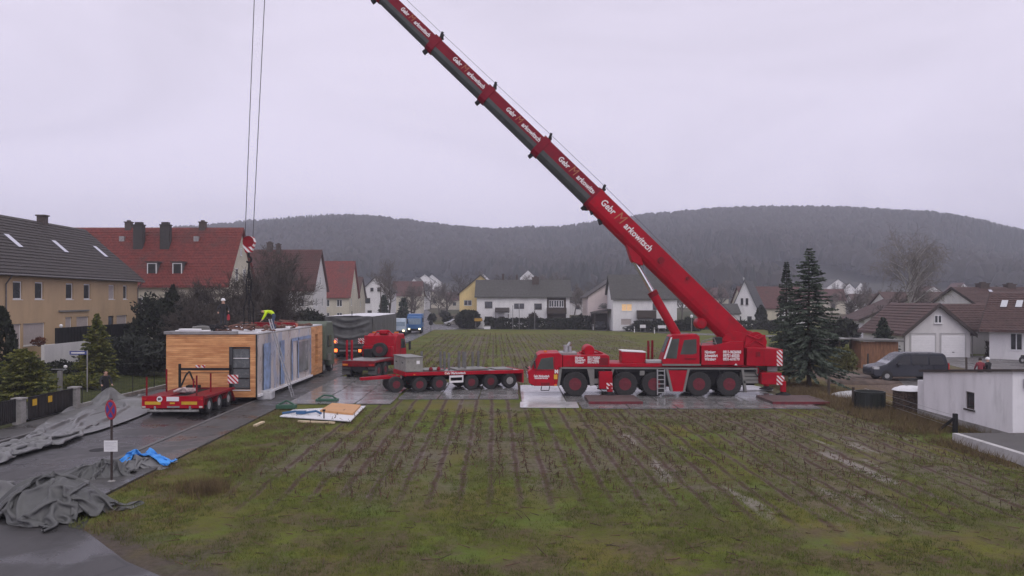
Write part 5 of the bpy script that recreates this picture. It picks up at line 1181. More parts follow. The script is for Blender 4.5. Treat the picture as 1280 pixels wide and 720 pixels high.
for i in range(6):
    for j in range(2): plate(.5 + 2.5*i, 3.0 + 2.5*i, 44.0 + 4.3*j, 48.3 + 4.3*j, .02 + .002*((i+j) % 2), MATB if (i, j) in ((0, 1), (1, 1), (0, 0), (4, 1), (5, 1)) else MATP, R(g.uniform(-.5, .5)))
for i in range(5): plate(3.6 + 2.5*i, 6.1 + 2.5*i, 41.4, 43.95, .02 + .002*(i % 2), MATP, R(g.uniform(-.4, .4)))
plate(.4, 3.55, 41.7, 43.95, .03, MATB, R(-1), 'bright reflective plate lying in front of crane cab', grp='bright plate')
plate(13.1, 15.9, 49.0, 52.0, .075, MATB, R(12), 'bright wet plate sticking out behind rear outrigger', grp='bright rear plate')
def outmat(x0, x1, y0, y1, lab):
    t = thing('outrigger_mat', lab, 'mat', ((x0+x1)/2, (y0+y1)/2, .07)); w, d = x1-x0, y1-y0
    mb = MB(); n = 6
    for k in range(n): mb.box(-w/2, w/2, -d/2 + d*k/n + .01, -d/2 + d*(k+1)/n - .01, 0, .13)
    mb.build('planks', mat('worn_red_boards', (0.11, 0.07, 0.068), 0.7, 0, 0.3, 3, dirt=0.8, dirtcol=(0.11, 0.10, 0.095)), t)
    MB().box(-w/2-.03, w/2+.03, -d/2-.05, -d/2-.003, -.0, .135).build('edge_board', mat('dull_red_edge', (.17, .018, .03), .6, 0, .3, 3, dirt=.5), t); return t
outmat(4.15, 7.0, 43.0, 45.95, 'red-edged wooden mat under the front outrigger of the crane'); outmat(14.0, 17.0, 42.9, 45.9, 'red-edged wooden mat under the rear outrigger of the crane')
# ------------------------------------------------------------------ ballast trailer
BT = thing('ballast_trailer', 'red five-axle flatbed trailer with steel stakes, parked in front of the crane', 'trailer', (-6.33, 47.95, .07), R(24))
Lb = 7.65
mb = MB(); mb.prism([(0, 1.02), (Lb, .90), (Lb, 1.12), (0, 1.24)], 'y', 0, .16); mb.prism([(0, 1.02), (Lb, .90), (Lb, 1.12), (0, 1.24)], 'y', 2.4, 2.56); mb.box(-.10, -.003, 0, 2.56, 1.0, 1.26); mb.box(Lb+.003, Lb+.1, 0, 2.56, .3, 1.13)
dk = mb.build('deck_frame', RED, BT, .02)
MB().prism([(0, 1.10), (Lb, 1.0), (Lb, 1.10), (0, 1.20)], 'y', .165, 2.395).build('deck', GREY, BT)
mb = MB(); mb.box(.2, Lb-.15, .9, 1.65, .62, .98); 
for x in (.85, 2.1, 4.2, 5.5, 6.8): mb.box(x-.15, x+.15, .4, 2.2, .4, .62)
mb.build('chassis', DARK, BT)
for i, x in enumerate((.85, 2.1, 4.2, 5.5, 6.8)):
    wheel(BT, x, .22, .47, .47, .40, RIMG if i == 4 else RIMR, side=-1); wheel(BT, x, 2.34, .47, .47, .40, RIMR, side=1)
wheel(BT, -.45, 1.9, .47, .47, .40, RIMR, side=1); wheel(BT, -.45, .75, .47, .47, .40, RIMR, side=-1)
mb = MB(); 
for z in (.88, .56): mb.box(2.72, 3.62, -.03, .03, z-.06, z+.06)
for x in (2.72, 3.56): mb.box(x, x+.07, -.032, .028, .50, .94)
mb.build('side_guard', WHITE, BT)
for x, y in ((1.6, 2.2), (2.75, 1.9), (2.95, 1.7), (3.15, 2.25), (3.9, 1.6), (4.1, 2.2), (4.3, 1.9), (5.05, 2.2), (5.3, 1.8), (3.0, 1.0), (4.05, .9)):
    zd = 1.2 - .013*x; MB().box(x, x+.13, y, y+.09, zd-.1, zd+1.05 + .1*math.sin(x*5)).build('stake', mat('dull_steel', (.17, .17, .165), .5, .3, .2, 3), BT)
mb = MB(); mb.box(1.3, 2.6, .5, 2.1, 1.19, 1.30); mb.box(3.4, 5.6, .5, 2.2, 1.17, 1.26); mb.box(6.0, 7.2, .4, 1.9, 1.10, 1.2); mb.build('load_bolster', LGREY, BT, .02)
for x, z in ((.5, .74), (2.5, .72)): MB().box(x-.05, x+.05, -.02, .0, 1.06, 1.12).build('marker_lamp', ORANGE, dk)
text("Gebr Markowitsch", .2, LET, dk, (3.1, -.012, 1.085), ang=R(.9), bold=.006, squash=.9)
mb = MB(); mb.box(-.05, 1.02, -.03, 2.58, 1.27, 2.10); gb = mb.build('ballast_box', mat('pale_grey_box', (0.27, 0.265, 0.24), 0.7, 0, 0.15, 2, dirt=.4), BT, .02)
mb = MB(); mb.box(-.09, 1.06, -.07, 2.62, 2.102, 2.16); mb.build('lid', LGREY, gb, .01); MB().box(.62, .82, -.045, -.032, 1.72, 1.92).build('sign_plate', WHITE, gb); 
for y in (.6, 2.0): MB().box(-.075, -.052, y-.12, y+.12, 1.75, 1.8).build('handle', DARK, gb)
for x in (.45, .95): mb = MB(); mb.lathe([(.11, 0), (.13, .12), (.06, .22), (0, .24)], 12, c=(x+1.2, .35, 1.25)); mb.build('red_cap', DRED, BT, sm=True)
mb = MB(); mb.bar((-.1, 1.0, .9), (-2.1, 2.1, .75), .16, .18); mb.bar((-.1, 1.9, .9), (-2.1, 2.2, .75), .16, .18); mb.box(-2.3, -1.95, 2.0, 2.3, .66, .84); mb.build('drawbar', RED, BT, .02)

# ------------------------------------------------------------------ red tractor unit seen from behind
TT = thing('tractor_unit', 'red heavy tractor unit with spare wheel behind its cab, on the plates', 'lorry', (-11.0, 57.4, .03), R(-12)); TT.scale = (1, 1, .9)
MB().box(-.55, .55, 0, 6.6, .62, 1.0).build('chassis', DARK, TT)
mb = MB(); mb.box(-1.25, 1.25, 0, 4.0, 1.22, 1.36); mb.box(-1.25, 1.25, -.05, .05, .92, 1.36); mb.build('platform', DRED, TT, .02); MB().box(-1.1, 1.1, .1, 3.9, 1.363, 1.41).build('platform_plate', GREY, TT)
for y in (.9, 2.25, 5.6):
    for sx in (-1, 1): wheel(TT, sx*1.0, y, .55, .55, .42, RIMR, 'x', sx)
for sx in (-1, 1):
    mb = MB(); mb.box(sx*1.0-.32, sx*1.0+.32, .08, .12, .28, .95); mb.build('mud_flap', mat('grey_rubber', (0.10, 0.10, 0.10), .8), TT)
    MB().box(sx*1.0-.2, sx*1.0+.2, -.09, -.055, 1.0, 1.14).build('tail_lamp', ORANGE if sx < 0 else REDLENS, TT)
mb = MB(); mb.box(-.3, .3, -.12, -.052, .5, .62); mb.box(-1.2, 1.2, -.02, .04, .62, .72); mb.build('rear_bumper', DARK, TT)
prof = [(4.15, .95), (4.15, 2.6), (4.4, 3.15), (4.9, 3.35), (6.2, 3.3), (6.65, 2.3), (6.8, 1.4), (6.75, .6), (5.1, .6), (5.0, .95)]
cb_ = MB().prism(prof, 'x', -1.24, 1.24).build('cab', RED, TT, .12)
for sx in (-1, 1):
    a, b_ = sorted((sx*1.245, sx*1.256)); MB().prism([(5.4, 2.05), (6.45, 2.05), (6.2, 2.85), (5.4, 2.9)], 'x', a, b_).build('window', GLASS, cb_)
    mb = MB(); mb.box(min(sx*1.45, sx*1.6), max(sx*1.45, sx*1.6), 6.55, 6.75, 1.85, 2.6); mb.bar((sx*1.2, 6.5, 2.5), (sx*1.5, 6.65, 2.5), .05, .05); mb.build('mirror', BLACK, cb_, .02)
    mb = MB(); mb.box(min(sx*1.243, sx*1.25), max(sx*1.243, sx*1.25), 5.25, 5.29, .8, 3.0); mb.build('door_seam', DRED, cb_)
mb = MB(); mb.box(-1.2, 1.2, 3.55, 4.1, 1.41, 2.35); mb.box(-1.22, 1.22, 3.9, 4.12, 2.35, 3.2); mb.build('headboard', RED, TT, .06)
mb = MB(); mb.box(-.9, -.2, 3.0, 3.54, 1.41, 2.1); mb.tube((-.1, 3.3, 1.41), (-.1, 3.3, 2.5), .08); mb.build('hydraulic_tank', DARK, TT, .03)
wheel(TT, .35, 3.25, 2.06, .58, .40, RIMR, 'y', -1, 'spare_wheel')
for x, y in ((-1.1, .45), (-.72, .45)): MB().tube((x, y, 1.36), (x, y, 3.0), .085, n=8).build('stake', RED, TT)
mb = MB(); mb.lathe([(.16, -.35), (.22, -.3), (.22, .3), (.16, .35)], 12, 'x', (.2, 4.5, 3.45)); mb.path([(-.5, 4.2, 3.2), (-.3, 4.3, 3.55), (.6, 4.4, 3.6), (1.0, 4.3, 3.25)], .06, 6); mb.build('roof_gear', RED, cb_)
for x in (-.9, .9): MB().box(x-.14, x+.14, 5.2, 5.45, 3.36, 3.48).build('beacon', ORANGE, cb_)

# ------------------------------------------------------------------ wooden module on its lowbed trailer
WOODM, n, b = newmat('larch_cladding'); v = n.obj(); x, y, z = n.sep(v)[:]
bd = n.math('DIVIDE', z, .115); bi = n.math('FLOOR', bd); fr = n.math('FRACT', bd)
cmb = n.new('ShaderNodeCombineXYZ'); n.put(cmb.inputs[0], n.math('MULTIPLY', n.math('ADD', x, y), .55)); n.put(cmb.inputs[1], n.math('MULTIPLY', bi, 7.31)); n.put(cmb.inputs[2], n.math('MULTIPLY', bi, 3.7))
t1 = n.noise(cmb.outputs[0], 1.1, 3, .6); gr = n.noise(n.scale(v, (2.5, 2.5, 55)), 1, 4)
c = n.mix(n.ramp(t1, .3, .7), (.56, .235, .085), (.88, .46, .20)); c = n.mix(n.ramp(gr, .45, .75, 0, .4), c, (.34, .14, .055))
n.put(b.inputs['Base Color'], c); b.inputs['Roughness'].default_value = .6
n.put(b.inputs['Normal'], n.bump(n.ramp(n.math('ABSOLUTE', n.math('SUBTRACT', fr, .5)), .38, .5, 1, 0), 1.0, .02))
FILM, n, b = newmat('milky_film'); v = n.obj()
wr = n.noise(n.scale(v, (1, 1.0, .45)), 2.2, 5, .6, .8); big = n.noise(n.scale(v, (1, .8, .3)), .8, 4)
c = n.mix(n.ramp(big, .35, .65), (.50, .44, .41), (.66, .61, .60)); c = n.mix(n.ramp(n.noise(n.scale(v, (1, .55, .22)), 1.3, 3), .56, .63, 0, .6), c, (.33, .40, .56))
n.put(b.inputs['Base Color'], c); n.put(b.inputs['Roughness'], n.ramp(wr, .3, .7, .22, .5)); n.put(b.inputs['Normal'], n.bump(wr, .7, .08))
MODW, MODL, MODH = 4.95, 15.2, 3.46
MO = thing('house_module', 'prefabricated timber module, larch boards in front and milky film on its side', 'house module', (-19.02, 44.0, .30))
# front wall with a tall glazed door
fw = MB(); dx0, dx1, dz0, dz1 = 3.45, 4.62, .42, 2.78
put = lambda u, q, zz: (u, q, zz)
open_wall(fw, MODW, 0, MODH, [((dx0+dx1)/2, dz0, dx1-dx0, dz1-dz0)], put, .3)
fw.build('front_wall', WOODM, MO)
df = MB(); t = .07
df.box(dx0, dx0+.18, .03, .2, dz0, dz1); df.box(dx1-t, dx1, .1, .2, dz0, dz1); df.box(dx0+.18, dx1-t, .1, .2, dz1-t, dz1); df.box(dx0+.18, dx1-t, .1, .2, dz0, dz0+t)
dfo = df.build('door', mat('anthracite_frame', (.045, .048, .052), .5), MO)
for k in range(4): MB().box(dx0+.182, dx1-t-.002, .14, .16, dz0+t+.55*k+.025, dz0+t+.55*(k+1)-.025).build('pane', mat('film_covered_glass', (.13, .14, .145), .25, 0, .1), dfo)
mb = MB()
for k in (1, 2): mb.box(dx0+.18, dx1-t, .11, .17, dz0+t+.55*k-.022, dz0+t+.55*k+.022)
mb.build_each('glazing_bar', DARK, dfo); MB().box(dx0+.2, dx1-t-.05, .09, .13, dz0+t+1.65-.02, dz0+t+1.65+.02).build('handle_bar', WHITE, dfo); MB().box(dx0-.02, dx1+.03, -.05, .02, dz0-.05, dz0-.003).build('sill', WHITE, dfo)
# side wall: film with clothes-like folds between wooden ends
fy0, fy1 = .06, 11.9; ny_, nz_ = 120, 30
V = []; 
for i in range(ny_+1):
    for j in range(nz_+1):
        yy, zz = fy0 + (fy1-fy0)*i/ny_, .02 + (MODH-.06)*j/nz_
        V.append((MODW + .035 + .03*mnoise.noise((yy*1.3, zz*.6, 0)) + .02*mnoise.noise((yy*4, zz*1.5, 5)), yy, zz))
ii = (np.arange(ny_)[:, None]*(nz_+1) + np.arange(nz_)[None, :]).reshape(-1, 1); npobj('side_film', V, ii + np.array([[0, nz_+1, nz_+2, 1]]), FILM, MO, sm=True)
mb = MB(); mb.box(MODW-.25, MODW-.003, .005, 11.9, 0, MODH); mb.build('side_wall', mat('module_core', (.3, .26, .22), .8), MO)
mb = MB(); open_wall(mb, MODL-11.95, 0, MODH, [(1.55, .75, .75, 2.15)], lambda u, q, zz: (MODW+.03-q, 11.95+u, zz), .25); mb.quad((MODW+.03, 11.95, 0), (MODW-.2, 11.95, 0), (MODW-.2, 11.95, MODH), (MODW+.03, 11.95, MODH)); mb.build('end_wall', WOODM, MO)
MB().box(MODW-.2, MODW-.15, 11.95+1.18, 11.95+1.92, .76, 2.89).build('slit_window', GLASS, MO)
mb = MB(); 
for y0, y1 in ((1.0, 2.3), (4.3, 5.1), (8.2, 8.4), (6.7, 7.0)): mb.box(MODW+.105, MODW+.115, y0, y1, .25, 2.9)
mb.box(MODW+.105, MODW+.115, 7.0, 11.4, 2.72, 2.92); mb.box(MODW+.105, MODW+.115, 11.4, 11.6, .3, 2.9)
mb.build_each('blue_tape', mat('blue_film_strips', (.25, .34, .52), .35, 0, .35, 2), MO)
mb = MB(); mb.box(MODW+.10, MODW+.112, 8.4, 10.9, .6, 2.6); mb.build('covered_window', mat('film_over_glass', (.24, .245, .27), .2, 0, .25, 1.2), MO)
mb = MB(); mb.box(MODW+.05, MODW+.16, .05, 11.9, .02, .14); mb.build('bottom_batten', WHITE, MO)
mb = MB(); mb.box(.01, MODW-.26, MODL-.2, MODL-.01, 0, MODH); mb.box(.005, .2, .32, MODL-.21, 0, MODH); mb.box(.21, MODW-.26, .32, MODL-.21, 0.02, .2); mb.build('other_walls', WOODM, MO)
mb = MB(); mb.box(.0, MODW+.02, .32, MODL, MODH+.003, MODH+.09); mb.build('roof', mat('white_roof_membrane', (.72, .71, .74), .35, 0, .06, .7, dirt=.35, dirtcol=(.4, .39, .38)), MO)
mb = MB(); mb.box(-.1, MODW*.78, -.10, .32, MODH+.005, MODH+.17); mb.box(MODW*.78+.005, MODW-.05, -.04, .31, MODH+.005, MODH+.03); mb.box(-.12, 0, .33, MODL, MODH+.092, MODH+.16); mb.build('roof_edge', GREY, MO, .01)
MB().box(MODW-.02, MODW+.05, -.03, .05, 0, MODH-.02).build('corner_trim', BLACK, MO)
rtop = .30 + MODH + .09
# clutter on the roof
def coil(name, label, loc, r, m, cat='coil', turns=5):
    mb = MB()
    for k in range(turns):
        pts_ = [(r*(1+.08*math.sin(3*a+k))*math.cos(a), r*(1+.08*math.sin(3*a+k))*math.sin(a), .05 + k*.06 + .02*math.sin(a*2+k)) for a in np.linspace(0, 6.28, 22)]; mb.path(pts_, .04, 6)
    o = mb.build(name, m, loc=loc); return tag(o, label, cat)
coil('cable_coil', 'grey coiled cable at the front left of the module roof', (-17.55, 45.2, rtop), .42, LGREY)
mb = MB(); mb.box(-.9, .9, -.25, .25, 0, .12); mb.box(-.7, .5, -.3, .2, .12, .2); tag(mb.build('plank_bundle', WHITE, loc=(-17.9, 44.9, rtop), rz=R(8), bevel=.02), 'white folded boards at the front edge of the module roof', 'boards')
g = random.Random(5)
for k, (x, y, s_, lab) in enumerate(((-15.9, 46.6, 1.0, 'heap of rusty brown straps near front edge of module roof'), (-15.4, 50.5, .9, 'longer pile of brown ropes further back on the module roof'), (-16.9, 46.2, .8, 'dark grey heap of slings left of the brown straps on the roof'), (-15.2, 55.0, .9, 'brown spreader ropes near the far end of the module roof'))):
    mb = MB()
    for q in range(16):
        p = Vector((g.gauss(0, .55)*s_, g.gauss(0, .4)*s_, g.uniform(.03, .3))); pp = [p]
        for _ in range(5): p = p + Vector((g.gauss(0, .28), g.gauss(0, .28), g.uniform(-.12, .12))); p.z = max(.03, min(.38, p.z)); pp.append(p)
        mb.path(pp, g.uniform(.03, .06), 5)
    tag(mb.build('strap_heap', mat('rusty_straps', (.15, .075, .055), .8, 0, .4, 5) if k != 2 else DARK, loc=(x, y, rtop)), lab, 'straps')
mb = MB(); mb.box(-1.6, 1.6, -.15, .15, 0, .2); mb.tube((-1.6, 0, .25), (1.6, 0, .25), .06); tag(mb.build('spreader_beam', DRED, loc=(-15.9, 53.2, rtop), rz=R(-12), bevel=.02), 'dull red spreader beam lying behind the yellow-vested worker', 'beam')
mb = MB(); mb.box(-.35, .35, -.2, .2, 0, .22); tag(mb.build('tool_case', mat('orange_case', (.45, .12, .06), .5), loc=(-14.75, 53.6, rtop), bevel=.03), 'small orange tool case behind the yellow-vested worker', 'case')
mb = MB(); mb.box(-.9, .9, -.5, .5, 0, .14); tag(mb.build('insulation_board', WHITE, loc=(-15.0, 51.6, rtop), rz=R(4), bevel=.02), 'white insulation board lying between the two workers', 'board')
mb = MB(); mb.box(-.4, .4, -.5, .5, 0, .42); mb.prism([(-.4, .42), (.4, .42), (.25, .5), (-.25, .5)], 'y', -.45, .45); tag(mb.build('wrapped_block', mat('white_wrap', (.5, .5, .52), .4, 0, .2, 3, bump=.4), loc=(-13.9, 45.2, .075), rz=R(5), bevel=.04), 'pale wrapped support block under the front corner of the module', 'block')

LT = thing('lowbed_trailer', 'long red lowbed trailer carrying the timber module, its tail towards the camera', 'trailer', (-16.48, 38.9, .012))
mb = MB()
for s_ in (-1, 1): mb.box(min(s_*.42, s_*1.5), max(s_*.42, s_*1.5), 0.05, 4.4, .80, .93)
mb.box(-1.5, 1.5, -.02, .12, .62, .98); mb.box(-1.5, 1.5, -.06, .05, .38, .62); mb.prism([(4.4, .93), (5.0, .24), (5.0, .10), (4.4, .62)], 'x', -1.3, 1.3); mb.build('deck', DRED, LT, .02)
MB().box(-1.35, 1.35, 5.0, 20.6, .10, .235).build('low_bed', DARK, LT)
tailm = MB(); tailm.box(-1.49, 1.49, -.075, -.06, .40, .97); tl = tailm.build('tail_panel', RED, LT)
MB().box(-.415, .415, .13, 4.35, .72, .85).build('centre_trough', DARK, LT)
for x in (-.95, .82): MB().box(x-.38, x+.38, -.092, -.078, .57, .72).build('reflector_strip', YEL, tl)
MB().box(-.12, .12, -.09, -.077, .6, .68).build('reflector', YEL, tl); MB().box(-.28, .32, -.095, -.077, .74, .95).build('number_board', WHITE, tl)
mb = MB(); mb.lathe([(.14, -.015), (.14, 0)], 20, 'y', (-.62, -.08, .84)); mb.build('speed_disc', WHITE, tl); text("80", .15, BLACK, tl, (-.62, -.10, .84), bold=.006)
for x in (-1.38, 1.38): MB().box(x-.1, x+.1, -.1, -.077, .8, .9).build('tail_lamp', REDLENS, tl); MB().box(x-.08, x+.08, -.1, -.077, .42, .5).build('indicator', mat('pale_lens', (.6, .55, .5), .3), tl)
mb = MB(); mb.box(-1.2, 1.3, -.16, -.08, .22, .33); mb.box(-.9, -.8, -.1, .1, .3, .5); mb.box(.8, .9, -.1, .1, .3, .5); mb.build('bumper', mat('worn_bumper', (.30, .30, .29), .5, .3, .2, 3, dirt=.5), LT, .02); MB().box(-.25, .35, -.11, -.078, .42, .5).build('number_plate', mat('dirty_plate', (.25, .25, .24), .6), tl)
for y in (.95, 2.3, 3.65):
    for s_ in (-1, 1):
        wheel(LT, s_*1.22, y, .42, .42, .40, RIMG, 'x', s_)
        mb = MB()
        for k in range(8):
            a0, a1 = R(10 + 20*k), R(30 + 20*k); mb.bar((s_*1.24, y + .52*math.cos(a0), .42 + .52*math.sin(a0)*.8), (s_*1.24, y + .52*math.cos(a1), .42 + .52*math.sin(a1)*.8), .46, .025, up=(0, -math.sin(a0), math.cos(a0)))
        mb.build('mudguard', DRED, LT)
for x, y, h_ in ((-1.42, .3, .95), (-1.35, 2.4, 1.15), (.95, .5, 1.0), (1.0, 2.2, .95), (-.2, 3.0, .6)): MB().tube((x, y, .93), (x, y, .93+h_), .045, n=8).build('stake', DRED, LT)
gy = 4.2; mb = MB(); mb.box(-1.5, 1.35, gy, gy+.08, 1.85, 1.98); mb.box(-1.5, -1.38, gy, gy+.1, .5, 2.2); mb.box(1.23, 1.35, gy, gy+.1, .93, 2.15); mb.box(-1.5, 1.35, gy+.02, gy+.06, 1.70, 1.73); mb.build('load_gate', DARK, LT, .01)
mb = MB(); mb.path([(-1.3, gy-.2, .95), (-1.05, gy-.1, 1.6), (-.9, gy, 1.8), (-.6, gy-.1, 1.2)], .05, 6); mb.box(-.85, -.2, gy-.6, gy-.2, .95, 1.1); mb.build('lashing_gear', DARK, LT)
MB().box(1.18, 1.74, gy-.05, gy-.03, 1.15, 1.62).build('chevron_board', STRIPE, LT); MB().box(1.36, 1.42, gy-.03, gy+.03, 1.4, 1.6).build('board_arm', DARK, LT)
for k, x in enumerate((-.45, -.15)): MB().box(x-.1, x+.1, gy-.05, gy+.02, 2.0, 2.14).build('work_lamp', STRIPE, LT)
mb = MB(); mb.box(-.55, .25, 1.1, 1.5, .93, 1.12); mb.path([(-.6, .8, 1.0), (-.2, 1.2, 1.15), (.1, .9, 1.02), (.3, 1.4, 1.0)], .06, 6); tag(mb.build('tool_bundle', mat('pale_bundle', (.45, .35, .34), .7, 0, .3, 5), loc=(-16.5, 39.6, .03)), 'pale bundle of tools lying on the tail of the lowbed trailer', 'tools')
# lorry in front of the module: only a strip of it shows past the module's far corner
GT = thing('tractor_unit', 'grey-green tractor unit just past the far corner of the timber module', 'lorry', (-15.45, 61.2, .01))
MB().prism([(0, 1.0), (0, 3.7), (.5, 4.0), (2.2, 3.95), (2.9, 2.6), (3.0, 1.0), (3.0, .5), (1.2, .5), (1.1, 1.0)], 'x', -1.22, 1.22).build('cab', mat('grey_green_paint', (.10, .125, .09), .5, 0, .15, 2, dirt=.4), GT, .1)
MB().box(-.6, .6, -1.2, 3, .6, .95).build('chassis', DARK, GT)
for y in (-.5, 2.0):
    for s_ in (-1, 1): wheel(GT, s_*1.02, y, .5, .5, .38, RIMG, 'x', s_)
mb = MB(); mb.box(1.24, 1.30, .5, 1.6, 2.0, 2.9); mb.build('side_window', GLASS, GT); mb = MB(); mb.box(1.3, 1.55, .2, .5, 1.0, 1.5); mb.build('air_tank', LGREY, GT, .03)

# ------------------------------------------------------------------ second module under grey tarpaulin
TARP, n, b = newmat('grey_tarpaulin'); v = n.obj(); f1 = n.noise(v, 1.2, 5, .6); f2 = n.noise(v, 9, 4, .6)
c = n.mix(n.ramp(f1, .3, .7), (.058, .060, .060), (.112, .114, .113)); c = n.mix(n.ramp(f2, .55, .75, 0, .35), c, (.075, .075, .072))
n.put(b.inputs['Base Color'], c); n.put(b.inputs['Roughness'], n.ramp(f1, .3, .7, .42, .6)); n.put(b.inputs['Normal'], n.bump(f2, .35, .03))
TARPL = mat('pale_grey_tarpaulin', (.30, .30, .30), .45, 0, .2, 1.2, bump=.3, bscale=8, dirt=.3, dirtcol=(.12, .12, .12))
TM = thing('tarp_covered_load', 'large load wrapped in grey-green tarpaulin on a lorry trailer with lit tail lamps', 'covered load', (-18.3, 78.2, .01))
tw, tl_, tz0, tz1 = 4.65, 16.0, .95, 4.0
def drape(nm, L, put, seed, sag=True):
    nu, nv = int(L*8)+8, 26; V = []
    for i in range(nu+1):
        for j in range(nv+1):
            u, vv = L*i/nu, j/nv; z = tz0 + (tz1-tz0)*vv; o = 0
            if sag:
                for (c0, amp, kk) in ((.35, .9, 3.2), (.6, .6, 5.0)):
                    q = z - (tz1 - .3) + amp*math.sin(PI*min(1, max(0, u/L)))**1.2*(1-c0*.3); o += .14*math.sin(q*kk*2.2 + c0*6 + .8*mnoise.noise((u*.8, z*.5, seed)))*math.sin(PI*u/L)
            o += .10*mnoise.noise((u*.9, z*.35, seed)) + .05*mnoise.noise((u*3, z*.8, seed+3)); o *= min(1, (1-vv)*6 + .02)
            zz = z - (.25*mnoise.noise((u*.7, 0, seed)) + .1 if j == 0 else 0)
            V.append(put(u, -abs(o)*.6 - o*.4 - .02, zz))
    ii = (np.arange(nu)[:, None]*(nv+1) + np.arange(nv)[None, :]).reshape(-1, 1); return npobj(nm, V, ii + np.array([[0, nv+1, nv+2, 1]]), TARP, TM, sm=True)
drape('tarpaulin_back', tw, lambda u, o, z: (u, o, z), 1); drape('tarpaulin_side', tl_, lambda u, o, z: (tw - o, u, z), 2, False); drape('tarpaulin_side', tl_, lambda u, o, z: (o, tl_ - u, z), 3, False)
mb = MB(); mb.box(.02, tw-.02, .02, tl_-.02, tz0+.1, tz1-.02); mb.build('load', DARK, TM)
V = []; nu, nv = 20, 60
for i in range(nu+1):
    for j in range(nv+1): V.append((tw*i/nu, tl_*j/nv, tz1 + .05*mnoise.noise((i*.4, j*.4, 1)) + .08*math.sin(PI*i/nu)))
ii = (np.arange(nu)[:, None]*(nv+1) + np.arange(nv)[None, :]).reshape(-1, 1); npobj('roof_sheet', V, ii + np.array([[0, nv+1, nv+2, 1]]), mat('white_sheet', (.70, .70, .72), .35, 0, .08, 1), TM, sm=True)
mb = MB(); mb.box(.9, 3.7, -.15, 15, .55, .9); mb.box(.85, 3.75, -.25, -.1, .35, .95); mb.build('trailer_frame', DARK, TM)
for y in (1.2, 2.6, 4.0):
    for x, s_ in ((1.1, -1), (3.5, 1)): wheel(TM, x, y, .45, .45, .38, RIMG, 'x', s_)
for x in (1.05, ): MB().box(x-.22, x+.22, -.32, -.26, .55, .85).build('tail_lamp', LITRED, TM)
MB().box(3.35, 3.6, -.32, -.26, .55, .8).build('tail_lamp', LITRED, TM)
for x in (1.05, 3.62): MB().box(x-.3, x+.3, -.34, -.31, 1.35, 1.9).build('chevron_board', STRIPE, TM); MB().box(x-.1, x+.1, -.38, -.345, 1.45, 1.65).build('marker_lamp', LITRED if x < 2 else REDLENS, TM)
mb = MB(); mb.box(1.5, 3.2, -.32, -.26, .6, .75); mb.build('number_board', GREY, TM); MB().tube((2.6, .3, tz1), (2.6, .3, tz1+.5), .04).build('mast', DARK, TM)

# ------------------------------------------------------------------ blue lorries far down the road, facing us
BLUE = mat('blue_paint', (.045, .15, .36), .4, 0, .15, 1, dirt=.3); WBLUE = mat('pale_blue_paint', (.42, .50, .60), .4, 0, .1, 1)
def lorry(label, loc, rz, cabm, bodym, hb, cabtop):
    t = thing('lorry', label, 'lorry', loc, rz)
    MB().prism([(0, .5), (-.05, 1.5), (.25, cabtop), (1.9, cabtop), (1.9, .5)], 'x', -1.2, 1.2).build('cab', cabm, t, .1)
    MB().prism([(-.065, 1.55), (.20, cabtop-.25), (.21, cabtop-.25), (-.05, 1.55)], 'x', -1.05, 1.05).build('windscreen', mat('sky_lit_glass', (.16, .22, .28), .1), t)
    mb = MB(); mb.box(-1.22, 1.22, 2.0, 7.5, 1.0, hb); mb.build('body', bodym, t, .04); MB().box(-.9, .9, .2, 7.5, .5, .95).build('chassis', DARK, t); MB().box(-1.15, 1.15, -.12, -.06, .45, .85).build('bumper', DARK, t)
    for y in (.9, 4.6, 6.2):
        for s_ in (-1, 1): wheel(t, s_*1.0, y, .5, .5, .36, RIMG, 'x', s_)
    for s_ in (-1, 1): MB().box(s_*.85-.15, s_*.85+.15, -.16, -.125, .7, .92).build('headlight', LITWHITE, t); MB().box(s_*1.4-.1, s_*1.4+.1, .1, .3, 1.9, 2.6).build('mirror', BLACK, t)
    return t
lorry('blue lorry with tall box body at the far end of the road', (-16.0, 131, .02), R(4), BLUE, BLUE, 3.2, 2.9)
lorry('white and blue lorry in front of the tall blue one, headlights lit', (-17.6, 123.5, .02), R(4), WBLUE, BLUE, 2.2, 2.7)
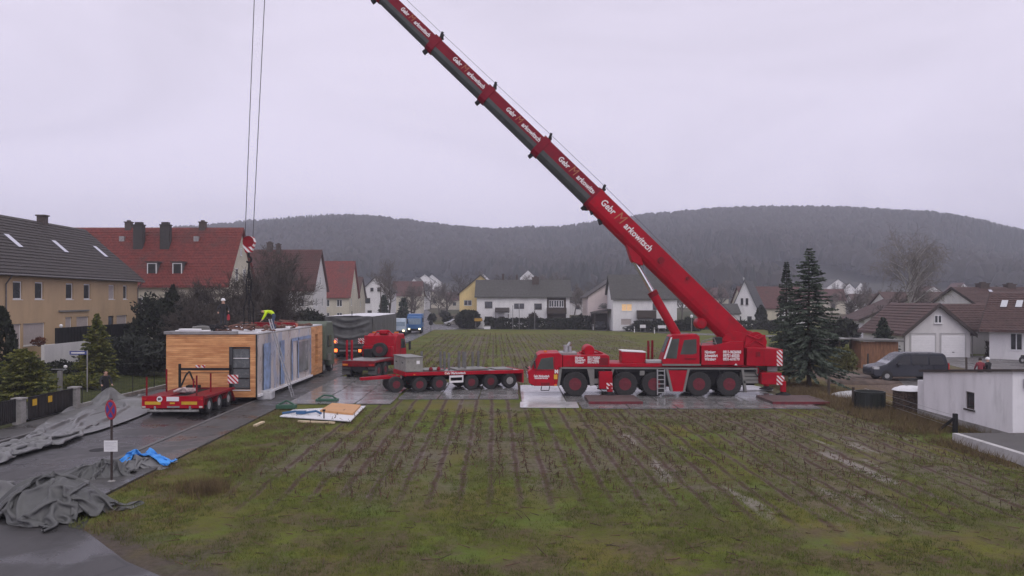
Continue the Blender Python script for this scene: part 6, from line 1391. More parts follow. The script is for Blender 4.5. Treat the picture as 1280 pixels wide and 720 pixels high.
# ------------------------------------------------------------------ cars
CARGL = mat('car_glass', (.010, .011, .013), .1, spec=.5)
def car(name, label, cat, loc, rz, L, Wd, low, green, m, wb, r, glassrows, group=None, lights=True):
    # side outline split at the waist; the greenhouse leans inwards. local x = length, nose at x = 0
    t = thing(name, label, cat, loc, rz, group); hw = Wd/2; mb = MB()
    n = len(low); inset = .04
    prof = low
    def ring(y, k): return [(x, y*(1 - k*max(0, (z - green[1]))/1.0), z) for x, z in prof]
    ys_ = [-hw+.0, -hw+.06, hw-.06, hw]; 
    a = [(x + (.03 if x < L/2 else -.03), -hw*(1 - .22*max(0, z - green[1])), z) for x, z in prof]; b0 = [(x, -(hw+.05)*(1 - .22*max(0, z - green[1])) + .11, z) for x, z in prof]
    A_ = [(x*1.0, -hw*(1 - .17*max(0, z-green[1])), z) for x, z in prof]; B_ = [(x, -y, z) for x, y, z in A_]
    mb.add(A_ + B_, [tuple(range(n)), tuple(range(2*n-1, n-1, -1))] + [((i+1) % n, i, n+i, n+(i+1) % n) for i in range(n)])
    bd = mb.build('body', m, t, .07, sm=True)
    yof = lambda z: hw*(1 - .17*max(0, z-green[1])) + .006
    for q in glassrows:
        for s_ in (-1, 1):
            g_ = MB(); lo_ = [(x, s_*yof(z), z) for x, z in q]; hi_ = [(x, s_*(yof(z) - .02), z) for x, z in q]; k = len(q); g_.add(lo_ + hi_, [tuple(range(k))] + [(i, (i+1) % k, k+(i+1) % k, k+i) for i in range(k)]); g_.build('window', CARGL, bd)
    for (xa, za), (xb, zb), nm in green[2]:
        g_ = MB(); d = Vector((xb-xa, 0, zb-za)).normalized(); nn = Vector((-d.z, 0, d.x)) * .008
        if (nn.x > 0) == (xa < L/2): nn = -nn
        if abs(nn.z) > 1e-6 and nn.z < 0: nn = -nn
        wa, wb_ = yof(za) - .1, yof(zb) - .1; g_.quad((xa+nn.x, -wa, za+nn.z), (xa+nn.x, wa, za+nn.z), (xb+nn.x, wb_, zb+nn.z), (xb+nn.x, -wb_, zb+nn.z)); g_.build(nm, mat('bright_windscreen', (.30, .31, .33), .06, .6) if nm == 'windscreen' else CARGL, bd)
    for x in wb:
        for s_ in (-1, 1):
            MB().tube((x, s_*(hw-.02), r), (x, s_*(hw+.004), r), r*1.16, n=24).build('wheel_arch', BLACK, bd); wheel(t, x, s_*(hw-.09), r, r, .22, RIMG, 'y', s_)
    if lights:
        for s_ in (-1, 1):
            MB().box(.06, .42, min(s_*(hw-.32), s_*(hw+.008)), max(s_*(hw-.32), s_*(hw+.008)), green[0]-.14, green[0]+.03).build('headlight', mat('headlamp', (.62, .63, .66), .15, .2), bd)
            MB().box(L-.05, L+.012, min(s_*(hw-.2), s_*(hw+.005)), max(s_*(hw-.2), s_*(hw+.005)), .75, 1.25).build('tail_lamp', REDLENS, bd)
            MB().box(green[3]-.1, green[3]+.1, min(s_*(hw+.02), s_*(hw+.2)), max(s_*(hw+.02), s_*(hw+.2)), 1.02, 1.2).build('mirror', m, bd, .03)
    MB().box(L*.3, L*.7, -hw-.012, hw+.012, .30, .36).build('sill_trim', BLACK, bd)
    return t
VAN = mat('slate_blue_paint', (.026, .029, .040), .3, 0, .1, 1, spec=.35, dirt=.3, dirtcol=(.08, .075, .07))
vl = [(.0, .42), (.0, .72), (.10, .92), (.95, 1.15), (1.85, 1.83), (2.2, 1.93), (4.85, 1.92), (5.02, 1.75), (5.18, 1.05), (5.2, .42), (5.1, .28), (.15, .28)]
vg = [[(1.55, 1.13), (2.0, 1.70), (2.55, 1.74), (2.55, 1.13)], [(2.68, 1.13), (2.68, 1.75), (3.75, 1.75), (3.75, 1.13)], [(3.88, 1.13), (3.88, 1.75), (4.75, 1.72), (4.95, 1.13)]]
vp = G(1092.5, 474.5); vp.x -= .45
car('van', 'slate-blue passenger van parked on the driveway by the dug-over soil', 'van', (vp.x, vp.y, .01), R(-2), 5.2, 1.92, vl, (.95, 1.1, [((1.0, 1.18), (1.83, 1.80), 'windscreen'), ((5.165, 1.15), (5.03, 1.72), 'rear_window')], 1.75), VAN, (.95, 4.1), .34, vg)
cl_ = [(.0, .38), (.0, .6), (.1, .72), (1.1, .92), (1.85, 1.40), (2.3, 1.46), (3.9, 1.43), (4.4, 1.0), (4.45, .4), (4.3, .25), (.15, .25)]
cg = [[(1.5, .93), (1.95, 1.34), (2.55, 1.37), (2.55, .93)], [(2.65, .93), (2.65, 1.37), (3.7, 1.35), (4.05, .95)]]
cgl = (.68, .9, [((1.15, .95), (1.83, 1.38), 'windscreen'), ((4.37, 1.03), (3.95, 1.39), 'rear_window')], 1.6)
DCAR = mat('dark_green_car_paint', (.022, .028, .025), .3); SCAR = mat('silver_car_paint', (.42, .43, .45), .3, .3); WCAR = mat('white_car_paint', (.7, .7, .72), .3); RCAR = mat('dark_car_paint', (.03, .03, .035), .3)
car('parked_car', 'dark estate car parked before the grey-roof house, below the lit window', 'car', (19.9, 143.2, .02), R(3), 4.45, 1.75, cl_, cgl, DCAR, (.85, 3.5), .31, cg)
car('parked_car', 'dark car standing in the shade of the carport', 'car', (16.6, 149.2, .02), R(88), 4.45, 1.75, cl_, cgl, RCAR, (.85, 3.5), .31, cg)
car('parked_car', 'white car parked at the roadside far behind the junction', 'car', (-31.0, 232, .9), R(-70), 4.45, 1.75, cl_, cgl, WCAR, (.85, 3.5), .31, cg)
car('parked_car', 'white van-like car right of the far street, near the yellow house', 'car', (-13.0, 225, .8), R(10), 4.45, 1.75, cl_, cgl, WCAR, (.85, 3.5), .31, cg)
car('parked_car', 'silver car by the big round bush at the junction', 'car', (-14.2, 168, .1), R(15), 4.45, 1.75, cl_, cgl, SCAR, (.85, 3.5), .31, cg)
car('parked_car', 'pale car whose nose shows behind the slate-blue van', 'car', (26.95, 60.3, .01), R(-2), 4.45, 1.75, cl_, cgl, SCAR, (.85, 3.5), .31, cg)

# ------------------------------------------------------------------ crumpled sheets
pm_x = G(131.5, 503, .1)
TARPM = mat('mid_grey_tarpaulin', (.155, .155, .158), .38, 0, .2, 1.2, bump=.3, bscale=8, dirt=.3, dirtcol=(.09, .09, .09))
def tri(t): t = t - math.floor(t); return 1 - abs(2*t - 1)
def ridged(x, y, s, k=5):
    # crisp creases of a crumpled sheet: triangle-wave folds in several directions, warped and faded by noise
    v = 0; tot = 0; f = .42; a = 1.0; th = s*1.3
    wx = x + .45*mnoise.noise((x*.7, y*.7, s)); wy = y + .45*mnoise.noise((x*.7 + 5, y*.7, s))
    for i in range(k):
        m = smooth01(.5 + 1.6*mnoise.noise((x*f*.6, y*f*.6, s + i*7.7)))
        v += a*m*tri((wx*math.cos(th) + wy*math.sin(th))*f + .35*mnoise.noise((wx*f, wy*f, s*2 + i)))**1.3; tot += a*.62
        f *= 1.62; a *= .62; th += 1.15
    return v/tot
def heap(name, label, cat, c, rx_, ry_, h, rz, m, seed, nn=70, fold=1.3, aniso=(1, 1), edge=.25, flat=.35):
    V = []
    for j in range(nn+1):
        for i in range(nn+1):
            u, w = 2*i/nn-1, 2*j/nn-1
            rr = math.sqrt(u*u + w*w); k = max(abs(u), abs(w)); 
            if rr > 1e-6: uu, ww = u*k/rr, w*k/rr
            else: uu = ww = 0
            rad = k*(1 + edge*mnoise.noise((uu*1.6, ww*1.6, seed))); sc = rad/max(k, 1e-6)
            x, y = uu*sc*rx_, ww*sc*ry_
            env = max(0, 1 - k**2.4)**.75
            r1 = ridged(x*fold*.6*aniso[0], y*fold*.6*aniso[1], seed); r2 = ridged(x*fold*2.2*aniso[0], y*fold*2.2*aniso[1], seed+3, 3) - .4
            z = h*env*(flat + (.75-flat*.4)*max(0, r1) + .22*r2) + .02
            x += .10*mnoise.noise((x*2, y*2, z*3+seed)); y += .10*mnoise.noise((x*2+9, y*2, z*3+seed))
            V.append((x, y, max(.015, z)))
    ii = (np.arange(nn)[:, None]*(nn+1) + np.arange(nn)[None, :]).reshape(-1, 1)
    o = npobj(name, V, ii + np.array([[0, 1, nn+2, nn+1]]), m, None, sm=True); o.location = (c[0], c[1], c[2] if len(c) > 2 else .01); o.rotation_euler = (0, 0, rz); return tag(o, label, cat)
def cloth(name, label, cat, P0, du, dv, m, supports=(), seed=1, steps=70, iters=12, loc=(0, 0, 0), rz=0, floor=.02, sub_=True, grav=6.0, lumps=None, bend=.10):
    # a loose sheet settling on the ground and on lumps: position-based threads, vectorised
    g = np.random.default_rng(seed); X_ = np.array(P0, dtype=float); Xp = X_.copy(); nu, nv = X_.shape[:2]; dt = .035
    dg = math.hypot(du, dv)
    def solve(A, B, L, k=1.0):
        d = B - A; l = np.linalg.norm(d, axis=2, keepdims=True) + 1e-9; c = d*(.5*k*(l - L)/l); A += c; B -= c
    for st_ in range(steps):
        v_ = (X_ - Xp)*.94; Xp = X_.copy(); X_ = X_ + v_; X_[:, :, 2] -= grav*dt*dt
        for it in range(iters):
            for o in (0, 1):
                n_ = (nu - o)//2*2 + o; A, B = X_[o:n_:2], X_[o+1:n_:2]; solve(A, B, du)
                n_ = (nv - o)//2*2 + o; A, B = X_[:, o:n_:2], X_[:, o+1:n_:2]; solve(A, B, dv)
            for o in (0, 1):
                n_ = (nu - o)//2*2 + o
                A, B = X_[o:n_:2, :-1], X_[o+1:n_:2, 1:]; solve(A, B, dg, .35); A, B = X_[o:n_:2, 1:], X_[o+1:n_:2, :-1]; solve(A, B, dg, .35)
            for o in range(4):
                n_ = max(0, (nu - o - 2)); A, B = X_[o:o+n_:4], X_[o+2:o+2+n_:4]; k = min(len(A), len(B)); 
                A, B = A[:k], B[:k]; solve(A, B, 2*du, bend)
                n_ = max(0, (nv - o - 2)); A, B = X_[:, o:o+n_:4], X_[:, o+2:o+2+n_:4]; k = min(A.shape[1], B.shape[1]); A, B = A[:, :k], B[:, :k]; solve(A, B, 2*dv, bend)
            if lumps is not None:
                hf = lumps(X_[:, :, 0], X_[:, :, 1]); hit = X_[:, :, 2] < hf; X_[:, :, 2] = np.maximum(X_[:, :, 2], hf)
                X_[hit, :2] = X_[hit, :2]*.55 + Xp[hit, :2]*.45
            for (cx_, cy_, cz_, ax, ay, az) in supports:
                r_ = (X_ - np.array([cx_, cy_, cz_]))/np.array([ax, ay, az]); l = np.linalg.norm(r_, axis=2, keepdims=True) + 1e-9
                hit = l < 1; X_ = np.where(hit, X_ + (r_/l - r_)*np.array([ax, ay, az]), X_); X_[:, :, :2] = np.where(hit, X_[:, :, :2]*.8 + Xp[:, :, :2]*.2, X_[:, :, :2])
            low = X_[:, :, 2] < floor
            X_[:, :, 2] = np.maximum(X_[:, :, 2], floor)
        X_[low] = np.where(np.array([True, True, False]), X_[low]*.35 + Xp[low]*.65, X_[low])
    ii = (np.arange(nu-1)[:, None]*nv + np.arange(nv-1)[None, :]).reshape(-1, 1)
    o = npobj(name, X_.reshape(-1, 3), ii + np.array([[0, nv, nv+1, 1]]), m, None, sm=True); o.location = loc; o.rotation_euler = (0, 0, rz)
    sf = o.modifiers.new('thickness', 'SOLIDIFY'); sf.thickness = .012
    if sub_: ss = o.modifiers.new('smooth', 'SUBSURF'); ss.levels = ss.render_levels = 1
    return tag(o, label, cat)
def lump_field(seed, sx, sy, h, n=9, fat=1.0, base=.55):
    # irregular mound of bundled cloth underneath: elongated, tilted swellings
    g = np.random.default_rng(seed); q = [(g.uniform(-.5, .5)*sx, g.uniform(-.45, .45)*sy, g.uniform(0, 3.14), g.uniform(.22, .5)*sx*fat, g.uniform(.10, .22)*sy*fat*fat, g.uniform(.55, 1)*h) for _ in range(n)]
    def f(x, y):
        z = h*base*np.clip(1 - (x/sx)**2 - (y/sy)**2, 0, 1)
        for (a, b_, t, l, w, hh) in q:
            u = ((x-a)*math.cos(t) + (y-b_)*math.sin(t))/l; v_ = (-(x-a)*math.sin(t) + (y-b_)*math.cos(t))/w; z = np.maximum(z, hh*np.clip(1 - np.abs(u)**1.6 - np.abs(v_)**1.3, 0, 1)*np.clip(1.3 - (a/sx)**2 - (b_/sy)**2, .4, 1))
        return z
    return f
def sheet(nu, nv, L, Wd, comp, seed, z0=.75, amp=.3, dome=.6, f=1.0):
    du, dv = L/(nu-1), Wd/(nv-1); P_ = np.zeros((nu, nv, 3))
    for i in range(nu):
        for j in range(nv):
            a, b_ = i/(nu-1)*2-1, j/(nv-1)*2-1; x, y = a*L/2*comp, b_*Wd/2*comp; q = (1 - a*a)*(1 - b_*b_)
            x += .35*mnoise.noise((a*2.2*f, b_*2.2*f, seed)); y += .35*mnoise.noise((a*2.2*f, b_*2.2*f, seed+9))
            P_[i, j] = (x, y, .05 + z0*(q**.5)*dome + amp*(.5 + mnoise.noise((a*3.1*f, b_*3.1*f, seed+3)) + .5*mnoise.noise((a*7*f, b_*7*f, seed+5)))*(q**.3))
    return P_, du, dv
p_, du, dv = sheet(80, 70, 5.0, 4.4, .62, 1.0, 1.5, .6)
cloth('tarpaulin', 'big crumpled grey tarpaulin heaped by the no-stopping sign', 'tarpaulin', p_, du, dv, TARP, (), 1, loc=(-12.35, 21.5, .0), rz=R(-24), bend=.28, lumps=lump_field(14, 1.65, 1.25, 1.1, 5, 1.5, .85))
p_, du, dv = sheet(70, 60, 4.4, 3.6, .62, 5.0, .7, .45)
cloth('tarpaulin', 'paler crumpled tarpaulin folds at the left picture edge', 'tarpaulin', p_, du, dv, TARPM, (), 2, loc=(-14.5, 22.2, .0), rz=R(12), lumps=lump_field(5, 1.2, .9, .85, 8))
p_, du, dv = sheet(70, 50, 3.6, 2.6, .62, 9.0, .6, .35)
cloth('tarpaulin', 'long rolled grey tarpaulin behind the sign post', 'tarpaulin', p_, du, dv, TARP, (), 3, loc=(-13.3, 25.6, .0), rz=R(20), lumps=lump_field(6, 1.3, .6, .68, 7))
p_, du, dv = sheet(56, 50, 2.8, 2.3, .62, 13.0, .7, .35)
cloth('tarpaulin', 'grey bundle with pale top lying under the blue sheet', 'tarpaulin', p_, du, dv, TARPM, (), 4, loc=(-12.55, 27.2, .0), rz=R(10), lumps=lump_field(7, .95, .7, .62, 7))
BLUES = mat('bright_blue_sheet', (.04, .27, .72), .4, 0, .2, 2, bump=.3, bscale=8)
p_, du, dv = sheet(60, 44, 2.9, 1.9, .60, 17.0, .5, .35); p_[:, :, 2] += .5
cloth('plastic_sheet', 'bright blue plastic sheet crumpled on top of the grey bundle', 'sheet', p_, du, dv, BLUES, (), 5, loc=(-12.55, 27.45, .0), rz=R(4), steps=40, lumps=lambda x, y: lump_field(7, 1.0, .75, .66, 7)(x, y + .25) + .05)
# pale sheet pulled along the left kerb by the man in black
ctr = [(-60, 592, 1.2), (10, 568, 1.3), (60, 551, 1.5), (100, 535, 2.4), (132, 516, 4.2), (163, 505, 4.2), (181, 499, 2.6)]
cp_ = [(G(a, b_), w) for a, b_, w in ctr]; nu, nv = 190, 46; P_ = np.zeros((nu, nv, 3)); Ltot = sum((cp_[k+1][0]-cp_[k][0]).length for k in range(len(cp_)-1))
for i in range(nu):
    t = i/(nu-1)*(len(cp_)-1); k = min(len(cp_)-2, int(t)); f = t-k; p = cp_[k][0].lerp(cp_[k+1][0], f); w = cp_[k][1]*(1-f) + cp_[k+1][1]*f
    d = (cp_[-1][0]-cp_[0][0]).normalized(); nrm = Vector((-d.y, d.x, 0))
    for j in range(nv):
        s_ = 2*j/(nv-1) - 1; q = 1 - s_*s_
        P_[i, j] = (p.x + nrm.x*s_*w/2 + .3*mnoise.noise((t*2.6, s_*1.6, 4.0)), p.y + nrm.y*s_*w/2 + .3*mnoise.noise((t*2.6, s_*1.6, 8.0)), .12 + q**.5*(.30 + .35*mnoise.noise((t*2.5, s_*2.0, 1.0)) + .25*mnoise.noise((t*6, s_*4.0, 6.0))))
cloth('tarpaulin', 'long pale grey sheet dragged along the left kerb by the man in black', 'tarpaulin', P_, Ltot/(nu-1)*1.12, 4.4/(nv-1), TARPM, [(pm_x.x+.35, pm_x.y-.2, .0, .55, .5, .95), (pm_x.x+2.0, pm_x.y-1.0, 0, 1.2, .8, .45), (pm_x.x+3.6, pm_x.y-1.6, 0, .8, .6, .5), (pm_x.x-.5, pm_x.y-3.5, 0, .5, 1.2, .45)], 6, floor=.10)

# ------------------------------------------------------------------ people
CLO = {k: mat(k, c, .8, 0, .15, 6, bump=.2) for k, c in {'black_jacket': (.014, .014, .016), 'dark_trousers': (.022, .022, .027), 'jeans': (.045, .065, .12), 'hi_vis_yellow': (.62, .85, .02), 'red_jacket': (.22, .03, .045), 'grey_trousers': (.09, .085, .08), 'red_cloth': (.35, .03, .04)}.items()}
HAIRM = mat('dark_hair', (.03, .022, .018), .8); HELM = mat('white_helmet', (.82, .82, .83), .3, 0, .02); BOOT = mat('boots', (.02, .016, .014), .7)
def person(label, loc, rz, J, top, legs, head='helmet', group=None, gloves=None):
    # joints in metres, facing -y; body is one skinned surface coloured by limb
    root = thing('person', label, 'person', loc, rz, group)
    names = list(J); V = [J[k] for k in names]; ix = {k: i for i, k in enumerate(names)}
    bones = [('pelvis', 'belly', 1), ('belly', 'chest', 1), ('chest', 'neck', 1), ('neck', 'chin', 0), ('chin', 'crown', 0)]
    for s_ in 'lr': bones += [('chest', 'sho'+s_, 1), ('sho'+s_, 'elb'+s_, 1), ('elb'+s_, 'wri'+s_, 1), ('pelvis', 'hip'+s_, 2), ('hip'+s_, 'kne'+s_, 2), ('kne'+s_, 'ank'+s_, 2), ('ank'+s_, 'toe'+s_, 3)]
    rad = {'pelvis': (.17, .13), 'belly': (.155, .12), 'chest': (.18, .125), 'neck': (.062, .062), 'chin': (.082, .092), 'crown': (.088, .10), 'sho': (.082, .082), 'elb': (.058, .058), 'wri': (.040, .040), 'hip': (.10, .105), 'kne': (.072, .075), 'ank': (.052, .055), 'toe': (.05, .036)}
    E = [(ix[a], ix[b_]) for a, b_, _ in bones]; M_ = [m for *_, m in bones]; Rr = [rad.get(k, rad.get(k[:3])) for k in names]
    for s_ in 'lr':                               # palm and five bent fingers
        w, e = Vector(J['wri'+s_]), Vector(J['elb'+s_]); d = (w-e).normalized(); sd = d.cross(Vector((0, 1, .2))).normalized(); nn = d.cross(sd)
        palm = w + d*.075; V.append(tuple(palm)); Rr.append((.038, .024)); pi_ = len(V)-1; E.append((ix['wri'+s_], pi_)); M_.append(0)
        for q, ln in ((-1.5, .06), (-.5, .075), (.5, .08), (1.5, .07)):
            a = palm + d*.035 + sd*q*.019; b_ = a + d*ln*.6 + nn*.012; c_ = b_ + d*ln*.35 + nn*.03
            for pt, r_ in ((a, .010), (b_, .009), (c_, .008)): V.append(tuple(pt)); Rr.append((r_, r_))
            k = len(V); E += [(pi_, k-3), (k-3, k-2), (k-2, k-1)]; M_ += [0, 0, 0]
        a = palm - d*.02 + sd*.045; b_ = a + d*.035 + sd*.02
        for pt, r_ in ((a, .012), (b_, .010)): V.append(tuple(pt)); Rr.append((r_, r_))
        k = len(V); E += [(pi_, k-2), (k-2, k-1)]; M_ += [0, 0]
    ch, cr_ = Vector(J['chin']), Vector(J['crown']); upv = (cr_-ch).normalized(); fw = Vector((0, -1, 0)) - upv*Vector((0, -1, 0)).dot(upv); fw.normalize()
    ns_ = ch.lerp(cr_, .35) + fw*.105; V.append(tuple(ns_)); Rr.append((.014, .014)); E.append((ix['chin'], len(V)-1)); M_.append(0)
    me = bpy.data.meshes.new('body'); me.from_pydata([tuple(q) for q in V], E, []); o = bpy.data.objects.new('tmp', me); COL.objects.link(o)
    sk = o.modifiers.new('s', 'SKIN'); sk.use_smooth_shade = True
    for i, r_ in enumerate(Rr): me.skin_vertices[0].data[i].radius = r_; me.skin_vertices[0].data[i].use_root = (i == ix['pelvis'])
    sb = o.modifiers.new('d', 'SUBSURF'); sb.levels = 2; sb.render_levels = 2
    dg = bpy.context.evaluated_depsgraph_get(); out = bpy.data.meshes.new_from_object(o.evaluated_get(dg)); bpy.data.objects.remove(o)
    out.materials.clear()
    for m in (SKIN, top, legs, BOOT): out.materials.append(m)
    P0 = np.array([V[a] for a, _ in E]); P1 = np.array([V[b_] for _, b_ in E]); dd = P1-P0; l2 = (dd**2).sum(1)+1e-9
    mi = []
    for p in out.polygons:
        c = np.array(p.center); t = np.clip(((c-P0)*dd).sum(1)/l2, 0, 1); k = int((((P0+dd*t[:, None]) - c)**2).sum(1).argmin()); mi.append(M_[k])
    out.polygons.foreach_set('material_index', mi); out.polygons.foreach_set('use_smooth', [True]*len(mi)); out.name = 'body'
    bo_ = place('body', out, root)
    ctr = ch.lerp(cr_, .55); side = upv.cross(fw)
    for s_ in (-1, 1): 
        e = MB(); c_ = ctr + fw*.088 + side*s_*.032; e.lathe([(0, -.008), (.009, 0), (0, .008)], 8, c=tuple(c_)); e.build('eye', BLACK, bo_)
        e = MB(); c_ = ctr - upv*.01 + side*s_*.092; e.lathe([(0, -.03), (.016, -.012), (.018, .012), (0, .03)], 8, c=tuple(c_)); e.build('ear', SKIN, bo_)
    q0 = upv.to_track_quat('Z', 'Y').to_matrix().to_4x4()
    if head == 'helmet':
        m_ = MB(); m_.lathe([(.155, -.012), (.155, .0), (.128, .012), (.125, .05), (.105, .10), (.06, .135), (0, .145)], 20); hm_ = m_.mesh('helmet', HELM); hm_.transform(Matrix.Translation(ctr + upv*.035) @ q0); place('helmet', hm_, root, sm=True)
    elif head == 'hair':
        m_ = MB(); m_.lathe([(.098, -.06), (.108, .0), (.104, .05), (.075, .10), (0, .125)], 16); hm_ = m_.mesh('hair', HAIRM); hm_.transform(Matrix.Translation(ctr - fw*.02 + upv*.02) @ q0); place('hair', hm_, root, sm=True)
    return root
def stand(lean=0.0, al=(.34, .06), ar=(.34, .06), step=0.0, hgt=1.0):
    J = {'pelvis': (0, 0, .97), 'belly': (0, -.02-lean*.3, 1.13), 'chest': (0, -.02-lean*.7, 1.36), 'neck': (0, -.03-lean, 1.50), 'chin': (0, -.055-lean*1.1, 1.58), 'crown': (0, -.05-lean*1.15, 1.71)}
    for s_, sg, (ax, af) in (('l', -1, al), ('r', 1, ar)):
        J['sho'+s_] = (sg*.19, -.02-lean*.8, 1.40); J['elb'+s_] = (sg*(.19+ax*.28), -.02-lean*.8-af*.4, 1.13); J['wri'+s_] = (sg*(.19+ax*.2), -.08-lean*.8-af*1.6, .93 + af*.35)
        J['hip'+s_] = (sg*.095, 0, .90); J['kne'+s_] = (sg*.11, -.03 - sg*step*.4, .50); J['ank'+s_] = (sg*.12, .03 - sg*step, .09); J['toe'+s_] = (sg*.13, -.12 - sg*step, .04)
    return {k: (v_[0]*hgt, v_[1]*hgt, v_[2]*hgt) for k, v_ in J.items()}
w1 = P(279, 410, 50.5)
p1 = person('worker in black with white helmet standing on the module roof', (w1.x, 50.5, rtop-.01), R(20), stand(.03, (.5, .15), (.5, .3), .06, 1.06), CLO['black_jacket'], CLO['dark_trousers'])
mb = MB(); mb.lathe([(.04, -.2), (.09, -.16), (.10, .05), (.06, .14), (.02, .2)], 10, c=(0, 0, 0)); tag(mb.build('red_bag', CLO['red_cloth'], loc=(w1.x+.42, 50.25, rtop+.72), sm=True), 'small red bag held by the worker in black', 'bag')
J = {'pelvis': (0, .22, .93), 'belly': (0, .10, 1.06), 'chest': (0, -.18, 1.16), 'neck': (0, -.36, 1.13), 'chin': (0, -.44, 1.10), 'crown': (0, -.55, 1.04)}
for s_, sg in (('l', -1), ('r', 1)):
    J['sho'+s_] = (sg*.19, -.22, 1.12); J['elb'+s_] = (sg*.24, -.34, .86); J['wri'+s_] = (sg*.18, -.46, .66); J['hip'+s_] = (sg*.095, .22, .86); J['kne'+s_] = (sg*.12, .12, .48); J['ank'+s_] = (sg*.13, .20 - sg*.08, .09); J['toe'+s_] = (sg*.14, .05 - sg*.08, .04)
person('worker in yellow high-visibility jacket bending over at the top of ladder', (-14.55, 48.2, rtop-.01), R(-78), J, CLO['hi_vis_yellow'], CLO['jeans'], head='hair')
pm_ = G(131.5, 503, .1)
person('man in black pulling the pale sheet at the left kerb', (pm_.x, pm_.y, .1), R(35), stand(.16, (.3, .22), (.3, .22), .10, 1.0), CLO['black_jacket'], CLO['dark_trousers'], head='none')
for px, lab, tp_, hd_, rz in ((1225.5, 'person in dark red jacket standing behind the white building', CLO['red_jacket'], 'hair', 160), (1236, 'person in dark clothes and white helmet behind the white building', CLO['black_jacket'], 'helmet', 200)):
    person(lab, ((px-640)/F*52.5, 52.5, .01), R(rz), stand(.03, (.3, .25), (.3, .2), .04, 1.04), tp_, CLO['grey_trousers'], head=hd_)

# ------------------------------------------------------------------ ladder, boards and small things on the site
LD = thing('ladder', 'long aluminium ladder leaning against the film-covered side of module', 'ladder', (0, 0, 0))
f0, t0 = G(366.5, 496.5, .03), Vector((-14.0, 45.9, 4.55)); t0.y = f0.y
mb = MB()
for dy in (-.22, .22): mb.bar(f0 + Vector((0, dy, 0)), t0 + Vector((0, dy, 0)), .045, .08, up=(0, 1, 0))
lm = mb.build('rail', STEEL, LD); mb = MB()
for k in range(1, 16): c = f0.lerp(t0, k/16); mb.tube(c + Vector((0, -.22, 0)), c + Vector((0, .22, 0)), .02, n=6)
mb.build('rungs', STEEL, LD)
def slab(name, label, cat, corners, z0, th, m, bev=.01):
    pts_ = [G(*c, z0+th) for c in corners]; mb = MB(); mb.prism([(p.x, p.y) for p in pts_], 'z', z0, z0+th); return tag(mb.build(name, m, bevel=bev), label, cat)
slab('white_board', 'large white board lying on the grass edge', 'board', [(349.5, 520), (438, 526), (457, 507), (366, 512)], .06, .05, mat('white_board_face', (.72, .72, .75), .4, 0, .04, 1, dirt=.2))
slab('wood_panel', 'orange-brown wood panel stacked on the white board', 'panel', [(400, 512.5), (441, 516.5), (451, 505.8), (415, 503.5)], .112, .10, mat('fresh_wood_panel', (.56, .29, .12), .6, 0, .12, 1.5, stretch=(1, 6, 1)))
mb = MB(); mb.box(-.6, .6, -.25, .25, 0, .12); mb.path([(-.5, 0, .12), (-.2, .1, .3), (.3, -.1, .28), (.5, 0, .12)], .05, 6); tag(mb.build('hand_tool', mat('green_tool', (.03, .10, .06), .5), loc=tuple(G(409, 501, .07)), bevel=.02), 'dark green tool case lying on the plates behind the wood panel', 'tool')
mb = MB(); mb.box(-.5, .5, -.22, .22, 0, .2); mb.path([(-.4, 0, .2), (0, .05, .4), (.4, 0, .2)], .05, 6); tag(mb.build('hand_tool', mat('green_tool', (.03, .10, .06), .5), loc=tuple(G(358, 510.5, .07)), bevel=.02), 'dark green tool at the left corner of the grey plates', 'tool')
mb = MB(); mb.path([(-.9, .0, .04), (-.3, .2, .10), (.1, -.05, .05), (.7, .15, .12), (1.0, -.1, .05)], .06, 6); mb.box(-.2, .25, -.15, .1, .02, .16); tag(mb.build('blue_strap', mat('blue_strap_cloth', (.03, .10, .22), .6), loc=tuple(G(376, 517.5, .12))), 'blue strap dropped on the white board', 'strap')
mb = MB(); mb.tube((0, 0, 0), (0, 0, .35), .03); mb.box(-.06, .06, -.06, .06, .35, .42); tag(mb.build('stake_peg', DARK, loc=tuple(G(405, 523, .11))), 'short dark peg standing on the white board', 'peg')
PINE = mat('fresh_batten', (.62, .50, .33), .6, 0, .12, 2)
for (a, b_, lab) in (((373, 526.5), (418, 528.5), 'thin fresh batten lying along the front of the white board'), ((318.5, 532), (329, 527.5), 'short pale timber offcut on the grass beside the pavement')):
    p, q = G(*a, .06), G(*b_, .06); tag(MB().bar(p, q, .16, .08).build('timber_batten', PINE), lab, 'batten')
# no-stopping sign with its paper notice
SP = thing('sign_post', 'no-stopping sign on a dark post with paper notice, by the heaped tarpaulin', 'road sign', tuple(G(139.5, 604)))
MB().tube((0, 0, -.1), (0, 0, 2.62), .035, n=12).build('post', mat('dark_post', (.05, .035, .032), .6, .2, .2), SP)
SGN, n, b = newmat('no_stopping_face'); v = n.obj(); x, y, z = n.sep(v)[:]
r_ = n.math('SQRT', n.math('ADD', n.math('MULTIPLY', x, x), n.math('MULTIPLY', z, z)))
ringm = n.math('GREATER_THAN', r_, .24); cr = n.math('MAXIMUM', n.math('LESS_THAN', n.math('ABSOLUTE', n.math('ADD', x, z)), .055), n.math('LESS_THAN', n.math('ABSOLUTE', n.math('SUBTRACT', x, z)), .055))
n.put(b.inputs['Base Color'], n.mix(n.math('MAXIMUM', ringm, cr), (.03, .06, .30), (.42, .02, .04))); b.inputs['Roughness'].default_value = .4
mb = MB(); mb.lathe([(.30, -.012), (.31, 0), (.30, .012)], 40, 'y'); dsk = mb.build('sign_disc', SGN, SP, loc=(0, -.05, 2.28), rz=R(-34))
pn = MB().box(-.21, .21, -.008, .008, -.17, .17).build('notice', WFRAME, SP, loc=(.0, -.05, 1.16)); mb = MB()
for k in range(6): mb.box(-.17, .17 - .06*(k % 3), -.0125, -.0095, .11 - .045*k, .118 - .045*k)
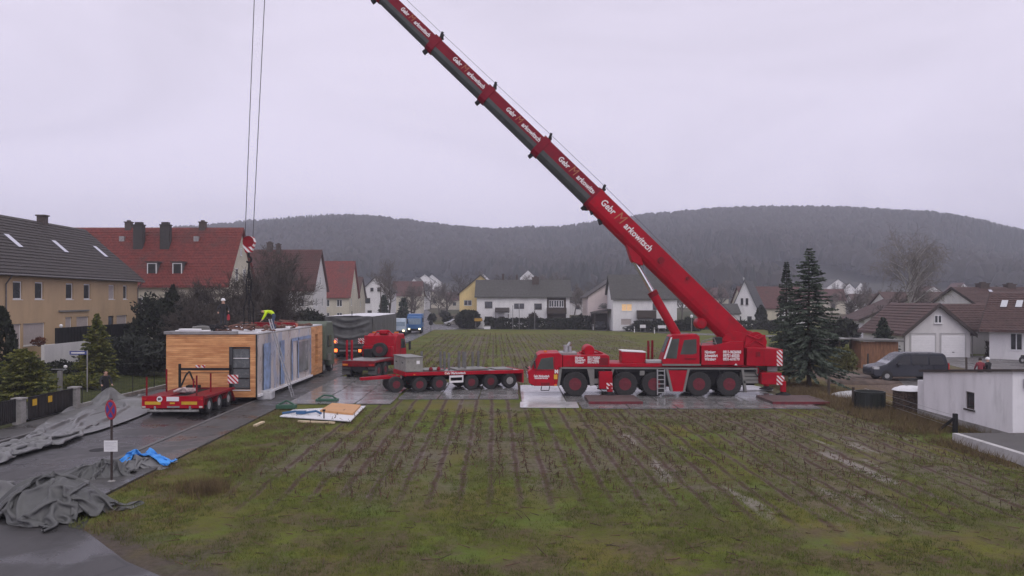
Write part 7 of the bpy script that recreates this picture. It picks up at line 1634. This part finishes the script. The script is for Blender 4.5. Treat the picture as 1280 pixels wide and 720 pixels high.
mb.build('notice_lines', mat('grey_ink', (.45, .44, .5), .8), pn)
MB().lathe([(.16, 0), (.14, .06), (.05, .1)], 14, c=(0, 0, 0)).build('base', CONC, SP)
# left garden: gate, posts, street sign, lamp
gx = -22.42
for yy, lab, h_ in ((41.0, 'square concrete gate post at the far end of black gate', 1.05), (36.4, 'square concrete gate post at the near end of black gate', 1.05)):
    t = thing('gate_post', lab, 'post', (gx, yy, .08)); MB().box(-.2, .2, -.2, .2, -.1, h_).build('shaft', CONC, t, .01); MB().box(-.25, .25, -.25, .25, h_+.002, h_+.09).build('cap', CONC, t, .01)
GT_ = thing('gate', 'black sliding gate with two yellow stickers beside the pavement', 'gate', (gx, 37.0, .1), R(90))
mb = MB()
for k in range(28): mb.box(.05 + k*.134, .05 + k*.134 + .122, -.03 + .008*(k % 2), .0 + .008*(k % 2), .06, 1.0)
mb.build('boards', BLACK, GT_)
mb = MB(); mb.box(0, 3.8, -.04, .02, 1.002, 1.06); mb.box(0, 3.8, -.04, .02, .0, .058); mb.build('frame', DARK, GT_)
for u in (.5, 1.75): MB().box(u-.17, u+.17, -.055, -.042, .62, .92).build('sticker', YEL, GT_)
FN = thing('garden_fence', 'dark slatted garden fence left of the near gate post', 'fence', (gx, 30.0, .1), R(90))
mb = MB()
for k in range(44): mb.box(k*.14, k*.14 + .1, -.02, .02, .05, 1.1)
mb.build('slats', BLACK, FN); mb = MB(); mb.box(0, 6.1, .022, .07, .25, .33); mb.box(0, 6.1, .022, .07, .85, .93); mb.build('rails', DARK, FN)
FN2 = thing('wire_fence', 'low wire fence on a kerb between the gate and module', 'fence', (gx, 41.4, .05), R(90 - 2))
MB().box(0, 22, -.12, .12, -.1, .22).build('kerb', CONC, FN2)
for k in range(9): MB().tube((2.6*k + .3, 0, .22), (2.6*k + .3, 0, 1.15), .025, n=6).build('post', DARK, FN2)
mb = MB()
for z in (.35, .55, .75, .95, 1.12): mb.tube((.2, 0, z), (21.5, 0, z), .006, n=4)
for k in range(70): mb.tube((.3 + .3*k, 0, .3), (.3 + .3*k, 0, 1.13), .004, n=3)
mb.build('mesh', DARK, FN2)
st = G(109, 491, .1); SS = thing('street_sign', 'blue street name sign on a pole in front of golden conifer', 'street sign', tuple(st))
MB().tube((0, 0, 0), (0, 0, 2.55), .035, n=8).build('pole', STEEL, SS); mb = MB(); mb.box(-1.05, -.03, -.015, .015, 2.28, 2.5); sp_ = mb.build('name_plate', mat('blue_sign_face', (.06, .08, .25), .5), SS); mb = MB(); mb.box(-.95, -.15, -.02, -.0155, 2.35, 2.43); mb.build('name_line', LET, sp_)
gl = G(75, 492, .1); GLM = thing('garden_lamp', 'grey letterbox post with small globe lamp at the lawn edge', 'post', tuple(gl))
MB().box(-.12, .12, -.1, .1, 0, 1.35).build('post', GREY, GLM, .02); mb = MB(); mb.path([(.1, 0, 1.3), (.3, 0, 1.45), (.32, 0, 1.5)], .03, 6); mb.box(-.5, .4, -.02, .02, 1.42, 1.47); mb.build('arm', STEEL, GLM); mb = MB(); mb.lathe([(0, -.1), (.09, -.06), (.11, 0), (.09, .06), (0, .1)], 12, c=(.32, 0, 1.6)); mb.build('globe', WHITE, GLM, sm=True)
# right side: shed, tank, firewood, posts, soil heaps
sh = G(1104, 468); SH = thing('wooden_shed', 'brown board shed with flat grey roof left of the garage', 'shed', (28.8, 66, 0), R(-3))
mb = MB()
for k in range(20): mb.box(k*.15, k*.15+.14, -.02 + .008*(k % 2), .04, .0, 2.2)
mb.box(0, .04, .05, 2.6, 0, 2.2); mb.box(2.96, 3.0, .05, 2.6, 0, 2.2); mb.build('board_wall', WOODB, SH); MB().prism([(-.3, 2.25), (3.3, 2.21), (3.3, 2.33), (-.3, 2.40)], 'y', -.35, 2.9).build('roof', mat('bitumen_roof', (.13, .125, .12), .8, 0, .2, 2), SH)
MB().box(-.05, 2.9, 2.55, 2.6, 0, 1.9).build('back_wall', WOODD, SH)
LS = thing('lean_to', 'dark open lean-to with pale flat roof left of the board shed', 'shelter', (26.5, 67.5, 0)); MB().box(-.2, 2.3, -.2, 2.4, 2.3, 2.38).build('roof', LGREY, LS); 
for x in (0, 1.1, 2.05): MB().box(x, x+.1, 0, .1, 0, 2.3).build('post', WOODD, LS)
MB().box(0, 2.1, 2.2, 2.26, 0, 2.25).build('back_wall', WOODD, LS)
tk = G(1087, 512); TK = thing('water_tank', 'round black-green rain tank at the edge of the field', 'tank', tuple(tk))
mb = MB(); mb.lathe([(.70, 0), (.72, .3), (.72, .86), (.76, .88), (.76, .95), (.70, .95), (.68, .80), (0, .78)], 28); mb.build('barrel', mat('dark_green_plastic', (.013, .018, .015), .5, 0, .25, 3), TK, sm=True)
mb = MB()
for k in range(14): a = 2*PI*k/14; mb.box(.73*math.cos(a)-.02, .73*math.cos(a)+.02, .73*math.sin(a)-.02, .73*math.sin(a)+.02, .02, .86)
mb.build('rib', mat('dark_green_plastic', (.013, .018, .015), .5), TK)
fwp = G(1128, 516); FW = thing('firewood_stack', 'stacked firewood under a white cover beside white building', 'firewood', (fwp.x, fwp.y, 0), R(2))
g = random.Random(9)
for r_ in range(9):
    mb = MB()
    for k in range(11):
        mb.tube((.06 + k*.135 + g.uniform(-.02, .02), g.uniform(-.05, .05), .08 + r_*.115), (.06 + k*.135, 1.0, .08 + r_*.115), g.uniform(.05, .066), n=7)
    if r_ == 0: acc = mb
    else: acc.add(mb.v, mb.f)
acc.build('logs', mat('firewood', (.10, .072, .055), .85, 0, .5, 6), FW)
hp0 = heap('cover', 'white cover draped over the firewood', 'cover', (fwp.x + .75, fwp.y + .55, 1.06), .98, .78, .30, R(3), mat('white_cover', (.72, .72, .74), .4, 0, .08, 2), 23.0, 50, 1.3, flat=.6, edge=.08)
heap('sheet', 'flat pale sheet covering a small heap behind the dark tank', 'sheet', tuple(G(1064, 496)), 1.05, .9, .42, R(5), mat('pale_sheet', (.50, .50, .50), .5, 0, .15, 2), 27.0, 40, .9, flat=.7)
for px, py, h_, lab in ((1066.5, 506, .95, 'weathered wooden fence post beside the dark tank'), (986.5, 480, 1.15, 'wooden post left of the spruce trunk'), (1036, 494, 1.0, 'wooden post right of the spruce trunk'), (1208, 462, 1.0, 'thin post before the connecting wing'), (1085, 462, 1.3, 'grey post in front of the board shed')):
    tag(MB().box(-.06, .06, -.06, .06, -.2, h_).build('fence_post', WOODD, loc=tuple(G(px, py)), bevel=.01), lab, 'post')
cpst = G(1194, 542); CPT = thing('braced_post', 'dark concrete end post with diagonal brace at the white building', 'post', tuple(cpst)); MB().box(-.08, .08, -.08, .08, -.1, .85).build('shaft', DARK, CPT, .01); MB().bar((-.05, .05, .62), (-.35, .7, .0), .09, .09).build('brace', DARK, CPT)
mb = MB(); w0 = Vector((cpst.x, cpst.y, .75)); 
for dz in (0, -.25, -.5): mb.tube(w0 + Vector((0, 0, dz)), Vector((19.6, 44.5, .75+dz)), .008, n=4)
tag(mb.build('wire', STEEL), 'thin fence wires running back from the braced post', 'wire')
heap('soil_heap', 'low heap of dug brown soil in front of the van', 'soil', tuple(G(1075, 478)), 2.6, 1.6, .35, R(5), mat('dug_soil', (.095, .066, .052), .95, 0, .35, 1.5, bump=.8, bscale=6), 31.0, 50, 1.4); heap('soil_heap', 'second soil heap with pale stones behind the dark posts', 'soil', tuple(G(1048, 470)), 2.2, 1.4, .4, R(-8), mat('stony_soil', (.14, .11, .095), .95, 0, .4, 2.5, bump=.8, bscale=6), 33.0, 50, 1.6)
rc = G(1089, 470); RC = thing('red_canister', 'small bright red container by the front of the slate-blue van', 'container', tuple(rc)); MB().lathe([(.16, 0), (.2, .1), (.2, .38), (.14, .46), (.06, .5), (.06, .58), (0, .58)], 14).build('vessel', mat('red_plastic', (.6, .03, .03), .4), RC, sm=True); mb = MB(); mb.path([(-.12, 0, .46), (-.08, 0, .66), (.08, 0, .66), (.12, 0, .46)], .025, 6); mb.build('handle', BLACK, RC)
# entrance of the brown-roof house: low white wall, steps, bike
EN = thing('entrance_steps', 'grey entrance steps with a low white side wall right of the garage', 'steps', (49.5, 73.5, 0), R(-10))
for k in range(4): MB().box(-.2, 2.0, .4*k, 3.0, .2*k, .2*(k+1)-.002*0).build('step', CONC, EN)
MB().prism([(0, 0), (3.0, 0), (3.0, 1.5), (0, .5)], 'x', -.55, -.22).build('side_wall', WHITE, EN)
MT = thing('motorbike', 'small dark motorbike parked at the right edge by white wall', 'motorbike', (45.8, 71.0, 0), R(10))
for x in (-.6, .6): wheel(MT, x, 0, .3, .3, .12, RIMG, 'y', -1)
mb = MB(); mb.prism([(-.7, .5), (-.2, .35), (.35, .4), (.5, .85), (.3, .8), (.0, .7), (-.6, .75)], 'y', -.13, .13); mb.tube((.6, 0, .3), (.42, 0, .95), .04); mb.tube((.42, -.33, .98), (.42, .33, .98), .025); mb.build('frame', BLACK, MT, .02)
# small signs beyond the field, delineator posts, lanterns
for px, py, Y, lab in ((741.5, 418, 148.6, 'white roadside marker post before the pink house'), (818, 416, 133, 'white roadside marker post below the boom'), (793, 414.5, 137, 'white reflector post beside the dark estate car')):
    x = (px-640)/F*Y; t = thing('marker_post', lab, 'marker post', (x, Y, 0)); MB().prism([(-.07, 0), (.07, 0), (.07, .95), (-.07, 1.05)], 'y', -.05, .05).build('post', WHITE, t); MB().box(-.072, .072, -.055, .055, .68, .84).build('band', BLACK, t)
for px, w_, h_, z, lab in ((803.5, 1.0, .55, .75, 'small white board sign in front of the dark hedge'), (827.5, 1.4, .5, .7, 'wider white board sign right of the small one on the hedge')):
    x = (px-640)/F*138; t = thing('board_sign', lab, 'sign', (x, 138, 0)); MB().box(-w_/2, w_/2, -.02, .02, z, z+h_).build('board', WHITE, t)
    for q in (-.4, .4): MB().box(q*w_-.03, q*w_+.03, .022, .06, 0, z+h_).build('leg', GREY, t)
yl = thing('yellow_sign', 'yellow direction sign beside the round bush at junction', 'road sign', ((598-640)/F*153, 153, 0)); MB().box(-.75, .75, -.03, .03, 1.5, 2.05).build('panel', mat('dull_yellow_sign', (.45, .26, .03), .6), yl)
for q in (-.5, .5): MB().box(q-.04, q+.04, .032, .1, 0, 2.05).build('leg', GREY, yl)
bxw = thing('grit_box', 'white grit box at the edge of the junction', 'box', ((609-640)/F*152, 152, 0)); MB().box(-.6, .6, -.35, .35, 0, .55).build('bin', WHITE, bxw, .03); MB().prism([(-.65, .552), (.65, .552), (.55, .68), (-.55, .68)], 'y', -.38, .38).build('lid', LGREY, bxw)
ts = thing('traffic_sign', 'two dark sign discs on one pole seen at the street corner', 'road sign', (-14.0, 138, .05)); MB().tube((0, 0, 0), (0, 0, 2.6), .035).build('pole', DARK, ts)
for z in (2.35, 1.5): MB().lathe([(.36, -.02), (.36, .02)], 20, 'y', (0, -.06, z)).build('disc', DARK, ts)
for px, hh, lab in ((641, 6.3, 'thin pole in front of the duplex, left one'), (649, 6.0, 'thin pole in front of duplex, beside the small leafless bush'), (668.5, 6.2, 'thin pole standing before the duplex balcony end')):
    tag(MB().tube((0, 0, 0), (0, 0, hh*.72), .06, n=6).build('pole', GREY, loc=((px-640)/F*152.4, 152.4, 0)), lab, 'pole')
sw = thing('garden_swing', 'white garden swing frame behind the long hedge', 'swing', ((636-640)/F*155.3, 155.3, 0)); mb = MB()
for q in (-.75, .75): mb.tube((q, 0, 0), (q, 0, 2.9), .06)
mb.tube((-.75, 0, 2.9), (.75, 0, 2.9), .06); mb.build('frame', WHITE, sw); MB().box(-.45, .45, -.05, .05, 1.6, 1.66).build('crossbar', WHITE, sw)
for px, Y, h_, lab in ((476, 150, 8.6, 'tall dark wooden utility pole by the white gabled house'), (515, 190, 8.0, 'utility pole further along the village street')):
    t = thing('utility_pole', lab, 'pole', ((px-640)/F*Y, Y, 0)); MB().tube((0, 0, 0), (0, 0, h_), .12, .08).build('pole', WOODD, t); MB().box(-.5, .5, -.05, .05, h_-.7, h_-.58).build('crossarm', WOODD, t)
lp = thing('street_lamp', 'grey street lamp with drooping head beside the boom foot', 'street lamp', (864.5/F*131 - 640/F*131, 131, 0)); MB().tube((0, 0, 0), (0, 0, 2.6), .07).build('pole', LGREY, lp); MB().lathe([(.0, .0), (.2, .1), (.24, .4), (.1, .55), (0, .58)], 12, c=(0, 0, 2.6)).build('lantern', WHITE, lp, sm=True)
mw = thing('garden_wall', 'pale low garden wall with gap in front of the bungalow', 'wall', (46.0, 104, 0)); MB().box(0, 3.0, -.1, .1, 0, 1.3).build('left_panel', PL_GREY, mw); MB().box(4.3, 7.0, -.1, .1, 0, 1.3).build('right_panel', PL_GREY, mw)
for px, py, Y, lab in ((0, 0, 0, ''),)[:0]: pass

# ------------------------------------------------------------------ grass and stubble of the field
rg = np.random.default_rng(17)
def scatter(n, x0, x1, y0, y1, p=2.0):
    t = rg.uniform(0, 1, n)**p; y = y0 + (y1-y0)*t; return rg.uniform(x0, x1, n), y
def gz_arr(x, y):
    out = np.zeros(len(x))
    for i in range(len(x)):
        a = bump_amp(x[i], y[i]); out[i] = Hgt(x[i], y[i]) + (a*(.07*mnoise.noise((x[i]*.5, y[i]*.5, 0)) + .045*mnoise.noise((x[i]*1.7, y[i]*1.7, 3))) if a > 0 else 0)
    return out
def in_grass(x, y):
    ok = (x > rx_edge(y)) & (x < 20.0 - .0*y) & ~((y > 41) & (y < 52.6) & (x > -12.8) & (x < 16.6)) & ~((y > 41) & (y < 60) & (x > -12.9) & (x < -6.2)) & ~((x > 17.4) & (y < 32.5))
    return ok & ~((.75*y + .55*x) < 8.95)
def rx_edge(y): return -12.15 + DIRX*(y-45)
def blades(px_, py_, pz, per, hmin, hmax, wid, leanmax=.8, spread=.06):
    n_ = len(px_)*per; x = np.repeat(px_, per) + rg.normal(size=n_)*spread; y = np.repeat(py_, per) + rg.normal(size=n_)*spread; z = np.repeat(pz, per)
    h = rg.uniform(hmin, hmax, n_); a = rg.uniform(0, 6.283, n_); ln = h*rg.uniform(.1, leanmax, n_); w = wid*rg.uniform(.6, 1.3, n_); b_ = rg.uniform(0, 6.283, n_)
    V = np.zeros((n_, 3, 3)); V[:, 0] = np.stack([x - w*np.cos(b_), y - w*np.sin(b_), z - .01], 1); V[:, 1] = np.stack([x + w*np.cos(b_), y + w*np.sin(b_), z - .01], 1); V[:, 2] = np.stack([x + ln*np.cos(a), y + ln*np.sin(a), z + h], 1)
    return V.reshape(-1, 3), np.arange(n_*3).reshape(-1, 3)
GRASSM, n, b = newmat('grass_blades'); v = n.obj(); f1 = n.noise(v, .5, 4); f2 = n.noise(v, 3.5, 3); f3 = n.noise(v, 17, 2)
c = n.mix(n.ramp(f1, .35, .65), (.090, .106, .026), (.148, .180, .038)); c = n.mix(n.ramp(f2, .50, .70, 0, .85), c, (.165, .142, .048)); c = n.mix(n.ramp(f3, .55, .75, 0, .6), c, (.040, .036, .016))
n.put(b.inputs['Base Color'], c); b.inputs['Roughness'].default_value = .7; b.inputs['Specular IOR Level'].default_value = .2
DRYM, n, b = newmat('dry_grass_blades'); v = n.obj(); n.put(b.inputs['Base Color'], n.mix(n.ramp(n.noise(v, 4, 3), .3, .7), (.085, .058, .028), (.19, .135, .062))); b.inputs['Roughness'].default_value = .8
gx_, gy_ = scatter(100000, -13.2, 20.5, 14.5, 41.5, 1.3)
keep = in_grass(gx_, gy_); cl_n = np.array([mnoise.noise((a*.6, b_*.6, 2.0)) + .5*mnoise.noise((a*2.1, b_*2.1, 6.0)) for a, b_ in zip(gx_, gy_)])
crop_ = (gy_ > 26.5) & (gx_ > -8) & (gx_ < 17.5); thr = np.where(crop_, .10, -.26); keep &= (cl_n + rg.normal(size=len(cl_n))*.22 > thr + np.where(gy_ < 20.5, .16, 0))
gx_, gy_ = gx_[keep], gy_[keep]; V1, F1 = blades(gx_, gy_, gz_arr(gx_, gy_), 5, .025, .105, .007, 1.0, .05)
fx, fy = scatter(14000, -13.8, 17.5, 53.0, 128, 1.4); cl_n = np.array([mnoise.noise((a*.3, b_*.15, 2.0)) for a, b_ in zip(fx, fy)]); kk = (fx > rx_edge(fy)+.2) & (cl_n + rg.normal(size=len(fx))*.2 > -.1) & ~((fy < 60) & (fx < -6)) ; fx, fy = fx[kk], fy[kk]
V2, F2 = blades(fx, fy, gz_arr(fx, fy), 3, .05, .13, .022, 1.0, .15)
lx, ly = scatter(9000, -32, -22.7, 40, 60, 1.0); V3, F3 = blades(lx, ly, gz_arr(lx, ly), 3, .03, .07, .014, 1.0, .08)
tag(npobj('grass', np.concatenate([V1, V2, V3]), np.concatenate([F1, F2 + len(V1), F3 + len(V1) + len(V2)]), GRASSM), 'short patchy grass growing over the field and lawn', 'grass', kind='stuff')
dx, dy = scatter(5200, 16.6, 20.2, 27, 60, 1.0); kk = ~((dx > 17.3) & (dy < 32.6)) & ~((dx > 19.8) & (dy < 41)) & (np.array([mnoise.noise((a*.5, b_*.5, 8)) for a, b_ in zip(dx, dy)]) > -.25); dx, dy = dx[kk], dy[kk]; VA, FA = blades(dx, dy, gz_arr(dx, dy), 6, .10, .42, .010, .9, .07)
ex, ey = scatter(4200, -12.6, -8.6, 19, 46, 1.2); kk = in_grass(ex, ey) & (np.array([mnoise.noise((a*.8, b_*.8, 12)) for a, b_ in zip(ex, ey)]) > .02); ex, ey = ex[kk], ey[kk]; VB, FB = blades(ex, ey, gz_arr(ex, ey), 5, .06, .20, .009, 1.0, .07)
tx, ty = rg.normal(-9.1, .38, 160), rg.normal(23.7, .38, 160); VC, FC = blades(tx, ty, gz_arr(tx, ty), 6, .2, .6, .008, .6, .05)
tag(npobj('dry_grass', np.concatenate([VA, VB, VC]), np.concatenate([FA, FB + len(VA), FC + len(VA) + len(VB)]), DRYM), 'tan dead grass tufts along the field edges', 'dry grass', kind='stuff')
# maize stubble: short broken stalks in rows
segs = []; lf = []
rows = np.arange(-8.4, 18.0, .86)
for xr_ in rows:
    y = 22.5 - (1.5 if xr_ > 4 else 0)
    while y < 130:
        y += rg.uniform(.10, .30)*(1 if y < 45 else 1.6 if y < 80 else 3.0)
        if 40.9 < y < 52.8 and xr_ + DIRX*y > -12.8: continue
        if y < 60 and 52 < y and xr_ < -5: continue
        x = xr_ + DIRX*y + rg.normal()*.07
        if x > 17.6 + mnoise.noise((y*.3, 1, 1)): continue
        d_ = mnoise.noise((x*.35, y*.12, 31)) + rg.normal()*.25
        if d_ < -.22: continue
        if y < 25.5 and rg.uniform() < .55: continue
        h = rg.uniform(.06, .23)*(1.25 if d_ > .3 else 1)*(.55 if rg.uniform() < .3 else 1); ln = rg.normal(size=2)*.28*h; r_ = rg.uniform(.008, .014)*(1 if y < 50 else 1.5); z = bump_amp(x, y)*(.07*mnoise.noise((x*.5, y*.5, 0)) + .045*mnoise.noise((x*1.7, y*1.7, 3)))
        segs.append((x, y, z-.02, x+ln[0], y+ln[1], z+h, r_*1.2, r_))
        if y < 60:
            for _ in range(rg.integers(1, 3)):
                a = rg.uniform(0, 6.283); L_ = rg.uniform(.08, .26); hb = h*rg.uniform(.2, .9); segs.append((x+ln[0]*hb/h, y+ln[1]*hb/h, z+hb, x + math.cos(a)*L_, y + math.sin(a)*L_, z + max(.01, hb - L_*rg.uniform(.0, .8)), .011, .004))
for _ in range(900):                              # loose stalks lying about, also on the headland
    x, y = rg.uniform(-8, 17), 17 + 24*rg.uniform()**1.2; a = rg.uniform(0, 6.283); L_ = rg.uniform(.12, .45); z = bump_amp(x, y)*(.07*mnoise.noise((x*.5, y*.5, 0)) + .045*mnoise.noise((x*1.7, y*1.7, 3)))
    if x > 17.2 and y < 33: continue
    up_ = .02 if rg.uniform() < .8 else .25; segs.append((x, y, z+.015, x+math.cos(a)*L_, y+math.sin(a)*L_, z+.015+up_*rg.uniform(), .012, .007))
V, Fc = segtubes(segs, 4)
STUB, n, b = newmat('maize_stubble'); v = n.obj(); n.put(b.inputs['Base Color'], n.mix(n.ramp(n.noise(v, 2.2, 4, .7), .35, .65), (.050, .031, .022), (.150, .085, .052))); b.inputs['Roughness'].default_value = .85
tag(npobj('maize_stubble', V, Fc, STUB), 'rows of broken brown maize stubble across the field', 'stubble', kind='stuff')
